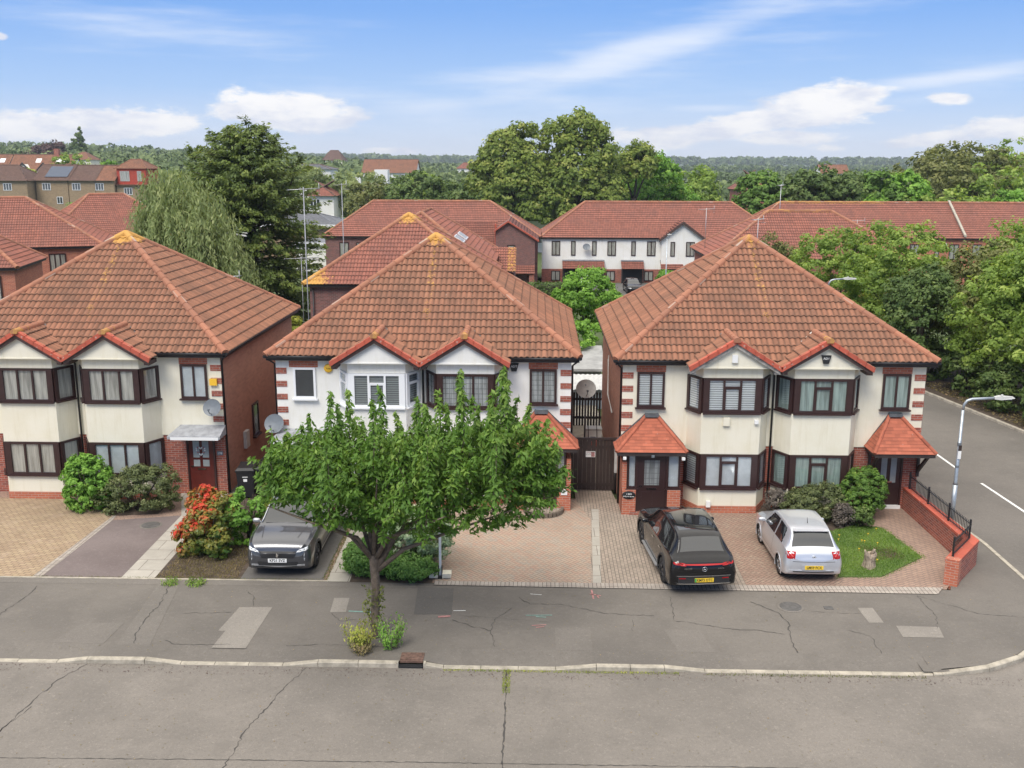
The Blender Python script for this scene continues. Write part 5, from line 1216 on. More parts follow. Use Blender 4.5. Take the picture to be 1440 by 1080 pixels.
    for sg in (-1, 1): rr.tube([(sg*.57, L/2-s, float(c.params(s)[2])+(.06 if 2.1 < s < 3.9 else .01)) for s in (1.95, 2.15, 3.0, 3.85, 4.05)], .018, 6)
    rr.build('roof_rail', 'alu', root)
    wp = MB(); wp.tube([(-.55, L/2-1.2, 1.185), (.0, L/2-1.17, 1.175)], .012, 5); wp.tube([(.05, L/2-1.2, 1.185), (.6, L/2-1.2, 1.18)], .012, 5); wp.build('wiper', 'trim', root)
    mirror(root, c, 1.52, 1.10, 'alu', -1); mirror(root, c, 1.52, 1.10, 'alu', 1)
    return root
M['green_band'] = P('green_plate_band', (.02, .35, .08), .4); M['red_glow'] = P('pale_red_lens', (.55, .06, .06), .2)
for car_, k_ in ((black_suv(), .95), (silver_hatch(), .93), (grey_suv(), .96)): car_.scale = (k_, k_, k_)
# ------------------------------------------------------------------ vegetation
def leaf_mesh(name, C, Nrm, size, rnd, mat, parent=None, aspect=.55, tang=None, loc=(0, 0, 0)):
    C = np.asarray(C, float); n = len(C); Nrm = np.asarray(Nrm, float)
    Nrm = Nrm+RNG.normal(0, .45, (n, 3)); Nrm /= np.linalg.norm(Nrm, axis=1)[:, None]+1e-9
    T = RNG.normal(0, 1, (n, 3)) if tang is None else np.asarray(tang, float)+RNG.normal(0, .3, (n, 3))
    T -= Nrm*(T*Nrm).sum(1)[:, None]; T /= np.linalg.norm(T, axis=1)[:, None]+1e-9
    B = np.cross(Nrm, T); s = np.asarray(size, float).reshape(-1, 1)*np.ones((n, 1)); s = s*RNG.uniform(.55, 1.4, (n, 1))
    V = np.empty((n, 4, 3)); V[:, 0] = C-T*s; V[:, 1] = C+B*s*aspect-T*s*.1; V[:, 2] = C+T*s; V[:, 3] = C-B*s*aspect-T*s*.1
    me = bpy.data.meshes.new(name); me.vertices.add(n*4); me.vertices.foreach_set('co', V.astype(np.float32).ravel())
    me.loops.add(n*4); me.loops.foreach_set('vertex_index', np.arange(n*4, dtype=np.int32)); me.polygons.add(n)
    me.polygons.foreach_set('loop_start', np.arange(0, n*4, 4, dtype=np.int32)); me.polygons.foreach_set('loop_total', np.full(n, 4, np.int32))
    a = me.attributes.new('rnd', 'FLOAT', 'POINT'); a.data.foreach_set('value', np.repeat(np.clip(rnd, 0, 1), 4).astype(np.float32))
    me.materials.append(L_[mat] if isinstance(mat, str) else mat); me.update(calc_edges=True)
    return link(name, me, parent, loc)
def crown_pts(blobs, clumps, per, cr, inner=.15, low_ok=False):
    """leaves gathered in clumps over the shells of a few ellipsoids: (cx,cy,cz,rx,ry,rz)"""
    bl = np.array(blobs, float); w = (bl[:, 3]*bl[:, 4]*bl[:, 5])**(2/3.); w /= w.sum()
    k = RNG.choice(len(bl), clumps, p=w); d = RNG.normal(0, 1, (clumps, 3)); d /= np.linalg.norm(d, axis=1)[:, None]
    low = d[:, 2] < (-2. if low_ok else -.35); d[low, 2] *= -.3*RNG.random(low.sum()); d /= np.linalg.norm(d, axis=1)[:, None]
    rad = np.where(RNG.random(clumps) < inner, RNG.uniform(.3, .8, clumps), RNG.uniform(.82, 1.04, clumps))
    cc = bl[k, :3]+d*bl[k, 3:]*rad[:, None]
    # drop clumps well inside another blob
    ins = np.zeros(clumps, bool)
    for j in range(len(bl)):
        q = (((cc-bl[j, :3])/bl[j, 3:])**2).sum(1); ins |= (q < .45) & (k != j)
    ins &= RNG.random(clumps) > .25; cc, d = cc[~ins], d[~ins]; c = len(cc)
    crs = cr*RNG.uniform(.6, 1.35, c); cl = RNG.random(c)
    g = RNG.normal(0, 1, (c, per, 3)); g /= np.linalg.norm(g, axis=2)[:, :, None]; g[:, :, 2] *= np.where(g[:, :, 2] < 0, .5, .8)
    L = cc[:, None]+g*crs[:, None, None]*(RNG.uniform(.55, 1.05, (c, per, 1)))
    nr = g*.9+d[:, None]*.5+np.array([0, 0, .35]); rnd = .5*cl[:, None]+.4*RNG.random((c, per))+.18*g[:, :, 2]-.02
    return L.reshape(-1, 3), nr.reshape(-1, 3), rnd.ravel()
def limbs(mb, x, y, z0, h, r, blobs, n, seed=0, lean=(0, 0)):
    rd = random.Random(seed); base = Vector((x, y, z0)); top = Vector((x+lean[0], y+lean[1], z0+h))
    mid = base.lerp(top, .5)+Vector((rd.uniform(-.1, .1), rd.uniform(-.1, .1), 0))*h*.2
    mb.tube([base+Vector((0, 0, -.2)), base+Vector((0, 0, .15)), mid, top], [r*1.35, r*1.05, r*.9, r*.75], 10, 0)
    for i in range(n):
        b = blobs[i % len(blobs)]; e = Vector((b[0]+rd.uniform(-.5, .5)*b[3], b[1]+rd.uniform(-.5, .5)*b[4], b[2]+rd.uniform(-.3, .6)*b[5]))
        s = top.lerp(mid, rd.uniform(0, .35)); c1 = s.lerp(e, .4)+Vector((rd.uniform(-.1, .1), rd.uniform(-.1, .1), .12))*(e-s).length
        mb.tube([s, c1, e], [r*.5, r*.28, r*.08], 6, 0)
        for j in range(2):
            q = e+Vector((rd.uniform(-1, 1)*b[3], rd.uniform(-1, 1)*b[4], rd.uniform(-.2, .8)*b[5]))*.45; mb.tube([c1.lerp(e, .5), q], [r*.18, r*.04], 5, 0)
def tree(name, x, y, z0, blobs, mat, clumps, per, cr, leaf, label, group=None, trunk=(2., .2), cat='tree', inner=.15, aspect=.6, nl=6, bark='trunk_dark', seed=1):
    root = empty(name, (x, y, z0), label, cat, group)
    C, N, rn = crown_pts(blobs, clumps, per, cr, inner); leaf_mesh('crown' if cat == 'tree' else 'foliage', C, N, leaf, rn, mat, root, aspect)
    mb = MB(); limbs(mb, 0, 0, 0, trunk[0], trunk[1], blobs, nl, seed); mb.build('trunk' if cat == 'tree' else 'stems', bark, root)
    return root
def auto_blobs(w, d, z0, z1, n, rd, cw=.42):
    """a lumpy crown of overlapping ellipsoids filling w x d between z0 and z1"""
    out = [(0, 0, (z0+z1)/2, w*cw, d*cw, (z1-z0)*.46)]; H = z1-z0
    for i in range(n):
        a = rd.uniform(0, 2*math.pi); f = rd.uniform(.45, .85); zz = rd.uniform(.25, .82); k = 1-abs(zz-.45)*.9
        r = rd.uniform(.20, .30); out.append((math.cos(a)*w/2*f*k, math.sin(a)*d/2*f*k, z0+H*zz, w*r*.95, d*r*.95, min(H*.24, w*r)))
    return out
def street_tree():
    root = empty('street_tree', (-3.72, 21.55, 0), 'leafy young street tree growing from the pavement in front of the middle pair', 'tree')
    ox, oy = -3.72, 21.55
    txs = [-6.55, -6.3, -5.8, -5.0, -4.4, -3.6, -3.0, -2.3, -1.66, -.78, -.3, .2, .62, .85]; tzs = [3.7, 4.25, 4.6, 5.2, 5.85, 5.5, 5.35, 5.9, 6.2, 6.3, 5.5, 4.9, 4.3, 3.6]
    bxs = [-6.55, -6.2, -5.8, -4.9, -4.2, -3.2, -1.7, -.5, .3, .85]; bzs = [3.5, 3.15, 2.75, 2.25, 2.05, 1.95, 1.9, 2.25, 2.9, 3.4]
    Lc = []; Ln = []; Lt = []; Lr = []; rd = random.Random(3); wood = MB(); O3 = Vector((ox, oy, 0))
    bx = [-6.5, -6.1, -5.4, -4.7, -4.1, -3.4, -2.6, -1.7, -.9, -.2, .4, .75]; bt = [3.9, 4.25, 4.2, 4.5, 4.7, 4.35, 4.55, 4.6, 4.95, 4.5, 4.4, 4.0]; bb = [3.6, 3.3, 3.05, 2.8, 2.6, 2.5, 2.45, 2.5, 2.75, 3.05, 3.45, 3.8]
    xc, xd, yc, yd = -2.85, 3.25, 21.85, 1.5
    def leaf(p, nx, ny, nz, tx, ty, tz, c): Lc.append(p); Ln.append((nx, ny, nz)); Lt.append((tx, ty, tz)); Lr.append(c)
    # leafy tufts filling the spreading body of the crown
    for i in range(820):
        for _ in range(40):
            x, y = rd.uniform(-6.1, .5), rd.uniform(yc-yd, yc+yd)
            if ((x-xc)/xd)**2+((y-yc)/yd)**2 < 1: break
        k = math.sqrt(max(0, 1-((y-yc)/yd)**2)); zt, zb = float(np.interp(x, bx, bt)), float(np.interp(x, bx, bb)); zm = zb*.45+zt*.55; f = rd.random()**.8
        z = (zm-(zm-zb)*k*(.6+.4*k))+f*((zt-zm)*k+(zm-zb)*k); L = rd.uniform(.35, .75); a = math.atan2((y-yc), (x-xc)*.6)+rd.gauss(0, .6); up_ = .9 if f > .6 else rd.uniform(-.15, .6)
        t0 = Vector((x, y, z)); t1 = t0+Vector((math.cos(a)*.55, math.sin(a)*.45, up_)).normalized()*L; cl = rd.random(); n = int(L*84); w0 = rd.uniform(.10, .17)
        for q in range(n):
            g = rd.random(); w = w0*(1.1-g*.6); b = rd.uniform(0, 6.28); p = t0.lerp(t1, g)+Vector((math.cos(b)*w, math.sin(b)*w, rd.gauss(0, .05)))
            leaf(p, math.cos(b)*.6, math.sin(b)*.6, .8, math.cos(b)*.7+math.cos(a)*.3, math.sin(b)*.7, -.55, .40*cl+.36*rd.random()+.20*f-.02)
        if i % 2 == 0: wood.tube([t0-O3, t1-O3], [.010, .004], 4, 0)
    # upright leader shoots breaking the top
    for (x, z, wd) in ((-6.05, 4.35, .5), (-5.75, 4.85, .8), (-5.15, 5.25, .7), (-4.62, 5.75, 1.), (-4.28, 5.8, .9), (-3.6, 5.85, 1.1), (-3.2, 5.3, .8), (-2.7, 5.65, 1.), (-2.2, 5.85, 1.1), (-1.62, 6.3, 1.1), (-1.25, 5.5, .8), (-.70, 6.38, 1.2), (-.42, 5.7, .8), (-.15, 5.5, .9), (.25, 5.15, .8), (.4, 4.6, .6), (.62, 4.05, .45), (-5.5, 5.0, .7), (-2.0, 5.5, .9), (-.95, 5.8, 1.)):
        for rep in range(3 if x < .1 else 1):
            y = 22.0+rd.uniform(-.5, .5)+(rep*rd.uniform(-1.1, 1.1)); zz = z-rep*rd.uniform(.3, .5); xx = x+rep*rd.uniform(-.25, .25); zz = 10.9-(10.9-zz)*y/22.; lb = float(np.interp(xx, bx, bb)); b0 = Vector((xx*.97-.12, y, max(zz-1.75, min(lb+.35, zz-.5)))); b1 = Vector((xx, y, zz)); wood.tube([b0-O3, b0.lerp(b1, .5)+Vector((.04, 0, 0))-O3, b1-O3], [.016, .010, .004], 5, 0)
            cl = rd.random(); n = int(250*wd)
            for q in range(n):
                g = rd.random()**.9; w = .235*wd*(1.08-g*.82); b = rd.uniform(0, 6.28); r = w*rd.uniform(.3, 1); p = b0.lerp(b1, g)+Vector((math.cos(b)*r+.05*math.sin(g*7+x), math.sin(b)*r, rd.gauss(0, .04)))
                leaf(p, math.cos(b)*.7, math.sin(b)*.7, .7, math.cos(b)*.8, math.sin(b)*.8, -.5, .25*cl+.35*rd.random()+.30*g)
    Lc = np.array([tuple(p) for p in Lc])-np.array([ox, oy, 0])
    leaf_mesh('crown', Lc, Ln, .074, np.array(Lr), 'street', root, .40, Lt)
    tk = MB(); tk.tube([(-.02, 0, -.1), (0, 0, .1), (.0, .02, .5), (.03, .05, 1.2), (.0, .1, 1.75), (0, .12, 2.0)], [.16, .12, .105, .10, .11, .125], 14, 0); 
    tk.build('trunk', 'trunk', root)
    for i, (ex, ey, ez, r) in enumerate(((-2.3, -.3, 3.3, .065), (-1.6, 1.5, 3.9, .055), (-1.5, -1.2, 3.4, .055), (-.6, .6, 4.6, .07), (.3, -1.0, 4.2, .06), (1.0, .9, 4.7, .07), (2.2, .2, 3.9, .08), (3.2, -.4, 3.3, .065), (3.3, .8, 3.7, .06), (1.8, -1.4, 3.5, .06), (1.6, 1.6, 4., .055))):
        b = Vector((0, .1, 1.55 if i in (6, 7) else 1.85)); e = Vector((ex, ey, ez)); c1 = b+Vector((ex*.22, ey*.22, (ez-1.8)*.42)); c2 = b.lerp(e, .6)+Vector((0, 0, .15))
        wood.tube([b, c1, c2, e], [r, r*.8, r*.5, r*.2], 8, 0)
    wood.build('branches', 'trunk', root)
    # shoots on the trunk
    p = []; 
    for q in range(260):
        z = rd.uniform(.35, 1.3); a = rd.uniform(0, 6.28); r = .12+.14*rd.random(); p.append((math.cos(a)*r-.02, math.sin(a)*r*.8-.03, z))
    leaf_mesh('trunk_shoots', p, np.array(p)*[1, 1, 0], .045, RNG.random(260)*.7, 'olive', root, .5)
street_tree()
def shrub(name, x, y, w, d, h, mat, label, n=90, per=40, leaf=.045, cr=.13, blobs=None, seed=0, z0=.02, stems=True, cat='shrub', group=None, aspect=.55):
    rd = random.Random(seed); root = empty(name, (x, y, z0), label, cat, group)
    b = blobs or [(0, 0, h*.42, w*.46, d*.46, h*.5)]+[(rd.uniform(-.25, .25)*w, rd.uniform(-.25, .25)*d, h*rd.uniform(.45, .68), w*.24, d*.24, h*.28) for _ in range(4)]
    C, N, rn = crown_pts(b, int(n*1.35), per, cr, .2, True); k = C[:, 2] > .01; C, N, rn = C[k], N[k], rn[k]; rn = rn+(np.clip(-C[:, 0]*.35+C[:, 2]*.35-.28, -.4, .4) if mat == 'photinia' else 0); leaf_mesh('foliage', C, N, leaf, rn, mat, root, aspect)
    if stems:
        mb = MB()
        for i in range(9): a = rd.uniform(0, 6.28); mb.tube([(0, 0, 0), (math.cos(a)*w*.2, math.sin(a)*d*.2, h*.45), (math.cos(a)*w*.34, math.sin(a)*d*.34, h*.75)], [.02, .014, .006], 5, 0)
        mb.build('stems', 'trunk_dark', root)
    return root
shrub('round_bush', -14.2, 29.95, 1.65, 1.3, 1.95, 'bright', 'glossy green rounded bush under the bay windows of the left pair', 230, 52, .055, .15, seed=1)
shrub('flowering_shrub', -12.65, 29.85, 2.25, 1.2, 1.40, 'bushy', 'dull green spreading shrub beside the path to the mahogany door', 280, 60, .035, .14, seed=2, blobs=[(0, 0, .6, 1.2, .6, .72), (-.75, 0, .45, .65, .55, .6), (.75, .1, .75, .62, .55, .72), (.2, .1, .9, .7, .5, .58)])
shrub('red_leaved_shrub', -9.2, 26.6, 1.6, 1.7, 1.8, 'photinia', 'red and orange leaved shrub between the slab path and the grey car', 235, 50, .055, .15, seed=3, blobs=[(-.1, 0, .75, .62, .7, .8), (-.45, -.3, .55, .45, .5, .55), (.2, .25, 1.05, .45, .5, .62), (-.3, .35, 1.3, .42, .45, .48), (.25, -.45, .45, .4, .4, .45)])
shrub('green_shrub', -8.35, 27.2, 1.25, 1.2, 1.85, 'bright', 'fresh green leafy shrub growing between the red shrub and the grey car', 70, 45, .06, .15, seed=4)
shrub('yellow_shrub', -7.75, 28.6, .95, .85, 1.9, 'yellow', 'yellow-green narrow shrub beside the wheelie bin', 55, 42, .05, .13, seed=5)
shrub('juniper', -4.5, 25.3, 1.5, 1.5, .95, 'conifer', 'dark green juniper mound left of the street tree trunk', 330, 60, .035, .13, seed=6)
shrub('juniper', -3.35, 25.0, 1.5, 1.1, .62, 'conifer', 'low dark green juniper mound right of the street tree trunk', 290, 60, .035, .13, seed=7)
shrub('variegated_shrub', -3.45, 26.0, 2.3, 1.5, 1.5, 'variegated', 'white-edged leafy shrub behind the street tree trunk', 340, 55, .045, .14, seed=8, blobs=[(0, 0, .8, 1.1, .75, .85), (.6, -.2, .9, .6, .6, .75), (-.6, .1, 1.0, .6, .6, .7)])
shrub('grassy_shrub', -4.9, 28.6, .8, 2.0, 1.3, 'conifer', 'dark green shrub beside the path behind the grey car', 120, 50, .04, .14, seed=9)
shrub('clipped_bush', 10.22, 29.95, 1.28, 1.05, 1.55, 'hedge', 'clipped rounded green bush beside the canopy door on the corner', 360, 60, .033, .10, seed=10, blobs=[(0, 0, .85, .72, .6, .78), (-.15, -.1, .7, .62, .55, .65), (.15, .1, 1.0, .58, .5, .6)])
shrub('flowering_shrub', 8.75, 29.75, 1.95, 1.2, 1.05, 'bushy', 'grey-green domed shrub in front of the silver hatchback and under the bay', 260, 60, .032, .12, seed=11, blobs=[(0, 0, .45, 1.05, .65, .62), (.3, .1, .55, .75, .6, .58), (-.45, 0, .4, .6, .55, .5)])
shrub('purple_shrub', 7.62, 30.05, .85, .6, .95, 'purple', 'purple-grey twiggy shrub at the foot of the central downpipe', 70, 50, .03, .12, seed=12)
shrub('purple_shrub', 9.45, 29.1, .7, .6, .85, 'purple', 'purple-grey twiggy shrub beside the clipped bush on the lawn edge', 60, 45, .03, .12, seed=13)
shrub('ivy_clump', 9.95, 29.05, .7, .5, .7, 'dark', 'dark low leafy clump at the foot of the clipped bush', 50, 45, .035, .12, seed=14)
# weeds at the foot of the street tree
def weeds(x, y, w, h, mat, label, n=420, dry=None):
    root = empty('weed_clump', (x, y, 0), label, 'weeds'); C = []; N = []; T = []; rn = []; mb = MB()
    for i in range(34):
        a = random.uniform(0, 6.28); r = w*.5*math.sqrt(random.random())*.6; b = Vector((math.cos(a)*r*.7, math.sin(a)*r*.7, 0)); t = b+Vector((math.cos(a)*w*.25, math.sin(a)*w*.25, h*random.uniform(.6, 1.0))); mb.tube([b, t], [.006, .003], 4, 0)
        for q in range(n//12):
            f = random.uniform(.15, 1.); p = b.lerp(t, f)+Vector([random.gauss(0, .045) for _ in range(3)]); C.append(tuple(p)); N.append((math.cos(a), math.sin(a), .6)); T.append((math.cos(a)*.4, math.sin(a)*.4, .8)); rn.append(random.random()*.7+.3*f)
    leaf_mesh('foliage', C, N, .035, np.array(rn), mat, root, .35, T); mb.build('stems', 'stump', root)
weeds(-4.0, 20.95, .85, .72, 'yellow', 'pale yellow seeding weeds left of the street tree foot'); weeds(-3.9, 20.72, .55, .35, 'dry', 'dry straw-coloured weeds on the kerb under the yellow ones', 200); weeds(-3.3, 21.0, .8, .78, 'bright', 'fresh green weeds right of the street tree foot beside the gully')
weeds(-9.6, 24.35, .45, .09, 'grassy', 'small green grass tuft on the pavement, left of two', 130); weeds(-8.95, 24.4, .6, .09, 'grassy', 'small green grass tuft on the pavement, right of two, below the red shrub', 160)
# grass of the lawn and weeds in joints
def grass_patch(name, poly, n, h, mat, label=None, z=.045, size=.028):
    xs = [p[0] for p in poly]; ys = [p[1] for p in poly]; pts = []
    def inside(x, y):
        c = False; j = len(poly)-1
        for i in range(len(poly)):
            if (poly[i][1] > y) != (poly[j][1] > y) and x < (poly[j][0]-poly[i][0])*(y-poly[i][1])/(poly[j][1]-poly[i][1])+poly[i][0]: c = not c
            j = i
        return c
    while len(pts) < n:
        x, y = random.uniform(min(xs), max(xs)), random.uniform(min(ys), max(ys))
        if inside(x, y): pts.append((x, y, z+h*random.random()*.5))
    p = np.array(pts); nr = RNG.normal(0, 1, (n, 3))*[1, 1, .3]; k = .5+.5*np.sin(p[:, 0]*3.1+np.sin(p[:, 1]*2.3)*2)
    o = leaf_mesh(name, p, nr, size, .5*RNG.random(n)+.4*k, mat, None, .25, np.tile([0, 0, 1.], (n, 1))); return tag(o, label or 'short green grass of the little lawn by the corner', 'grass', kind='stuff')
grass_patch('lawn_grass', lawn_pts, 15000, .06, 'grassy')
grass_patch('lawn_edge_grass', [(8.08, 25.2), (9.4, 25.27), (11.1, 26.75), (10.72, 29.1), (9.9, 29.4), (8.75, 28.7)], 6500, .035, 'grassy', 'ragged grass edge of the little corner lawn', .02, .024)
grass_patch('worn_lawn_grass', [(9.3, 26.4), (10.5, 26.5), (10.4, 27.5), (9.4, 27.5)], 1300, .05, 'dry', 'dry thin grass round the worn patch of the lawn', .045, .024)
grass_patch('kerb_weeds', [(-2.0, 20.12), (3.2, 20.12), (3.2, 20.2), (-2.0, 20.2)], 900, .05, 'yellow', 'yellowish weeds along the foot of the kerb', -.095, .022)
grass_patch('kerb_weeds', [(3.8, 20.10), (8.6, 20.10), (8.6, 20.2), (3.8, 20.2)], 700, .05, 'olive', 'mossy weeds along the foot of the right-hand kerb', -.095, .020)
grass_patch('joint_weeds', [(-.66, 19.2), (-.5, 19.2), (-.5, 20.2), (-.68, 20.2)], 420, .06, 'yellow', 'weeds in the road joint meeting the kerb', -.095, .022)
grass_patch('joint_weeds', [(-13.5, 24.66), (-5.7, 24.66), (-5.7, 24.74), (-13.5, 24.74)], 900, .03, 'olive', 'moss along the edging of the left drives', .02, .016)
def grit(name, x0, x1, y0, y1, z, n, mat, label):
    p = np.column_stack([RNG.uniform(x0, x1, n), RNG.uniform(y0, y1, n), np.full(n, z+.008)]); tag(leaf_mesh(name, p, np.tile([0, 0, 3.], (n, 1)), .014, RNG.random(n), mat, None, .7), label, 'litter', kind='stuff')
grit('road_grit', -13, 12, 15, 20.1, -.098, 900, 'dry', 'scattered pale grit and bits of leaf on the road'); grit('pavement_grit', -15, 12, 20.5, 24.5, .002, 700, 'dry', 'scattered bits of leaf on the pavement'); grit('gutter_grit', -14, 11, 19.85, 20.2, -.098, 900, 'copper', 'dark grit gathered along the gutter')
grass_patch('bed_weeds', [(-10.1, 24.7), (-7.95, 24.7), (-8.0, 27.5), (-9.9, 27.8)], 5000, .08, 'dry', 'dry weeds and fallen red leaves under the red-leaved shrub', .02, .03)
grass_patch('joint_weeds', [(-5.66, 24.7), (-5.50, 24.7), (-5.6, 31), (-5.76, 31)], 1500, .05, 'olive', 'moss and weeds along the joint beside the grey car', .015, .025)
def flowers():
    pts = sorted([(random.uniform(8.6, 10.4), random.uniform(26.0, 29.0)) for i in range(10)], key=lambda p: math.dist(p, (9.2, 25.95)))
    for w_, (x, y) in zip('nearest|second nearest|third nearest|fourth nearest|fifth nearest|sixth nearest|seventh nearest|eighth nearest|ninth nearest|farthest'.split('|'), pts):
        o = MB(); o.lathe([(.001, .10), (.03, .105), (.012, .085), (.001, .08)], (0, 0, 0), 6, 0); o.tube([(0, 0, .0), (0, 0, .085)], .004, 4, 0)
        tag(o.build('dandelion', 'plate_y', None, (x, y, .03)), 'small yellow dandelion on the corner lawn, %s to the tree stump' % w_, 'flower', 'dandelions in the corner lawn')
flowers()
# ------------------------------------------------------------------ the estate behind
def bg_windows(parent, y, xs, z0, z1, w=.9, frame='brown_upvc', cur='net', lights=(1, 1)):
    for x in xs:
        ww = w
        if isinstance(x, tuple): x, ww, lt = x
        else: lt = lights
        window(parent, (x-ww/2, y), (x+ww/2, y), z0, z1, lt, frame, cur, fw_=.09, mull=.09, out=.05, sill=False)
def estate_block(name, label, x0, x1, y0, y1, g, ze, zr, xa, xb, wall='brick', yr=None, axis='x', fine=False, mat='roof_red', group='tiled houses behind the street', lich=None, loc=(0, 0), rz=0., hipL=True, hipR=True, e=.3):
    root = empty(name, (loc[0], loc[1], 0), label, 'house', group, rz)
    w = MB(); w.box(x0+e, x1-e, y0+e, y1-e, g, ze-.12) if axis == 'x' else w.box(y0+e, y1-e, x0+e, x1-e, g, ze-.12); w.build('wall', wall, root)
    hip_roof('roof', root, x0, x1, y0, y1, ze, zr, xa, xb, yr, mat, fine, lich, hipL, hipR, axis, 'ridge', ridge_r=.13)
    f = MB(); q = .06
    if axis == 'x': X0, X1, Y0, Y1 = x0, x1, y0, y1
    else: X0, X1, Y0, Y1 = y0, y1, x0, x1
    f.box(X0+q, X1-q, Y0+q, Y0+q+.04, ze-.16, ze-.02); f.box(X0+q, X1-q, Y1-q-.04, Y1-q, ze-.16, ze-.02); f.box(X0+q, X0+q+.04, Y0+q+.04, Y1-q-.04, ze-.16, ze-.02); f.box(X1-q-.04, X1-q, Y0+q+.04, Y1-q-.04, ze-.16, ze-.02)
    f.build('fascia', 'fascia', root); return root
def lich(apexes, k=1.): return lambda p: max([0.]+[k*max(0., 1-(Vector(p)-Vector(a)).length/r) for a, r in apexes])
B1 = estate_block('detached_house', 'hip-roofed brick house directly behind the middle pair, orange lichen on its apex and left corner', -12.3, -2.2, 52, 62, -.3, 4.6, 8.0, -7.25, -7.25, 'brick_dark', fine='mid', lich=lich((((-7.25, 57, 8.0), 1.7), ((-12.3, 52, 4.6), 2.6))))
mb = MB(); mb.tube([(-11.8, 52.2, 4.4), (-11.8, 52.2, -.2)], .04, 6); mb.build('downpipe', 'black_plastic', B1)
B2 = estate_block('house', 'hip-roofed house with skylights between the lichen-topped house and the brick terrace', 62.3, 77, -12.6, -2.8, -.9, 4.3, 7.6, 67, 72.5, 'brick_dark', axis='y', fine='mid')
for (y, du) in ((65.5, 0), (68.3, 0)):
    m_ = MB(); sl = (7.6-4.3)/4.9
    def pt(yy, d): return (-2.8-d, yy, 4.3+sl*d+.07)
    a = [pt(y, 2.0), pt(y+1.9, 2.0), pt(y+1.9, 2.6), pt(y, 2.6)]; m_.add(a+[(p[0], p[1], p[2]+.07) for p in a], [(0, 1, 2, 3), (7, 6, 5, 4), (0, 4, 5, 1), (1, 5, 6, 2), (2, 6, 7, 3), (3, 7, 4, 0)]); s_ = m_.build('skylight', 'white_upvc', B2)
    g_ = MB(); a = [pt(y+.06, 2.04), pt(y+1.84, 2.04), pt(y+1.84, 2.56), pt(y+.06, 2.56)]; g_.poly([(p[0], p[1], p[2]+.078) for p in a]); g_.build('pane', 'lead', s_)
B2b = estate_block('porch_block', 'small tiled lean-to with an orange lichen edge beside the skylight roof', -5.2, -2.0, 71.3, 75.6, -1.2, 3.1, 4.5, -5.2, -2.0, 'brick_dark', fine='mid', hipL=False, hipR=False, lich=lambda p: .8 if p[0] > -2.7 else 0.) if 0 else None
lt = MB(); tile_slope(lt, (-4.6, 70.8, 3.3), (1, 0, 0), (0, 2.6, 1.5), 3.0, lambda v: 0, lambda v: 3.1, lichen=lambda p: .5 if p[0] > -2.1 else 0.)
B3r = empty('garage', (0, 0, 0), 'small tiled garage roof with an orange lichen edge, right of the skylight roof', 'garage'); lo = lt.build('roof', 'roof_red', B3r); mark_sharp(lo); w = MB(); w.box(-4.5, -1.6, 71.1, 75, -1.3, 3.2); w.build('wall', 'brick_dark', B3r)
# brick terrace
B4 = estate_block('terrace_house', 'wide brick terrace with a hipped red roof behind the skylight house', -22.9, .4, 106.5, 117.5, -2.2, 3.15, 6.65, -18.2, -5.2, 'brick_dark', group='hip-roofed terraces of the estate')
bg_windows(B4, 106.8-.02, (-20.6, -18.8, -15.0), .9, 2.5, 1.0)
w = MB(); w.box(-22.6, -14, 106.76, 106.8, -2.2, -.4); w.build('lower_wall', 'brick', B4)
wg = MB(); wg.wedge([(-4.1, -2.1), (-.2, -2.1), (-.2, 3.45), (-2.85, 5.1), (-4.1, 4.3)], 99.5, 107); wg.build('wing_wall', 'brick_dark', B4)
wr = MB(); tile_slope(wr, (.15, 99.2, 3.3), (0, 1, 0), (-3.0, 0, 1.95), 3.6, lambda v: 0, lambda v: 8.5, du=3, amp=0, step=.045); tile_slope(wr, (-8.4, 100.2, 2.0), (1, 0, 0), (0, 5.5, 2.9), 6.2, lambda v: 0, lambda v: 4.3, du=3, amp=0, step=.045); o = wr.build('wing_roof', 'roof_red', B4)
v = MB(); v.wedge([(-4.2, 2.3), (-4.05, 2.3), (-4.05, 4.9), (-4.2, 4.9)], 99.9, 100.3); v.wedge([(-4.25, 4.15), (-2.85, 5.12), (-2.85, 5.28), (-4.25, 4.33)], 99.2, 99.6); v.wedge([(-2.85, 5.12), (.2, 3.2), (.2, 3.38), (-2.85, 5.28)], 99.2, 99.6); v.build('verge', 'verge', o)
w = MB(); w.box(-8.3, -4.1, 101.5, 106, -2.1, 2.2); w.build('link_wall', 'brick_dark', B4)
bg_windows(B4, 99.48, ((-2.55, .8, (1,)),), 1.6, 2.9); bg_windows(B4, 99.48, ((-2.6, 1.5, (1, 1, 1)),), -1.6, -.1)
wr = MB(); tile_slope(wr, (-3.7, 98.3, .15), (1, 0, 0), (0, 1.2, .75), 1.4, lambda v: 0, lambda v: 3.5, du=3, amp=0, step=.045); o = wr.build('porch_roof', 'roof_red', B4)
w = MB(); w.box(-.75, -.25, 98.4, 99.5, -2.1, .1); w.build('porch_pier', 'brick', B4)
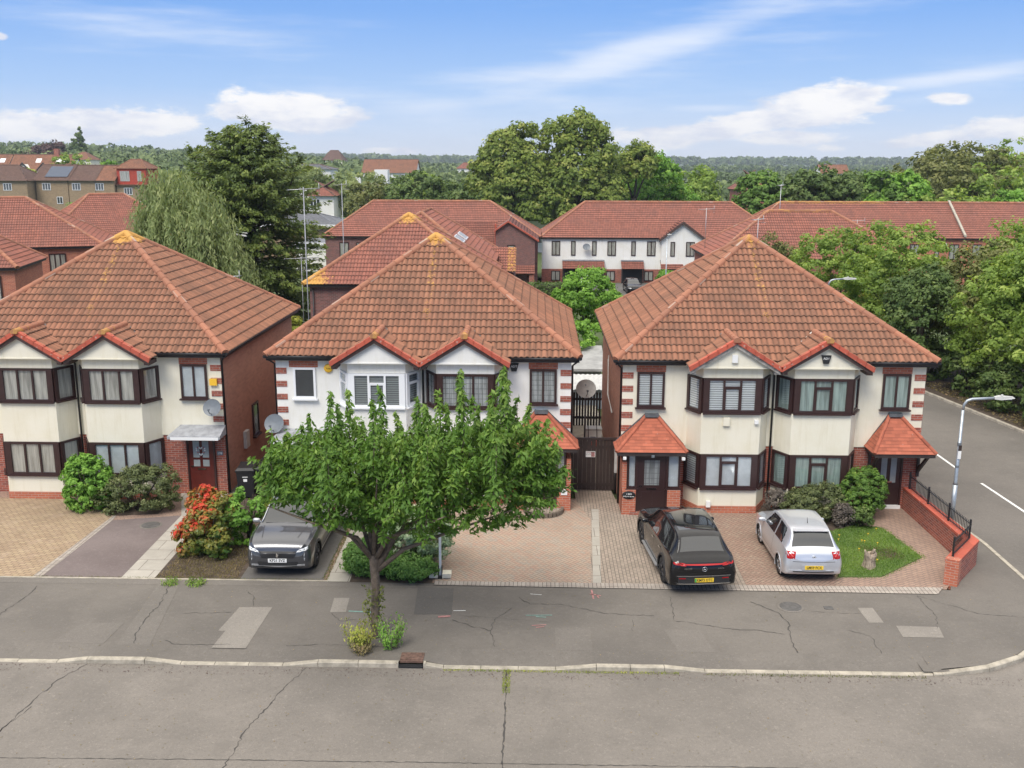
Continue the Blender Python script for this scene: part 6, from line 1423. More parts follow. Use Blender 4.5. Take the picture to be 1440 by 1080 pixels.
# white terrace
B5 = estate_block('terrace_house', 'white rendered terrace with brown windows and a small gable, cars parked in front', .3, 27.4, 111.7, 122.3, -2.3, 2.75, 6.45, 5.5, 22.3, 'white_render', group='hip-roofed terraces of the estate')
w = MB(); w.box(.55, 27.1, 111.92, 111.97, -2.3, -.75); w.build('lower_wall', 'brick', B5)
def sx(px): return (px-720)/1403*113.5*1.005-2.77+.0
X5 = lambda px: -2.72+(px-720)*.0806
bg_windows(B5, 111.98, [(X5(780), .95, (1, 1)), (X5(804), .5, (1,)), (X5(833), .5, (1,)), (X5(857), .95, (1, 1)), (X5(887), .5, (1,)), (X5(911.5), .95, (1, 1)), (X5(940), .5, (1,)), (X5(964), .95, (1, 1))], .75, 2.35)
bg_windows(B5, 111.90, [(X5(780), 1., (1, 1)), (X5(856), 1., (1, 1)), (X5(909), 1., (1, 1))], -2.05, -.95)
for a, b in ((789, 847), (870, 901), (924, 955)):
    m_ = MB(); xa_, xb_ = X5(a), X5(b); tile_slope(m_, (xa_, 110.6, -.60), (1, 0, 0), (0, 1.25, .75), 1.4, lambda v: 0, lambda v: xb_-xa_, du=3, amp=0, step=.045); o = m_.build('porch_roof', 'roof_red', B5)
    l = MB(); l.box(xa_, xb_, 111.7, 111.95, .17, .3); l.build('flashing', 'lead', o); v = MB(); v.box(xa_+.1, xb_-.1, 111.5, 111.9, -2.3, -.62); v.build('porch_opening', 'dark_void', B5); p = MB(); p.box(xa_, xa_+.12, 110.75, 110.87, -2.3, -.62); p.box(xb_-.12, xb_, 110.75, 110.87, -2.3, -.62); p.build('porch_post', 'fascia', B5)
ga, gb, gc = X5(921), X5(986), X5(953)
w = MB(); w.wedge([(ga+.3, -.7), (gb-.3, -.7), (gb-.3, 2.6), (gc, 4.35), (ga+.3, 2.6)], 111.4, 114.5); go = w.build('front_gable', 'white_render', B5)
wr = MB(); tile_slope(wr, (ga, 111.1, 2.6), (0, 1, 0), (gc-ga, 0, 1.95), math.hypot(gc-ga, 1.95), lambda v: 0, lambda v: 1.2+v*1.6, du=3, amp=0, step=.045); tile_slope(wr, (gb, 111.1, 2.6), (0, 1, 0), (gc-gb, 0, 1.95), math.hypot(gc-gb, 1.95), lambda v: 0, lambda v: 1.2+v*1.6, du=3, amp=0, step=.045); wr.build('gable_roof', 'roof_red', go)
v = MB(); v.wedge([(ga, 2.35), (gc, 4.3), (gc, 4.62), (ga, 2.65)], 111.05, 111.1); v.wedge([(gb, 2.35), (gc, 4.3), (gc, 4.62), (gb, 2.65)], 111.05, 111.1); v.build('verge', 'barge', go)
bg_windows(B5, 111.39, [(X5(940), .5, (1,)), (X5(964), .95, (1, 1))], .75, 2.35)
dish_bits = []
# brick terrace on the right
B6 = estate_block('terrace_house', 'long brick terrace with a red roof at the right, behind the hip-roofed house', 22.5, 75, 111.7, 122.3, -2.3, 2.85, 6.5, 27.8, 72, 'brick_bright', group='hip-roofed terraces of the estate', lich=lambda p: .5 if p[2] > 6.2 and p[0] < 40 else 0.)
X6 = lambda px: -2.72+(px-720)*.0806
bg_windows(B6, 111.98, [(X6(1172), .5, (1,)), (X6(1208), .5, (1,)), (X6(1271), 1., (1, 1)), (X6(1302), .5, (1,)), (X6(1325), 1.05, (1, 1)), (X6(1356), 1.05, (1, 1)), (X6(1385), .6, (1,)), (X6(1417), 1.05, (1, 1))], .5, 2.2)
for px in (1311, 1371): m_ = MB(); m_.lathe([(.001, -.2), (.2, -.15), (.26, 0), (.2, .15), (.001, .2)], (X6(px), 111.8, 2.15), 12); m_.build('wall_light', 'white_paint', B6)
m_ = MB(); m_.box(X6(1343)-.2, X6(1343)+.2, 111.9, 112, 1.5, 1.9); m_.build('alarm_box', 'yellow', B6)
m_ = MB(); xx = X6(1337)
for i in range(11): f0, f1 = i/11, (i+1)/11; m_.add([(xx-.12, 111.6+5.4*f0, 2.9+3.6*f0+.1), (xx+.12, 111.6+5.4*f0, 2.9+3.6*f0+.1), (xx+.12, 111.6+5.4*f1, 2.9+3.6*f1+.1), (xx-.12, 111.6+5.4*f1, 2.9+3.6*f1+.1), (xx-.12, 111.6+5.4*f0, 2.9+3.6*f0+.3), (xx+.12, 111.6+5.4*f0, 2.9+3.6*f0+.3), (xx+.12, 111.6+5.4*f1, 2.9+3.6*f1+.3), (xx-.12, 111.6+5.4*f1, 2.9+3.6*f1+.3)], [(0, 1, 5, 4), (4, 5, 6, 7), (0, 4, 7, 3), (1, 2, 6, 5)])
m_.build('fire_wall_coping', 'concrete', B6)
# hip-roofed block in front of it
B7 = estate_block('house', 'hip-roofed brick house behind the right pair, an aerial standing at its front', 13., 28.4, 75, 85.2, -1.2, 3.9, 7.2, 18.2, 23.1, 'brick', fine='mid', lich=lambda p: .42 if p[2] > 6.95 else 0.)
bg_windows(B7, 75.28, [(19.2, 1.6, (1, 1, 1))], 1.6, 3.0)
# left blocks
B8 = estate_block('house', 'large low-pitched brick house with dark tiles at the left edge behind the left pair', -26, 0., 0, 12, -1.2, 4.5, 8., -20, -6.0, 'brick_bright', loc=(-33.2, 76.5), rz=R(20), fine='mid', mat='roof_red')
bg_windows(B8, .26, [(-3.5, 1.2, (1, 1, 1)), (-6.5, 1.2, (1, 1, 1)), (-13.4, .8, (1,)), (-11.2, 2.2, (1, 1, 1, 1))], 2.2, 4.0)
B8b = estate_block('house', 'lower brick wing with dark tiles at the far left edge behind the left pair', -16, 0., 0, 7, -1., 4.4, 6.9, -12, -3.5, 'brick_bright', loc=(-32.2, 61.2), rz=R(12), fine='mid')
bg_windows(B8b, .26, [(-1.6, 1.0, (1, 1)), (-4.4, 1.0, (1, 1))], 2.0, 3.9)
B9 = estate_block('house', 'hip-roofed house with red tiles left of the willow', -6.5, 6.5, -6.5, 6.5, -1.5, 4.0, 7.75, -1.6, 1.6, 'brick', loc=(-41.6, 97), rz=R(32), fine='mid')
# low outbuildings seen between
def flat_building(name, label, x0, x1, y0, y1, g, h, wall='white_render', roof='flat_roof', cat='building', over=.3, group=None):
    root = empty(name, ((x0+x1)/2, (y0+y1)/2, g), label, cat, group); a, b = (x1-x0)/2, (y1-y0)/2
    w = MB(); w.box(-a, a, -b, b, 0, h); w.build('wall', wall, root); r = MB(); r.box(-a-over, a+over, -b-over, b+over, h, h+.12); r.build('roof', roof, root); f = MB(); f.box(-a-over-.02, a+over+.02, -b-over-.02, -b-over, h-.15, h+.16); f.build('fascia', 'white_paint', root); return root
hb = flat_building('outbuilding', 'pale flat-roofed building seen between the two terraces', -2.2, 7., 150, 158, -2.4, 4.6)
bg_windows(hb, -4.02, [(-2, 1.2, (1, 1)), (1, 1.2, (1, 1))], 1.6, 3.0)
flat_building('long_shed', 'long white flat-roofed shed behind the left houses', -66, -44, 118, 127, -2.3, 4.0, 'white_render', 'flat_roof')
flat_building('long_shed', 'grey-roofed low building behind the left houses, nearer the brown terrace', -78, -50, 136, 146, -2.3, 4.2, 'dish_light', 'slate')
def shed():
    s_ = empty('garden_shed', (1.95, 47.2, 0), 'white garden outbuilding with a grey felt roof at the end of the alley', 'shed'); w = MB(); w.box(-.9, 1.2, 0, 3, -.4, 1.15); w.build('wall', 'dish_light', s_)
    r = MB(); r.add([(-1.1, -.4, 1.25), (1.4, -.4, 1.25), (1.4, 3.2, 1.75), (-1.1, 3.2, 1.75), (-1.1, -.4, 1.13), (1.4, -.4, 1.13), (1.4, 3.2, 1.63), (-1.1, 3.2, 1.63)], [(0, 1, 2, 3), (7, 6, 5, 4), (4, 5, 1, 0), (5, 6, 2, 1), (7, 4, 0, 3)]); r.build('roof', 'flat_roof', s_); window(s_, (-.1, -.0), (.5, -.0), .35, .85, (1,), 'white_upvc', 'dark_room', sill=False, fw_=.05)
    s_ = empty('lean_to', (1.9, 44.6, 0), 'corrugated lean-to with a pale blue side in front of the white garden outbuilding', 'shed'); w = MB(); w.box(-.9, 1.2, 0, 1.6, -.2, .72); w.build('wall', 'blue_grey', s_)
    r = MB(); n = 44; vs = []
    for i in range(n+1):
        x = -1.0+2.4*i/n; h = .02*math.sin(i*1.6); vs += [(x, -.25, .80+h), (x, 1.8, 1.08+h)]
    r.add(vs, [(2*i, 2*i+2, 2*i+3, 2*i+1) for i in range(n)], 0, True); r.build('roof', 'dish_light', s_)
shed()
# tower-like white and brown building
tb = empty('club_building', (-30.9, 185, -2.4), 'brown slab on white pillars above a low flat-roofed building left of the brick terrace', 'building')
w = MB(); w.box(-3.4, 3.4, 0, 7, 6.8, 9.4); w.build('brown_block', 'grey_wood', tb); w = MB(); w.box(-2.3, -1.3, -.6, 0, 2, 10.6); w.box(2.1, 3.5, -.3, 2, 2, 6.8); w.box(-3.3, -2.3, .4, 2, 2, 6.8); w.box(-3.4, 3.4, 5, 7, 0, 6.8); w.build('pillar', 'white_paint', tb); w = MB(); w.box(1.2, 3.6, 0, 2.5, 9.4, 11.9); w.build('top_box', 'white_paint', tb)
lb = empty('pavilion', (-32.5, 135, -2.3), 'low pale brick building with a slate roof in front of the brown slab building', 'building'); w = MB(); w.box(-5, 5, 0, 9, 0, 4.7); w.build('wall', 'brick_tan', lb); hip_roof('roof', lb, -5.6, 5.6, -.6, 9.6, 4.9, 6.2, -2, 2, None, 'slate', False, ridge_mat='slate'); f = MB(); f.box(-5.65, 5.65, -.68, -.6, 4.6, 4.95); f.build('fascia', 'white_paint', lb)
flat_building('flat_block', 'white flat-roofed block in front of the pale brick building, behind the tall aerial poles', -29.5, -16, 122, 130, -2.3, 3.4, 'white_render', 'slate'); flat_building('flat_block', 'long grey flat roof behind the conifer, left of the pale brick building', -50, -38, 128, 136, -2.3, 3.6, 'dish_light', 'flat_roof')
# far houses on the left
def far_terrace(x0, x1, y, g, h, rh, n, label, wall='brick_tan', roof='roof_brown', d=9, group='old terraced houses in the distance', hip=True, rz=0., win='white_upvc', solar=None):
    root = empty('distant_house', ((x0+x1)/2, y, g), label, 'house', group, rz); a = (x1-x0)/2; w = MB(); w.box(-a, a, 0, d, 0, h); w.build('wall', wall, root)
    k = 4 if hip else 0; hip_roof('roof', root, -a-.4, a+.4, -.5, d+.5, h, h+rh, -a+k-.4, a-k+.4, None, roof, False, hipL=hip, hipR=hip, ridge_mat='roof_brown')
    if not hip: q = MB(); q.add([(-a, -.02, h), (-a, d, h), (-a, d/2, h+rh-.1), (a, 0, h), (a, d, h), (a, d/2, h+rh-.1)], [(0, 1, 2), (3, 5, 4)]); q.build('gable_wall', wall, root)
    for i in range(n):
        x = -a+(i+.5)*2*a/n; bg_windows(root, -.02, [(x-1.1, 1.7, (1, 1, 1))], h-1.9, h-.5, frame=win, cur='dark_room'); bg_windows(root, -.02, [(x+1.4, 1.2, (1, 1))], h-4.6, h-3.2, frame=win, cur='dark_room')
    if solar: q = MB(); s0, s1 = solar; q.add([(s0, .4, h+.7+.05), (s1, .4, h+.7+.05), (s1, 3.9, h+.7+rh*.66+.05), (s0, 3.9, h+.7+rh*.66+.05)], [(0, 1, 2, 3)]); q.build('solar_panels', 'solar', root)
    return root
far_terrace(-113, -101.6, 200, -2.8, 9.8, 3.0, 2, 'brown brick semi at the far left edge, below the distant hills', hip=True)
far_terrace(-101.3, -94.8, 203, -2.8, 9.8, 3.1, 1, 'brown brick terrace house with solar panels on its dark roof', hip=False, solar=(-1.5, 3.1)); far_terrace(-94.7, -89.3, 203.1, -2.8, 9.8, 3.0, 1, 'brown brick terrace house right of the solar panels, with a dark tiled roof', hip=False)
far_terrace(-89.2, -85.4, 203.2, -2.8, 9.8, 3.0, 1, 'brick terrace house with reddish tiles left of the red-hung dormer', hip=False, roof='roof')
rd_ = far_terrace(-85.3, -78.4, 204, -2.8, 8.9, 1.0, 1, 'terrace house with a big red tile-hung dormer', hip=False, roof='roof'); q = MB(); q.box(-3.3, 2.6, .3, 7, 8.7, 12.2); q.build('red_dormer', 'red_tile', rd_); hip_roof('dormer_roof', rd_, -3.7, 3.0, 0, 7.4, 12.2, 14.0, -1.5, .6, None, 'roof', False, ridge_mat='roof')
bg_windows(rd_, .28, [(-1.7, 1.9, (1, 1)), (1.3, .9, (1,))], 9.7, 11.7, frame='dish_light', cur='net')
for i, (x, y, lb_, dorm) in enumerate(((-129.5, 262, 'white gabled house with skylights on the left skyline', 1), (-146.5, 262, 'white gabled house cut by the left edge of the view', 1))):
    r_ = far_terrace(x-8, x+8, y, .4, 7.5, 4.6, 2, lb_, wall='white_render', roof='roof', hip=False, group='white houses on the left skyline'); 
    for xx in (-3.6, 1.8): q = MB(); q.wedge([(xx-2.2, 7.2), (xx+2.2, 7.2), (xx, 9.6)], -1.2, 1.5); gg = q.build('front_gable', 'white_render', r_); v = MB(); v.wedge([(xx-2.6, 7.0), (xx-2.6, 7.4), (xx, 10.1), (xx, 9.6)], -1.5, -1.2); v.wedge([(xx+2.6, 7.0), (xx+2.6, 7.4), (xx, 10.1), (xx, 9.6)], -1.5, -1.2); v.build('barge_board', 'fascia', gg)
    for xx in (-1.2, 4.2, 6.2): q = MB(); q.add([(xx-.7, 2.2, 10.05), (xx+.7, 2.2, 10.05), (xx+.7, 3.3, 11.06), (xx-.7, 3.3, 11.06)], [(0, 1, 2, 3)]); q.build('skylight', 'white_upvc', r_)
    q = MB(); q.box(2.4, 3.6, 4, 5, 11.2, 13.6); q.build('chimney', 'brick', r_)
far_terrace(-64, -52, 255, -2, 11, 1.2, 2, 'pale flat-topped house right of the red dormer, partly hidden by the conifer', wall='white_render', roof='slate', hip=True, group='white houses on the left skyline')
hl_ = far_terrace(-69, -48, 400, -2, 8.6, 5.2, 2, 'long reddish-roofed hall on the skyline left of the big tree', wall='white_render', roof='roof', hip=False, d=16, group='far buildings on the skyline'); far_terrace(-127, -115, 600, 2, 9.5, 6, 1, 'far grey-roofed house on the skyline above the tree tops', wall='cream', roof='roof_brown', d=14, group='far buildings on the skyline')
far_terrace(36, 41, 182, -2, 8.2, 3.4, 1, 'far red-roofed brick house between the trees, right of centre', wall='brick', roof='roof_red', group='far buildings on the skyline'); far_terrace(-37.5, -33.5, 166, -2.2, 7.6, 2.4, 1, 'small red-roofed white house beside the conifer', wall='white_render', roof='roof_red', d=6, group='far buildings on the skyline')
# estate ground
sheet('estate_road', [(-4, 92), (26, 92), (26, 111), (-4, 111)], -2.20, 'estate_road')
sheet('estate_grass', [(-9, 111), (.2, 111), (.2, 150), (-12, 150)], -2.19, 'grass')
# ------------------------------------------------------------------ trees near and far
rd9 = random.Random(21)
def woods():
    G_ = 'trees along the right side of the lane'
    spec = [(18.2, 62, 6.5, 5.2, 1.0, 6.0, 'broad tree at the left end of the lane-side trees', 0), (20.2, 56.5, 6.2, 5.6, 0, 6.6, 'bushy lane-side tree just right of the leftmost one', 1), (22.9, 52, 6.2, 6., -.2, 6.5, 'lane-side tree reaching up to the windows of the long brick terrace', 2),
            (24.3, 46, 6.6, 6.4, -.2, 7.3, 'big pale green lane-side tree cut by the right edge of the view', 3), (19.3, 50.0, 3.6, 4.4, .3, 4.6, 'dark shrubby tree at the lane side behind the right pair eaves', 4), (21.4, 46.5, 4.2, 4.2, 0, 5.3, 'middle lane-side tree over the leaf-strewn verge', 5), (22.4, 42.3, 4., 4., 0, 5.2, 'front lane-side tree nearest the street lamp', 6),
            (26.6, 40.5, 5.4, 5., 0, 6.2, 'nearest pale lane-side tree at the right edge', 7), (15.9, 67, 4.8, 4., .5, 5.2, 'low tree beside the front wall of the hip-roofed house', 8), (26.5, 54, 6, 6, 0, 7.1, 'tall lane-side tree farthest right behind the others', 9)]
    for x, y, w, d_, zb, zt, lab, sd in spec:
        rd = random.Random(sd+40); g = terrain_z(x, y); zt = zt*1.0+(.9, 1.2, .3, .7, 1.3, 1.2, 1.3, 1.3, .8, .2)[sd]; b = auto_blobs(w, d_, .3, (zt-g)*1.06, 11, rd, .46)
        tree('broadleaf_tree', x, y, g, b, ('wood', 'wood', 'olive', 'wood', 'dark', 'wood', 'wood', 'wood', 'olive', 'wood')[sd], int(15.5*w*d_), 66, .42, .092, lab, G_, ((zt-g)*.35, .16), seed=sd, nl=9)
    # understorey along the verge
    for i, (x, y) in enumerate(((20.9, 47.6), (21.2, 44.4), (21.9, 41.3), (20.3, 51.2), (22.8, 38.8), (24.8, 37.6))):
        rd = random.Random(i+80); shrub('verge_bush', x, y, 3., 2.6, 2.3, 'dark', ('dark ivy-covered bush on the verge, %s along the lane' % ('second', 'third', 'fourth', 'farthest', 'fifth', 'nearest')[i]), 110, 46, .085, .3, seed=i+80, cat='bush', group='bushes on the verge under the trees')
woods()
rd = random.Random(5)
tree('small_tree', 3.1, 62, -.75, [(0, 0, 3.2, 1.9, 1.9, 1.7), (-.9, 0, 2.6, 1.3, 1.4, 1.2), (1.1, .2, 2.7, 1.3, 1.3, 1.3), (.2, 0, 4.4, 1.0, 1.0, 1.0), (-.5, 0, 3.9, 1., 1., 1.), (0, 0, 1.6, 2., 1.8, 1.2)], 'lime', 330, 60, .34, .10, 'small fresh green tree between the middle and right pairs', None, (1.6, .12), seed=5)
tree('small_tree', 2.1, 50.5, -.3, [(0, 0, 1.6, 1.0, 1.2, 1.5), (.4, .2, 1.2, .8, .9, 1.1)], 'lime', 110, 55, .26, .085, 'narrow green shrub tree in the alley behind the satellite dish pole', None, (.8, .07), seed=6)
shrub('garden_shrub', -15.6, 60.5, 3.0, 2.6, 2.4, 'yellow', 'bright yellow-green shrub beside the dark brick wall behind the left alley', 130, 50, .1, .3, z0=-.6, seed=30); shrub('garden_shrub', -13.0, 57.5, 1.8, 1.4, 1.0, 'grassy', 'low bright green plants at the foot of the dark brick wall', 60, 50, .08, .22, z0=-.5, seed=31)
shrub('garden_shrub', -11.6, 66, 4.4, 3.0, 3.9, 'wood', 'green shrubby tree behind the lichen-cornered roof', 150, 50, .12, .35, z0=-.8, seed=32)
# oak-like big trees behind the terraces
G2 = 'tall trees behind the estate'
tree('large_tree', -3.0, 150, -2.4, [(a*.8, b, c, d*.8, e, f) for a, b, c, d, e, f in [(0, 0, 10, 5.4, 5.4, 6.5), (-4.2, 0, 7.5, 4.2, 4, 5), (-5.4, 0, 12.2, 2.9, 3, 3), (-2.2, 0, 14.6, 3.6, 3.6, 3.4), (.9, 0, 17.2, 2.4, 2.4, 1.8), (2.5, 0, 12, 3.6, 4, 4.6), (-6.5, -1, 5.5, 3, 3, 3), (3, -1, 6, 4, 4, 4), (-7.0, 0, 9.6, 2.2, 2.4, 2.2)]], 'oak', 820, 46, .95, .27, 'left one of the two tallest dark oak-like trees behind the terraces', G2, (7, .5), inner=.05, seed=11, nl=12)
tree('large_tree', 5.6, 150, -2.4, [(a*.8, b, c, d*.8, e, f) for a, b, c, d, e, f in [(0, 0, 11, 5, 5, 7), (-3, 0, 16.2, 3.3, 3.3, 3.2), (1.0, 0, 18.2, 2.9, 2.9, 2.4), (4.2, 0, 13.6, 3.2, 3.2, 3.8), (5.6, 0, 8, 3.2, 3.4, 4.4), (-4, -1, 8, 4, 4, 5), (1, -2, 6, 5, 4, 4.4), (3.4, 0, 17.2, 2.2, 2.2, 1.9)]], 'oak', 860, 46, .95, .27, 'right one of the two tallest oak-like trees behind the terraces, highest on the skyline', G2, (7, .5), inner=.05, seed=12, nl=12)
tree('large_tree', 17.5, 165, -2.4, auto_blobs(13, 9, 1, 15.2, 9, random.Random(13), .44), 'lime', 420, 42, .95, .28, 'bright green rounded tree right of the two tallest trees', G2, (5, .4), seed=13)
tree('large_tree', 14.8, 156, -2.4, auto_blobs(7, 7, 8, 16.5, 6, random.Random(14), .44), 'oak', 200, 42, .8, .26, 'yellow-green tree top between the tallest tree and the bright green one', G2, (8, .4), seed=14)
tree('large_tree', 25.5, 172, -2.4, auto_blobs(11, 9, 1, 12.5, 8, random.Random(15), .44), 'wood', 300, 42, .95, .28, 'mid green tree right of the bright green rounded tree', G2, (4, .4), seed=15)
for i, (x, w, zt, mt, lab) in enumerate(((28.6, 7.6, 12.2, 'hedge', 'first clipped dark lime tree of the row, left end, behind the aerial'), (33.8, 7.4, 12.4, 'dark', 'second dark tree of the clipped row'), (38.6, 7., 12.1, 'dark', 'third dark tree of the clipped row'), (43.4, 7.6, 12.9, 'hedge', 'fourth green tree of the clipped row'), (46.6, 6.5, 12.2, 'lime', 'right end tree of the clipped row, brighter green'))):
    tree('clipped_tree', x, 130, -2.4, [(0, 0, 6.8, w*.5, w*.45, 5.0), (0, 0, 9.2, w*.45, w*.42, 3.0), (0, -.5, 4.6, w*.47, w*.45, 3.5)], mt, 300, 46, .6, .24, lab, 'row of clipped trees behind the right terrace', (3, .3), seed=60+i, cat='tree')
for i, (x, y, w, zt, mt, lab) in enumerate(((58, 152, 17, 15.0, 'olive', 'large olive-brown tree, left of the tall trees at the right edge'), (67, 160, 18, 17.2, 'olive', 'tallest tree at the right edge skyline'), (74, 168, 16, 16.5, 'wood', 'green tree on the skyline cut by the right edge'), (64.5, 145, 13, 13.6, 'wood', 'pale green round tree before the tall right edge trees'), (50, 170, 9, 12.8, 'dark', 'small dark tree where the clipped row meets the right edge trees'))):
    tree('large_tree', x, y, -2.6, auto_blobs(w, w*.8, 1., zt, 10, random.Random(70+i), .44), mt, int(w*w*1.35), 42, 1.0, .28, lab, 'tall trees at the right edge of the skyline', (5, .4), seed=70+i)
for i in range(7):
    x = 42+i*5.5; tree('bushy_tree', x, 127+random.uniform(-2, 2), -2.5, auto_blobs(8, 6, .5, random.uniform(9.6, 10.8), 6, random.Random(90+i), .46), ('lime', 'wood', 'wood', 'lime', 'wood', 'olive', 'wood')[i], 190, 42, .75, .25, 'low bushy tree behind the right terrace, %s from the left' % ('first', 'second', 'third', 'fourth', 'fifth', 'sixth', 'seventh')[i], 'low trees behind the right terrace', (3, .2), seed=90+i)
# trees behind the brick terrace, centre left
for i, (x, y, w, zt, mt, lab) in enumerate(((-9.2, 152, 12, 10.4, 'dark', 'dark tree left of the tallest trees, behind the brick terrace'), (-19.5, 160, 13, 11.6, 'dark', 'dark rounded tree behind the middle of the brick terrace'), (-25.3, 158, 9, 9.8, 'olive', 'olive tree behind the left end of the brick terrace'), (-31.5, 175, 13, 11.8, 'willow', 'pale willowy tree behind the brown slab building'),
                                           (-43, 190, 15, 12.0, 'willow', 'pale green tree right of the conifer, behind the slab building'), (-12, 205, 10, 11.2, 'olive', 'farther tree glimpsed left of the tallest trees'), (-24, 215, 12, 12.0, 'wood', 'farther green tree behind the dark rounded tree'), (-52, 160, 12, 11.0, 'olive', 'yellowish tree just right of the conifer'), (-48, 125, 9, 8.5, 'lime', 'fresh green tree hidden behind the conifer right side'))):
    tree('broadleaf_tree', x, y, -2.5, auto_blobs(w, w*.8, .5, zt, 9, random.Random(110+i), .45), mt, int(w*w*1.7), 42, .85, .27, lab, 'trees behind the brick terrace', (4, .3), seed=110+i)
for i, (x, y, w, zt, mt, lab) in enumerate(((-61, 150, 7, 7.6, 'lime', 'fresh green garden tree in front of the brown terrace, right'), (-57.5, 158, 8, 7.6, 'lime', 'yellow-green garden tree below the red dormer'), (-79, 150, 8, 8.0, 'dark', 'dark green garden tree at the left edge before the brown semi'), (-68, 148, 6, 7.4, 'lime', 'fresh green rounded garden tree before the middle of the brown terrace'), (-109, 240, 15, 15, 'wood', 'green tree between the white gabled houses and the red dormer'), (-101, 235, 11, 13, 'lime', 'fresh green tree beside the red dormer roof'), (-124, 246, 7, 12, 'yellow', 'small yellow-green tree beside the white gabled house'),(-70, 152, 6, 4.5, 'dark', 'low dark bush before the brown terrace'))):
    tree('garden_tree', x, y, -2.5, auto_blobs(w, w*.8, .5, zt, 7, random.Random(140+i), .45), mt, int(w*w*1.8), 40, .7, .25, lab, 'garden trees around the brown terrace', (3, .2), seed=140+i)
def willow():
    x0, y0, g = -20.0, 57, -.7; root = empty('willow_tree', (x0, y0, g), 'weeping grey-green willow in front of the conifer behind the left pair', 'tree'); C = []; N = []; T = []; rn = []; rd = random.Random(8)
    heads = [(a*.74, b, c-.2, d_*.86) for a, b, c, d_ in [(-2.3, 0, 10.0, 1.2), (-1.2, .3, 10.9, 1.6), (0, 0, 10.3, 1.8), (1.2, 0, 9.6, 1.6), (2.3, 0, 8.6, 1.5), (3.2, 0, 7.2, 1.2), (-2.9, .2, 8.6, 1.2), (0, -1, 8.6, 1.8), (1.6, -1.2, 8.0, 1.6), (-1.6, -1, 9.0, 1.6), (3.9, -.2, 6.0, 1.0), (4.3, -.3, 5.2, .8), (-3.2, 0, 6.8, .9)]]
    mb = MB()
    for k in range(560):
        h = heads[k % len(heads)]; a = rd.uniform(0, 6.28); r = h[3]*math.sqrt(rd.random()); p = Vector((h[0]+math.cos(a)*r, h[1]+math.sin(a)*r*1.1, h[2]+math.sqrt(max(0, 1-(r/h[3])**2))*.5)); L = rd.uniform(2.2, 5.2) if h[2] > 6.5 else rd.uniform(1.5, 3.2); cl = rd.random(); out = Vector((p.x*.10, p.y*.10, 0)); n = int(L*13)
        for q in range(n):
            f = q/n; z = p.z-L*f
            if z < 1.5: break
            w = .10+.08*f; C.append((p.x+out.x*f*2+rd.gauss(0, w)+.15*math.sin(f*4+k), p.y+out.y*f*2+rd.gauss(0, w), z)); N.append((math.cos(a), math.sin(a)-.4, .3)); T.append((rd.gauss(0, .2), rd.gauss(0, .2), -1)); rn.append(.55*cl+.4*rd.random())
    leaf_mesh('crown', C, N, .15, np.array(rn), 'willow', root, .26, T)
    for h in heads: mb.tube([(0, 0, 2.5), (h[0]*.4, h[1]*.4, h[2]*.55), (h[0]*.9, h[1]*.9, h[2])], [.14, .1, .03], 6)
    mb.tube([(0, 0, -.2), (0, 0, 2.6)], [.3, .2], 8); mb.build('trunk', 'trunk_dark', root)
willow()
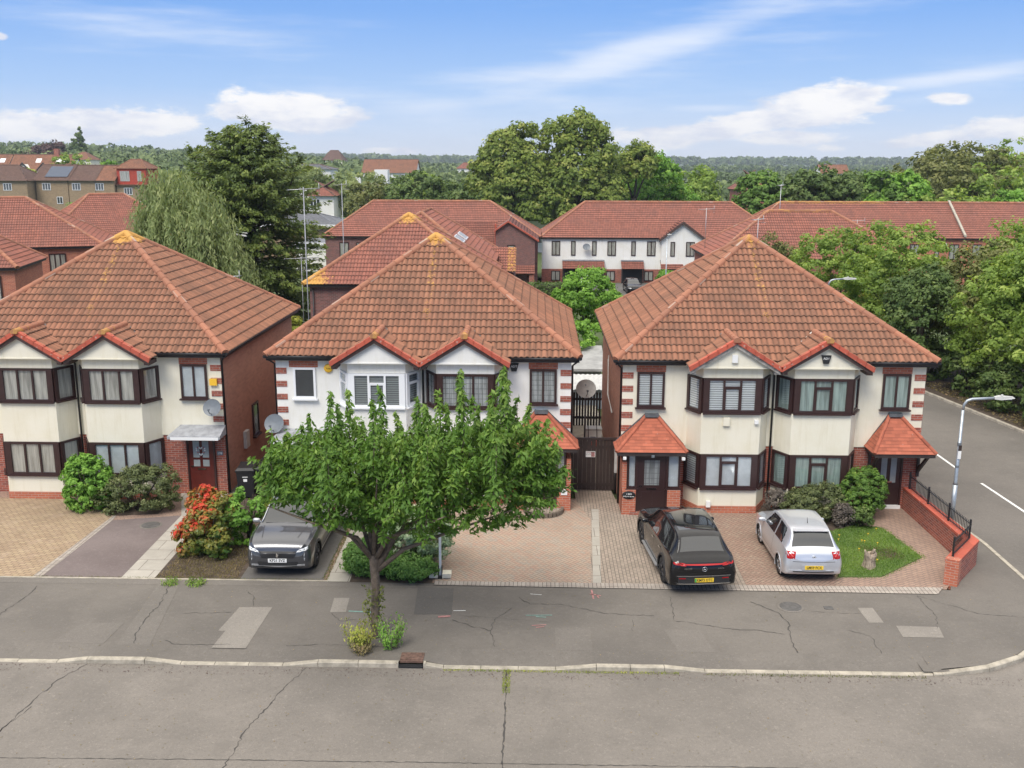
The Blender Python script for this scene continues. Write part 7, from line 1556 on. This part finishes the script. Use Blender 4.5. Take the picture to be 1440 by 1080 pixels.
def conifer():
    x0, y0, g = -19.1, 67, -1.0; root = empty('conifer_tree', (x0, y0, g), 'tall dark spreading conifer with golden tips behind the willow', 'tree'); C = []; N = []; T = []; rn = []; rd = random.Random(9); mb = MB()
    prof_z = [0, 2, 5, 8, 10.5, 12.2, 13.3, 14.4, 15.0]; prof_r = [4.6, 5.2, 5.4, 5.2, 4.8, 3.8, 2.6, 1.2, .3]
    tops = [(0, 0, 14.9), (-2.3, 0, 13.8), (2.0, 0, 13.6), (-1.1, .3, 14.3), (1.0, .3, 14.3), (-3.8, 0, 12.7), (3.4, .2, 12.4)]
    mb.tube([(0, 0, -.3), (0, 0, 6), (0, 0, 13)], [.5, .35, .08], 8)
    for i in range(700):
        z = rd.uniform(1.0, 14.2); a = rd.uniform(0, 6.28) if rd.random() < .4 else rd.uniform(math.pi, 2*math.pi); R_ = float(np.interp(z, prof_z, prof_r))*rd.uniform(.62, 1.08); up_ = .10 if z < 9 else .45
        b = Vector((0, 0, z-R_*up_*.8)); e = Vector((math.cos(a)*R_, math.sin(a)*R_, z)); m_ = b.lerp(e, .6)+Vector((0, 0, .25)); n = int(R_*19); cl = rd.random(); side = Vector((-math.sin(a), math.cos(a), 0))
        if rd.random() < .5: mb.tube([b, m_, e], [.05, .035, .012], 4)
        for q in range(n):
            f = rd.uniform(.38, 1.04); p = (b.lerp(m_, f/.6) if f < .6 else m_.lerp(e, (f-.6)/.4)); w = .55*(1.12-f)+.10; s = rd.gauss(0, w*.75); p = p+side*s+Vector((0, 0, -abs(s)*.22+rd.gauss(0, .07)))
            C.append(tuple(p)); N.append((math.cos(a)*.3, math.sin(a)*.3, .9)); T.append((math.cos(a)+side.x*s, math.sin(a)+side.y*s, -.15)); rn.append(.28*cl+.35*rd.random()+.35*max(0, f-.6)*(1 if cl > .45 else .3))
    for (x, y, zt) in tops:
        mb.tube([(x*.6, y*.6, zt-4), (x, y, zt)], [.07, .015], 5)
        for q in range(16):
            z = zt-rd.uniform(.0, 3.0); a = rd.uniform(0, 6.28); L = .25+(zt-z)*.34; b = Vector((x*(.6+.4*(1-(zt-z)/4)), y, z)); e = b+Vector((math.cos(a)*L, math.sin(a)*L, L*.45))
            for k in range(int(16+L*26)):
                f = rd.random(); p = b.lerp(e, f)+Vector([rd.gauss(0, .09+.1*L) for _ in range(3)]); C.append(tuple(p)); N.append((0, 0, 1)); T.append((math.cos(a), math.sin(a), .4)); rn.append(rd.random()*.5)
    leaf_mesh('crown', C, N, .15, np.array(rn), 'cedar', root, .42, T); mb.build('trunk', 'trunk_dark', root)
conifer()
# hedges and small estate planting
def hedge(name, x0, x1, y0, y1, g, h, mat, label, n):
    root = empty(name, ((x0+x1)/2, (y0+y1)/2, g), label, 'hedge'); a, b = (x1-x0)/2, (y1-y0)/2; p = RNG.uniform(-1, 1, (n, 3)); f = RNG.integers(0, 3, n); p[f == 0, 2] = 1; p[f == 1, 1] = -1; p[f == 2, 0] = np.sign(p[f == 2, 0]); q = p+RNG.normal(0, .06, (n, 3)); C = q*[a, b, h/2]+[0, 0, h/2]; N = (np.abs(p) > .97)*np.sign(p)+.1
    leaf_mesh('foliage', C, N, .10, RNG.random(n)*.8, mat, root, .6); m_ = MB(); m_.box(-a*.93, a*.93, -b*.8, b*.8, 0, h*.92); m_.build('stems', 'trunk_dark', root)
hedge('hedge', -5.6, 2.6, 88, 90, -2, 2.3, 'dark', 'dark clipped hedge in front of the gap between the two terraces', 5200)
shrub('round_bush', 13.9, 105, 2.6, 2.2, 2.2, 'bright', 'bright green rounded bush beside the car on the estate road', 120, 45, .12, .3, z0=-2.2, seed=50, group='bushes by the white terrace')
# distant woodland: strips of crowns that read as one mass
def treeline(name, pts, hgt, n, leaf, mat, dep=20):
    C = []; N = []; rn = []
    for i in range(n):
        f = random.random(); k = f*(len(pts)-1); j = min(int(k), len(pts)-2); t = k-j; x = pts[j][0]+(pts[j+1][0]-pts[j][0])*t; y = pts[j][1]+(pts[j+1][1]-pts[j][1])*t+random.uniform(-dep/2, dep/2)
        s = pts[j][2]+(pts[j+1][2]-pts[j][2])*t; hh = hgt*s*random.uniform(.65, 1.08); r = hh*random.uniform(.38, .6); g = terrain_z(x, y); cl = random.random(); nn = 34
        d_ = RNG.normal(0, 1, (nn, 3)); d_ /= np.linalg.norm(d_, axis=1)[:, None]; d_[:, 2] = np.abs(d_[:, 2])*1.0-.25; d_[:, 1] = -np.abs(d_[:, 1])
        C.append(np.array([x, y, g+hh-r*.9])+d_*[r, r, r*.95]); N.append(d_); rn.append(.55*cl+.35*RNG.random(nn)+.1*d_[:, 2])
    return tag(leaf_mesh(name, np.concatenate(C), np.concatenate(N), leaf, np.concatenate(rn), mat, None, .8), 'distant wooded skyline beyond the houses' if name == 'woodland' else 'distant trees', 'woodland', kind='stuff')
for i, (x, y, w, c_) in enumerate(((-190, 420, 9, 'cream'), (-78, 520, 11, 'white_render'), (-40, 560, 9, 'white_render'), (110, 380, 10, 'white_render'), (165, 400, 8, 'cream'), (150, 520, 12, 'white_render'), (260, 560, 12, 'cream'), (330, 640, 14, 'white_render'))):
    g = terrain_z(x, y); far_terrace(x-w/2, x+w/2, y, g, 9.5-max(0, g)*.2, 3.2, 1, 'tiny far house among the trees below the skyline, %s from the left' % ('first', 'second', 'third', 'fourth', 'fifth', 'sixth', 'seventh', 'eighth')[i], wall=c_, roof=('roof', 'roof_brown', 'roof_red')[i % 3], group='tiny houses below the skyline', hip=i % 2 == 0)
treeline('woodland', [(-420, 560, 1.), (-250, 520, 1.), (-170, 500, 1.), (-100, 480, .95), (-60, 470, .8), (0, 460, .6)], 13, 900, 1.0, 'far', 120)
treeline('woodland', [(-220, 330, 1.), (-130, 310, 1.), (-60, 300, .9), (-20, 290, .75)], 11, 420, .75, 'far', 60)
treeline('woodland', [(-30, 330, .8), (40, 320, .8), (120, 330, .85), (260, 340, .9)], 10, 600, .75, 'far', 70)
treeline('woodland', [(-700, 1000, 1.), (-350, 900, 1.), (-120, 850, .8), (60, 900, .6)], 15, 900, 1.7, 'far', 200)
treeline('woodland', [(-60, 700, .7), (150, 720, .7), (400, 760, .8), (700, 800, .9)], 11, 900, 1.5, 'far', 220)
treeline('woodland', [(-200, 1300, .8), (300, 1400, .8), (900, 1400, .8)], 13, 900, 2.6, 'far', 400)
treeline('woodland', [(-900, 2300, 1.), (300, 2400, 1.), (1800, 2400, 1.)], 22, 1100, 5., 'far', 600)
for (x, y, zt, w, lab) in ((-212, 470, 23, 5, 'tall thin dark conifer rising from the left skyline'), (-217, 475, 19, 4, 'sparser conifer beside the tall thin one on the left skyline')):
    g = terrain_z(x, y); tree('skyline_conifer', x, y, g, [(0, 0, zt*.55, w*.5, w*.5, zt*.3), (0, 0, zt*.78, w*.3, w*.3, zt*.2)], 'dark', 90, 36, .7, .45, lab, 'conifers on the left skyline', (zt*.5, .3), seed=200)
tree('copper_tree', -226, 470, terrain_z(-226, 470), auto_blobs(22, 15, 1, 15.5, 6, random.Random(3), .45), 'copper', 160, 36, 1.8, .6, 'dark copper-coloured tree on the left skyline', None, (5, .5), seed=201)
for i, x in enumerate((1012, 1040)): m_ = MB(); m_.tube([(0, 0, 0), (0, 0, 46)], [4, 3], 10); o = m_.build('gas_tower', 'dish_light', None, (x, 2600, -8)); tag(o, 'faint pale tower on the far right skyline, %s of two' % ('left', 'right')[i], 'tower', 'faint towers on the far skyline')
# ------------------------------------------------------------------ street furniture and small things
def lamp_post(x, y, z0, h, arm, label, pipe=.045, group='street lamps', head=.55):
    r = empty('street_lamp', (x, y, z0), label, 'street lamp', group); mb = MB(); mb.tube([(0, 0, 0), (0, 0, 1.2)], [.075, .075], 12); mb.tube([(0, 0, 1.2), (0, 0, 1.28), (0, 0, h-.35)], [.075, pipe+.01, pipe], 12); mb.build('pole', 'steel', r)
    mb = MB(); mb.tube([(0, 0, h-.36), (.02, 0, h-.18), (.10, 0, h-.06), (.24, 0, h-.01), (arm, 0, h+.03)], pipe*.9, 10); mb.build('arm', 'steel', r)
    mb = MB(); a = arm; mb.add([(a-.05, -.06, h), (a+.12, -.12, h-.01), (a+head, -.07, h+.03), (a+head, .07, h+.03), (a+.12, .12, h-.01), (a-.05, .06, h), (a-.05, -.05, h+.07), (a+.12, -.1, h+.10), (a+head-.04, -.05, h+.075), (a+head-.04, .05, h+.075), (a+.12, .1, h+.10), (a-.05, .05, h+.07)],
                          [(5, 4, 3, 2, 1, 0), (6, 7, 8, 9, 10, 11)]+[(i, (i+1) % 6, 6+(i+1) % 6, 6+i) for i in range(6)]); mb.lathe([(.035, .09), (.035, .14), (.001, .15)], (a+.18, 0, h), 10)
    mb.build('lamp_head', 'dish_light', r); mb = MB(); mb.box(a+.14, a+head-.08, -.06, .06, h-.012, h+.012); mb.build('lens', 'white_paint', r); return r
l_ = lamp_post(13.0, 29.8, 0, 3.93, .95, 'galvanised street lamp behind the corner garden railing')
mb = MB(); mb.lathe([(.062, 2.45), (.062, 2.55)], (0, 0, 0), 12); mb.lathe([(.062, 1.75), (.062, 1.83)], (0, 0, 0), 12); mb.build('clamp_band', 'dish', l_); mb = MB(); mb.box(-.05, .05, -.085, -.075, 2.05, 2.3); mb.build('column_label', 'white_paint', l_); mb = MB(); mb.box(-.05, .05, -.085, -.075, 2.31, 2.48); mb.build('green_label', 'gate', l_)
lamp_post(14.55, 50, -.2, 5.45, .75, 'street lamp half hidden in the lane-side trees', head=.6)
lamp_post(12.9, 100, -2.2, 6.1, .05, 'short street lamp in front of the white terrace, beside the parked car', head=.4)
# corner garden wall with railing
gw = empty('garden_wall', (11.97, 28.6, 0), 'low red brick corner wall carrying black railings', 'garden wall')
ox, oy = 11.97, 28.6; pA, pB, pC = (11.86, 30.95), (11.9, 26.42), (10.95, 25.02)
def rel(p): return (p[0]-ox, p[1]-oy)
mb = MB(); mb.prism([rel(p) for p in ((11.86, 30.95), (12.08, 30.95), (12.28, 26.32), (11.12, 24.83), (10.86, 24.98), (11.94, 26.44))], -.1, .66); mb.build('wall', 'brick', gw)
mb = MB(); mb.prism([rel(p) for p in ((11.84, 30.95), (12.10, 30.95), (12.30, 26.31), (11.13, 24.80), (10.83, 24.97), (11.92, 26.45))], .66, .73); mb.build('coping', 'verge', gw)
mb = MB(); mb.prism([rel(p) for p in ((10.84, 24.95), (11.13, 24.78), (11.27, 24.97), (10.99, 25.14))], -.1, .735); mb.build('end_pier', 'brick_bright', gw)
def railing(a, b, posts, root):
    n = int(math.dist(a, b)/.095); mb = MB(); rl = MB(); ps = []
    for i in range(1, n):
        f = i/n; x, y = a[0]+(b[0]-a[0])*f, a[1]+(b[1]-a[1])*f; mb.box(x-.006, x+.006, y-.006, y+.006, .76, 1.22)
    rl.obox(a, b, .03, 1.14, 1.155, 0, -.015); rl.obox(a, b, .03, .79, .805, 0, -.015)
    r = rl.build('rail', 'black_plastic', root); t = mb.build('balusters', 'black_plastic', root)
    for f in posts:
        x, y = a[0]+(b[0]-a[0])*f, a[1]+(b[1]-a[1])*f; p = MB(); p.box(x-.022, x+.022, y-.022, y+.022, .73, 1.28); p.build('post', 'black_plastic', root)
rr = empty('railing', (11.97, 28.6, 0), 'black metal railing on top of the corner garden wall', 'railing')
railing(rel((11.98, 30.85)), rel((12.08, 26.42)), (0.02, .35, .68, .99), rr); railing(rel((12.05, 26.35)), rel((11.08, 25.10)), (.99,), rr)
# stump
st = empty('tree_stump', (9.2, 25.95, .04), 'pale split tree stump on the corner lawn', 'tree stump'); mb = MB(); n = 16; vs = []
for k, (z, r) in enumerate(((-.05, .22), (.03, .17), (.2, .14), (.36, .16), (.44, .13))):
    for i in range(n): a = 2*math.pi*i/n; q = r*(1+.22*math.sin(3*a+k*.7)+.1*math.sin(7*a)); vs.append((q*math.cos(a), q*math.sin(a), z+(.07*math.sin(2*a+1)+.04*math.sin(5*a) if k > 2 else 0)))
mb.add(vs, [(i+k*n, (i+1) % n+k*n, (i+1) % n+(k+1)*n, i+(k+1)*n) for k in range(4) for i in range(n)]+[tuple(range(4*n, 5*n))], 0, False); mb.build('trunk', 'stump', st); mb = MB(); mb.tube([(.05, 0, .38), (.12, -.05, .55)], [.06, .02], 7); mb.tube([(-.08, .03, .36), (-.13, .03, .5)], [.05, .02], 7); mb.build('broken_branch', 'stump', st)
# estate agent post in its block base
sp = empty('sign_post', (-2.52, 25.0, .014), 'white post standing in two cream blocks at the front of the block drive', 'sign post'); mb = MB(); mb.box(-.03, .03, -.03, .03, .03, 2.0); mb.build('post', 'white_paint', sp)
for s in (-1, 1): mb = MB(); x0, x1 = sorted((s*.06, s*.29)); mb.box(x0, x1, -.14, .14, .02, .14); mb.build('base_block', 'cream', sp)
mb = MB(); mb.box(-.055, .055, -.15, .13, .0, .05); mb.box(-.055, -.035, -.05, .05, .05, .32); mb.box(.035, .055, -.05, .05, .05, .32); mb.build('bracket', 'black_plastic', sp)
mb = MB(); mb.box(-.03, .10, -.05, -.035, 1.35, 1.62); mb.build('small_board', 'pink', sp)
# wheelie bins
def bin_(x, y, rz, label):
    b = empty('wheelie_bin', (x, y, .01), label, 'wheelie bin', 'wheelie bins in the left alley', rz); mb = MB(); mb.add([(-.24, -.28, .06), (.24, -.28, .06), (.24, .25, .06), (-.24, .25, .06), (-.29, -.36, .98), (.29, -.36, .98), (.29, .33, .98), (-.29, .33, .98)], [(3, 2, 1, 0), (0, 1, 5, 4), (1, 2, 6, 5), (2, 3, 7, 6), (3, 0, 4, 7)]); mb.box(-.31, .31, -.38, -.35, .93, .99); mb.build('body', 'black_plastic', b)
    mb = MB(); mb.add([(-.31, -.40, .99), (.31, -.40, .99), (.31, .36, 1.0), (-.31, .36, 1.0), (-.24, -.32, 1.06), (.24, -.32, 1.06), (.27, .33, 1.09), (-.27, .33, 1.09)], [(0, 1, 5, 4), (1, 2, 6, 5), (2, 3, 7, 6), (3, 0, 4, 7), (4, 5, 6, 7), (3, 2, 1, 0)]); mb.build('lid', 'black_plastic', b)
    for s in (-1, 1): mb = MB(); mb.lathe([(.001, -.03), (.1, -.03), (.1, .03), (.001, .03)], (s*.26, .27, .1), 14, 0, 'X'); mb.build('wheel', 'tyre', b)
    mb = MB(); mb.box(-.06, .06, -.345, -.335, .60, .69); mb.box(-.09, .09, -.355, -.345, .75, .77); mb.build('sticker', 'white_paint', b); return b
bin_(-9.55, 31.45, R(4), 'black wheelie bin with a white sticker beside the brick corner, left of two'); bin_(-8.88, 31.6, R(-6), 'black wheelie bin mostly hidden by the street tree, right of two')
# gate of the alley
gt = empty('side_gate', (2.0, 32.35, 0), 'tall dark brown double gate closing the alley', 'gate')
for x0, x1 in ((-.86, .04), (.05, .74)):
    mb = MB(); nb = 6
    for i in range(nb): a = x0+(x1-x0)*i/nb; mb.box(a+.004, a+(x1-x0)/nb-.004, -.02, .02, .06, 1.80)
    mb.box(x0, x1, -.035, -.021, .2, .3); mb.box(x0, x1, .021, .04, 1.5, 1.6); mb.build('gate_leaf', 'gate', gt)
mb = MB(); mb.box(-.9, .78, -.04, .05, 1.81, 1.88); mb.box(-.93, -.87, -.05, .05, 0, 1.88); mb.box(.745, .79, -.05, .05, 0, 1.88); mb.build('frame', 'gate', gt)
mb = MB(); mb.box(-.30, .02, -.06, -.037, 1.22, 1.42); s_ = mb.build('sign', 'white_paint', gt); mb = MB(); mb.box(-.12, .0, -.064, -.061, 1.235, 1.405); mb.box(-.28, .0, -.064, -.061, 1.385, 1.405); mb.build('red_band', 'pink', s_); text_mesh('lettering', 'CCTV', .065, 'dark_void', s_, (-.21, -.066, 1.32), (R(90), 0, 0))
mb = MB(); mb.tube([(.70, -.2, .0), (.70, -.2, .55), (.66, -.22, .7)], .03, 6); mb.build('hose_reel', 'black_plastic', gt)
def dish(x, y, z, r, label, rz=0., mat='dish', mount=(0, .35, -.1), pole=None):
    d_ = empty('satellite_dish', (x, y, z), label, 'satellite dish', None, rz); mb = MB(); n = 20; vs = []
    for k in range(5):
        q = r*k/4
        for i in range(n): a = 2*math.pi*i/n; vs.append((q*math.cos(a), -.16*r*(k/4)**2+.35*q*math.sin(a)*1.0, q*.86*math.sin(a)))
    mb.add(vs, [(k*n+i, k*n+(i+1) % n, (k+1)*n+(i+1) % n, (k+1)*n+i) for k in range(4) for i in range(n)], 0, True); mb.build('reflector', mat, d_)
    mb = MB(); mb.tube([(0, -.02*r, -.75*r), (0, -.75*r, -.5*r), (0, -1.0*r, -.1*r)], .014, 6); mb.box(-.035, .035, -1.08*r, -.92*r, -.12*r, .05*r); mb.build('arm', 'dish', d_)
    mb = MB(); mb.tube([(0, .03, 0), (mount[0]*.6, mount[1]*.6, mount[2]), mount], .02, 6)
    if pole: mb.tube([(0, .06, .15), (0, .06, -pole)], .035, 8)
    mb.build('mount', 'dish', d_); return d_
dish(-10.52, 31.3, 3.08, .31, 'grey satellite dish on the cream wall above the lead canopy of the left pair', R(-8), mount=(0, .33, -.05)); dish(-8.45, 31.1, 2.62, .34, 'grey satellite dish at the left corner of the middle pair, above the tree', R(-12), mount=(.1, .25, 0))
dish(1.95, 38, 2.3, .40, 'large pale mesh satellite dish on a pole in the alley', R(8), 'dish_light', (0, .2, 0), 2.2); dish(-12.1, 50.6, 1.9, .42, 'grey satellite dish low beside the lichen-cornered roof', R(10), mount=(.2, 1.6, 0)); dish(X5(822), 111.5, 1.75, .42, 'dark satellite dish on the wall of the white terrace', 0, mount=(0, .45, 0)); dish(-12.9, 60, 2.6, .4, 'grey satellite dish in front of the conifer, upper one of two', R(20), mount=(0, .3, -.2), pole=2.8)
# slatted fence and clutter in the alley
fn = empty('slatted_fence', (1.95, 41, 0), 'dark slatted fence across the alley behind the satellite dish', 'fence'); mb = MB()
for i in range(14): mb.box(-.85+i*.12, -.85+i*.12+.085, -.02, .0, 0, 1.45)
mb.build('slats', 'fence_dark', fn); mb = MB(); mb.box(-.87, .85, .003, .05, .3, .4); mb.box(-.87, .85, .003, .05, 1.1, 1.2); mb.build('rail', 'fence_dark', fn)
mw = empty('lawn_mower', (2.25, 37.6, .01), 'black lawn mower with an orange deck beside the brown side wall in the alley', 'lawn mower'); mb = MB(); mb.box(-.2, .2, -.25, .25, .12, .3); mb.build('deck', 'orange', mw)
for sx in (-1, 1):
    for sy in (-1, 1): mb = MB(); mb.lathe([(.001, -.02), (.09, -.02), (.09, .02), (.001, .02)], (sx*.23, sy*.2, .09), 12, 0, 'X'); mb.build('wheel', 'tyre', mw)
mb = MB(); mb.tube([(-.17, .2, .25), (-.17, .8, .95), (.17, .8, .95), (.17, .2, .25)], .015, 6); mb.build('handle', 'black_plastic', mw); mb = MB(); mb.box(-.1, .1, -.1, .1, .3, .42); mb.build('motor', 'black_plastic', mw)
cb = empty('storage_box', (2.35, 38.9, .01), 'white lidded storage box at the foot of the brown side wall in the alley', 'box'); mb = MB(); mb.box(-.35, .3, -.25, .25, 0, .42); mb.build('body', 'white_paint', cb); mb = MB(); mb.box(-.37, .32, -.27, .27, .423, .48); mb.build('lid', 'dish_light', cb)
# aerials
def aerial(x, y, z, h, label, n=9, L=1.4, rz=0., group='rooftop television aerials', name='tv_aerial'):
    a = empty(name, (x, y, z), label, 'aerial', group, rz); mb = MB(); mb.tube([(0, 0, 0), (0, 0, h)], .022 if h < 4 else .026, 6); mb.build('mast', 'lead' if h > 4.5 else 'alu', a); mb = MB(); mb.tube([(-L/2, 0, h-.12), (L/2, 0, h-.05)], .018, 5)
    for i in range(n): xx = -L/2+L*i/(n-1); mb.tube([(xx, -.28+.012*i, h-.12+.07*i/(n-1)), (xx, .28-.012*i, h-.12+.07*i/(n-1))], .010, 4)
    mb.tube([(L/2, 0, h-.35), (L/2, 0, h+.2)], .015, 4); mb.tube([(L/2, -.25, h-.35), (L/2, .25, h-.35)], .012, 4); mb.build('yagi', 'alu', a); return a
aerial(-11.16, 48.2, -.3, 10., 'very tall thin aerial pole between the willow and the lichen-cornered roof, left of two', 8, 1.5, R(25), 'tall aerial poles', 'aerial_mast'); aerial(-12.09, 62.5, -.8, 10.4, 'very tall thin aerial pole behind the lichen-cornered roof, right of two', 6, .9, R(-40), 'tall aerial poles', 'aerial_mast')
aerial(-14.2, 60, 0, 5.3, 'yagi aerial pointing left in front of the conifer', 10, 2.0, R(10)); aerial(16.4, 75.3, 3.2, 3.7, 'aerial standing at the front eave of the hip-roofed house behind the right pair', 8, 1.2, R(40)); aerial(13.4, 80.5, 4.2, 3.2, 'aerial left of the hip-roofed house, seen before the small white gable', 8, 1.2, R(-20)); aerial(20.0, 84, 5.0, 4.2, 'aerial rising above the ridges between the two right terraces', 6, .9, R(60))
aerial(30.2, 96, 1.8, 3.9, 'aerial in front of the long brick terrace', 8, 1.4, R(-40)); aerial(-9.3, 72, 4.2, 2.0, 'small aerial in front of the brick terrace roof', 8, 1.3, R(15)); aerial(-13.4, 43., 3.5, 2.6, 'small aerial in front of the willow, above the left pair hip', 8, 1.1, R(-15))
# car on the estate road
def recolour(root, old, new):
    for o in [root]+list(root.children_recursive):
        if o.type == 'MESH' and any(m_ == M[old] for m_ in o.data.materials):
            o.data = o.data.copy()
            for i, m_ in enumerate(o.data.materials):
                if m_ == M[old]: o.data.materials[i] = M[new]
src = next(o for o in COL.objects if o.get('label', '').startswith('small silver'))
fc = copy_tree(src, (9.9, 103.2, -2.19), R(183), 'dark car parked facing out in front of the white terrace'); bpy.context.view_layer.update(); recolour(fc, 'paint_silver', 'paint_black')
fc = copy_tree(src, (5.0, 106.6, -2.19), R(178), 'silver car half hidden behind the small green tree before the white terrace')
# fallen leaves on the verge
n = 5000; p = np.column_stack([RNG.uniform(20.6, 23.6, n), RNG.uniform(36, 50, n), np.full(n, .03)]); p[:, 0] -= np.clip((p[:, 1]-41)*.13, 0, 3)
tag(leaf_mesh('leaf_litter', p, np.tile([0, 0, 1.], (n, 1)), .05, RNG.random(n), 'dry', None, .6), 'brown fallen leaves scattered over the verge', 'leaf litter', kind='stuff')
# blue containers and pale wall beyond the terraces
bc = empty('container', (3.2, 138, -2.4), 'blue container glimpsed under the tallest trees between the terraces', 'container'); mb = MB(); mb.box(-1.6, 1.6, 0, 2.4, 0, 2.5); mb.build('body', 'tarp', bc); mb = MB()
for i in range(9): mb.box(-1.5+i*.36, -1.38+i*.36, -.03, -.002, .2, 2.3)
mb.build('ribs', 'tarp', bc)
# ------------------------------------------------------------------ air
def haze():
    mb = MB(); mb.box(-3500, 3500, -80, 3500, -25, 75); o = mb.build('haze', 'glass'); mt = bpy.data.materials.new('haze_air'); mt.use_nodes = True; T = NT(mt.node_tree); T.n.clear()
    v = T.new('VolumePrincipled', {'Color': (.80, .88, 1.), 'Density': .00017, 'Anisotropy': .2}); out = T.new('OutputMaterial'); T.l.new(v.outputs[0], out.inputs['Volume']); o.data.materials.clear(); o.data.materials.append(mt); tag(o, 'thin pale air haze over the whole place', 'haze', kind='stuff')
haze()
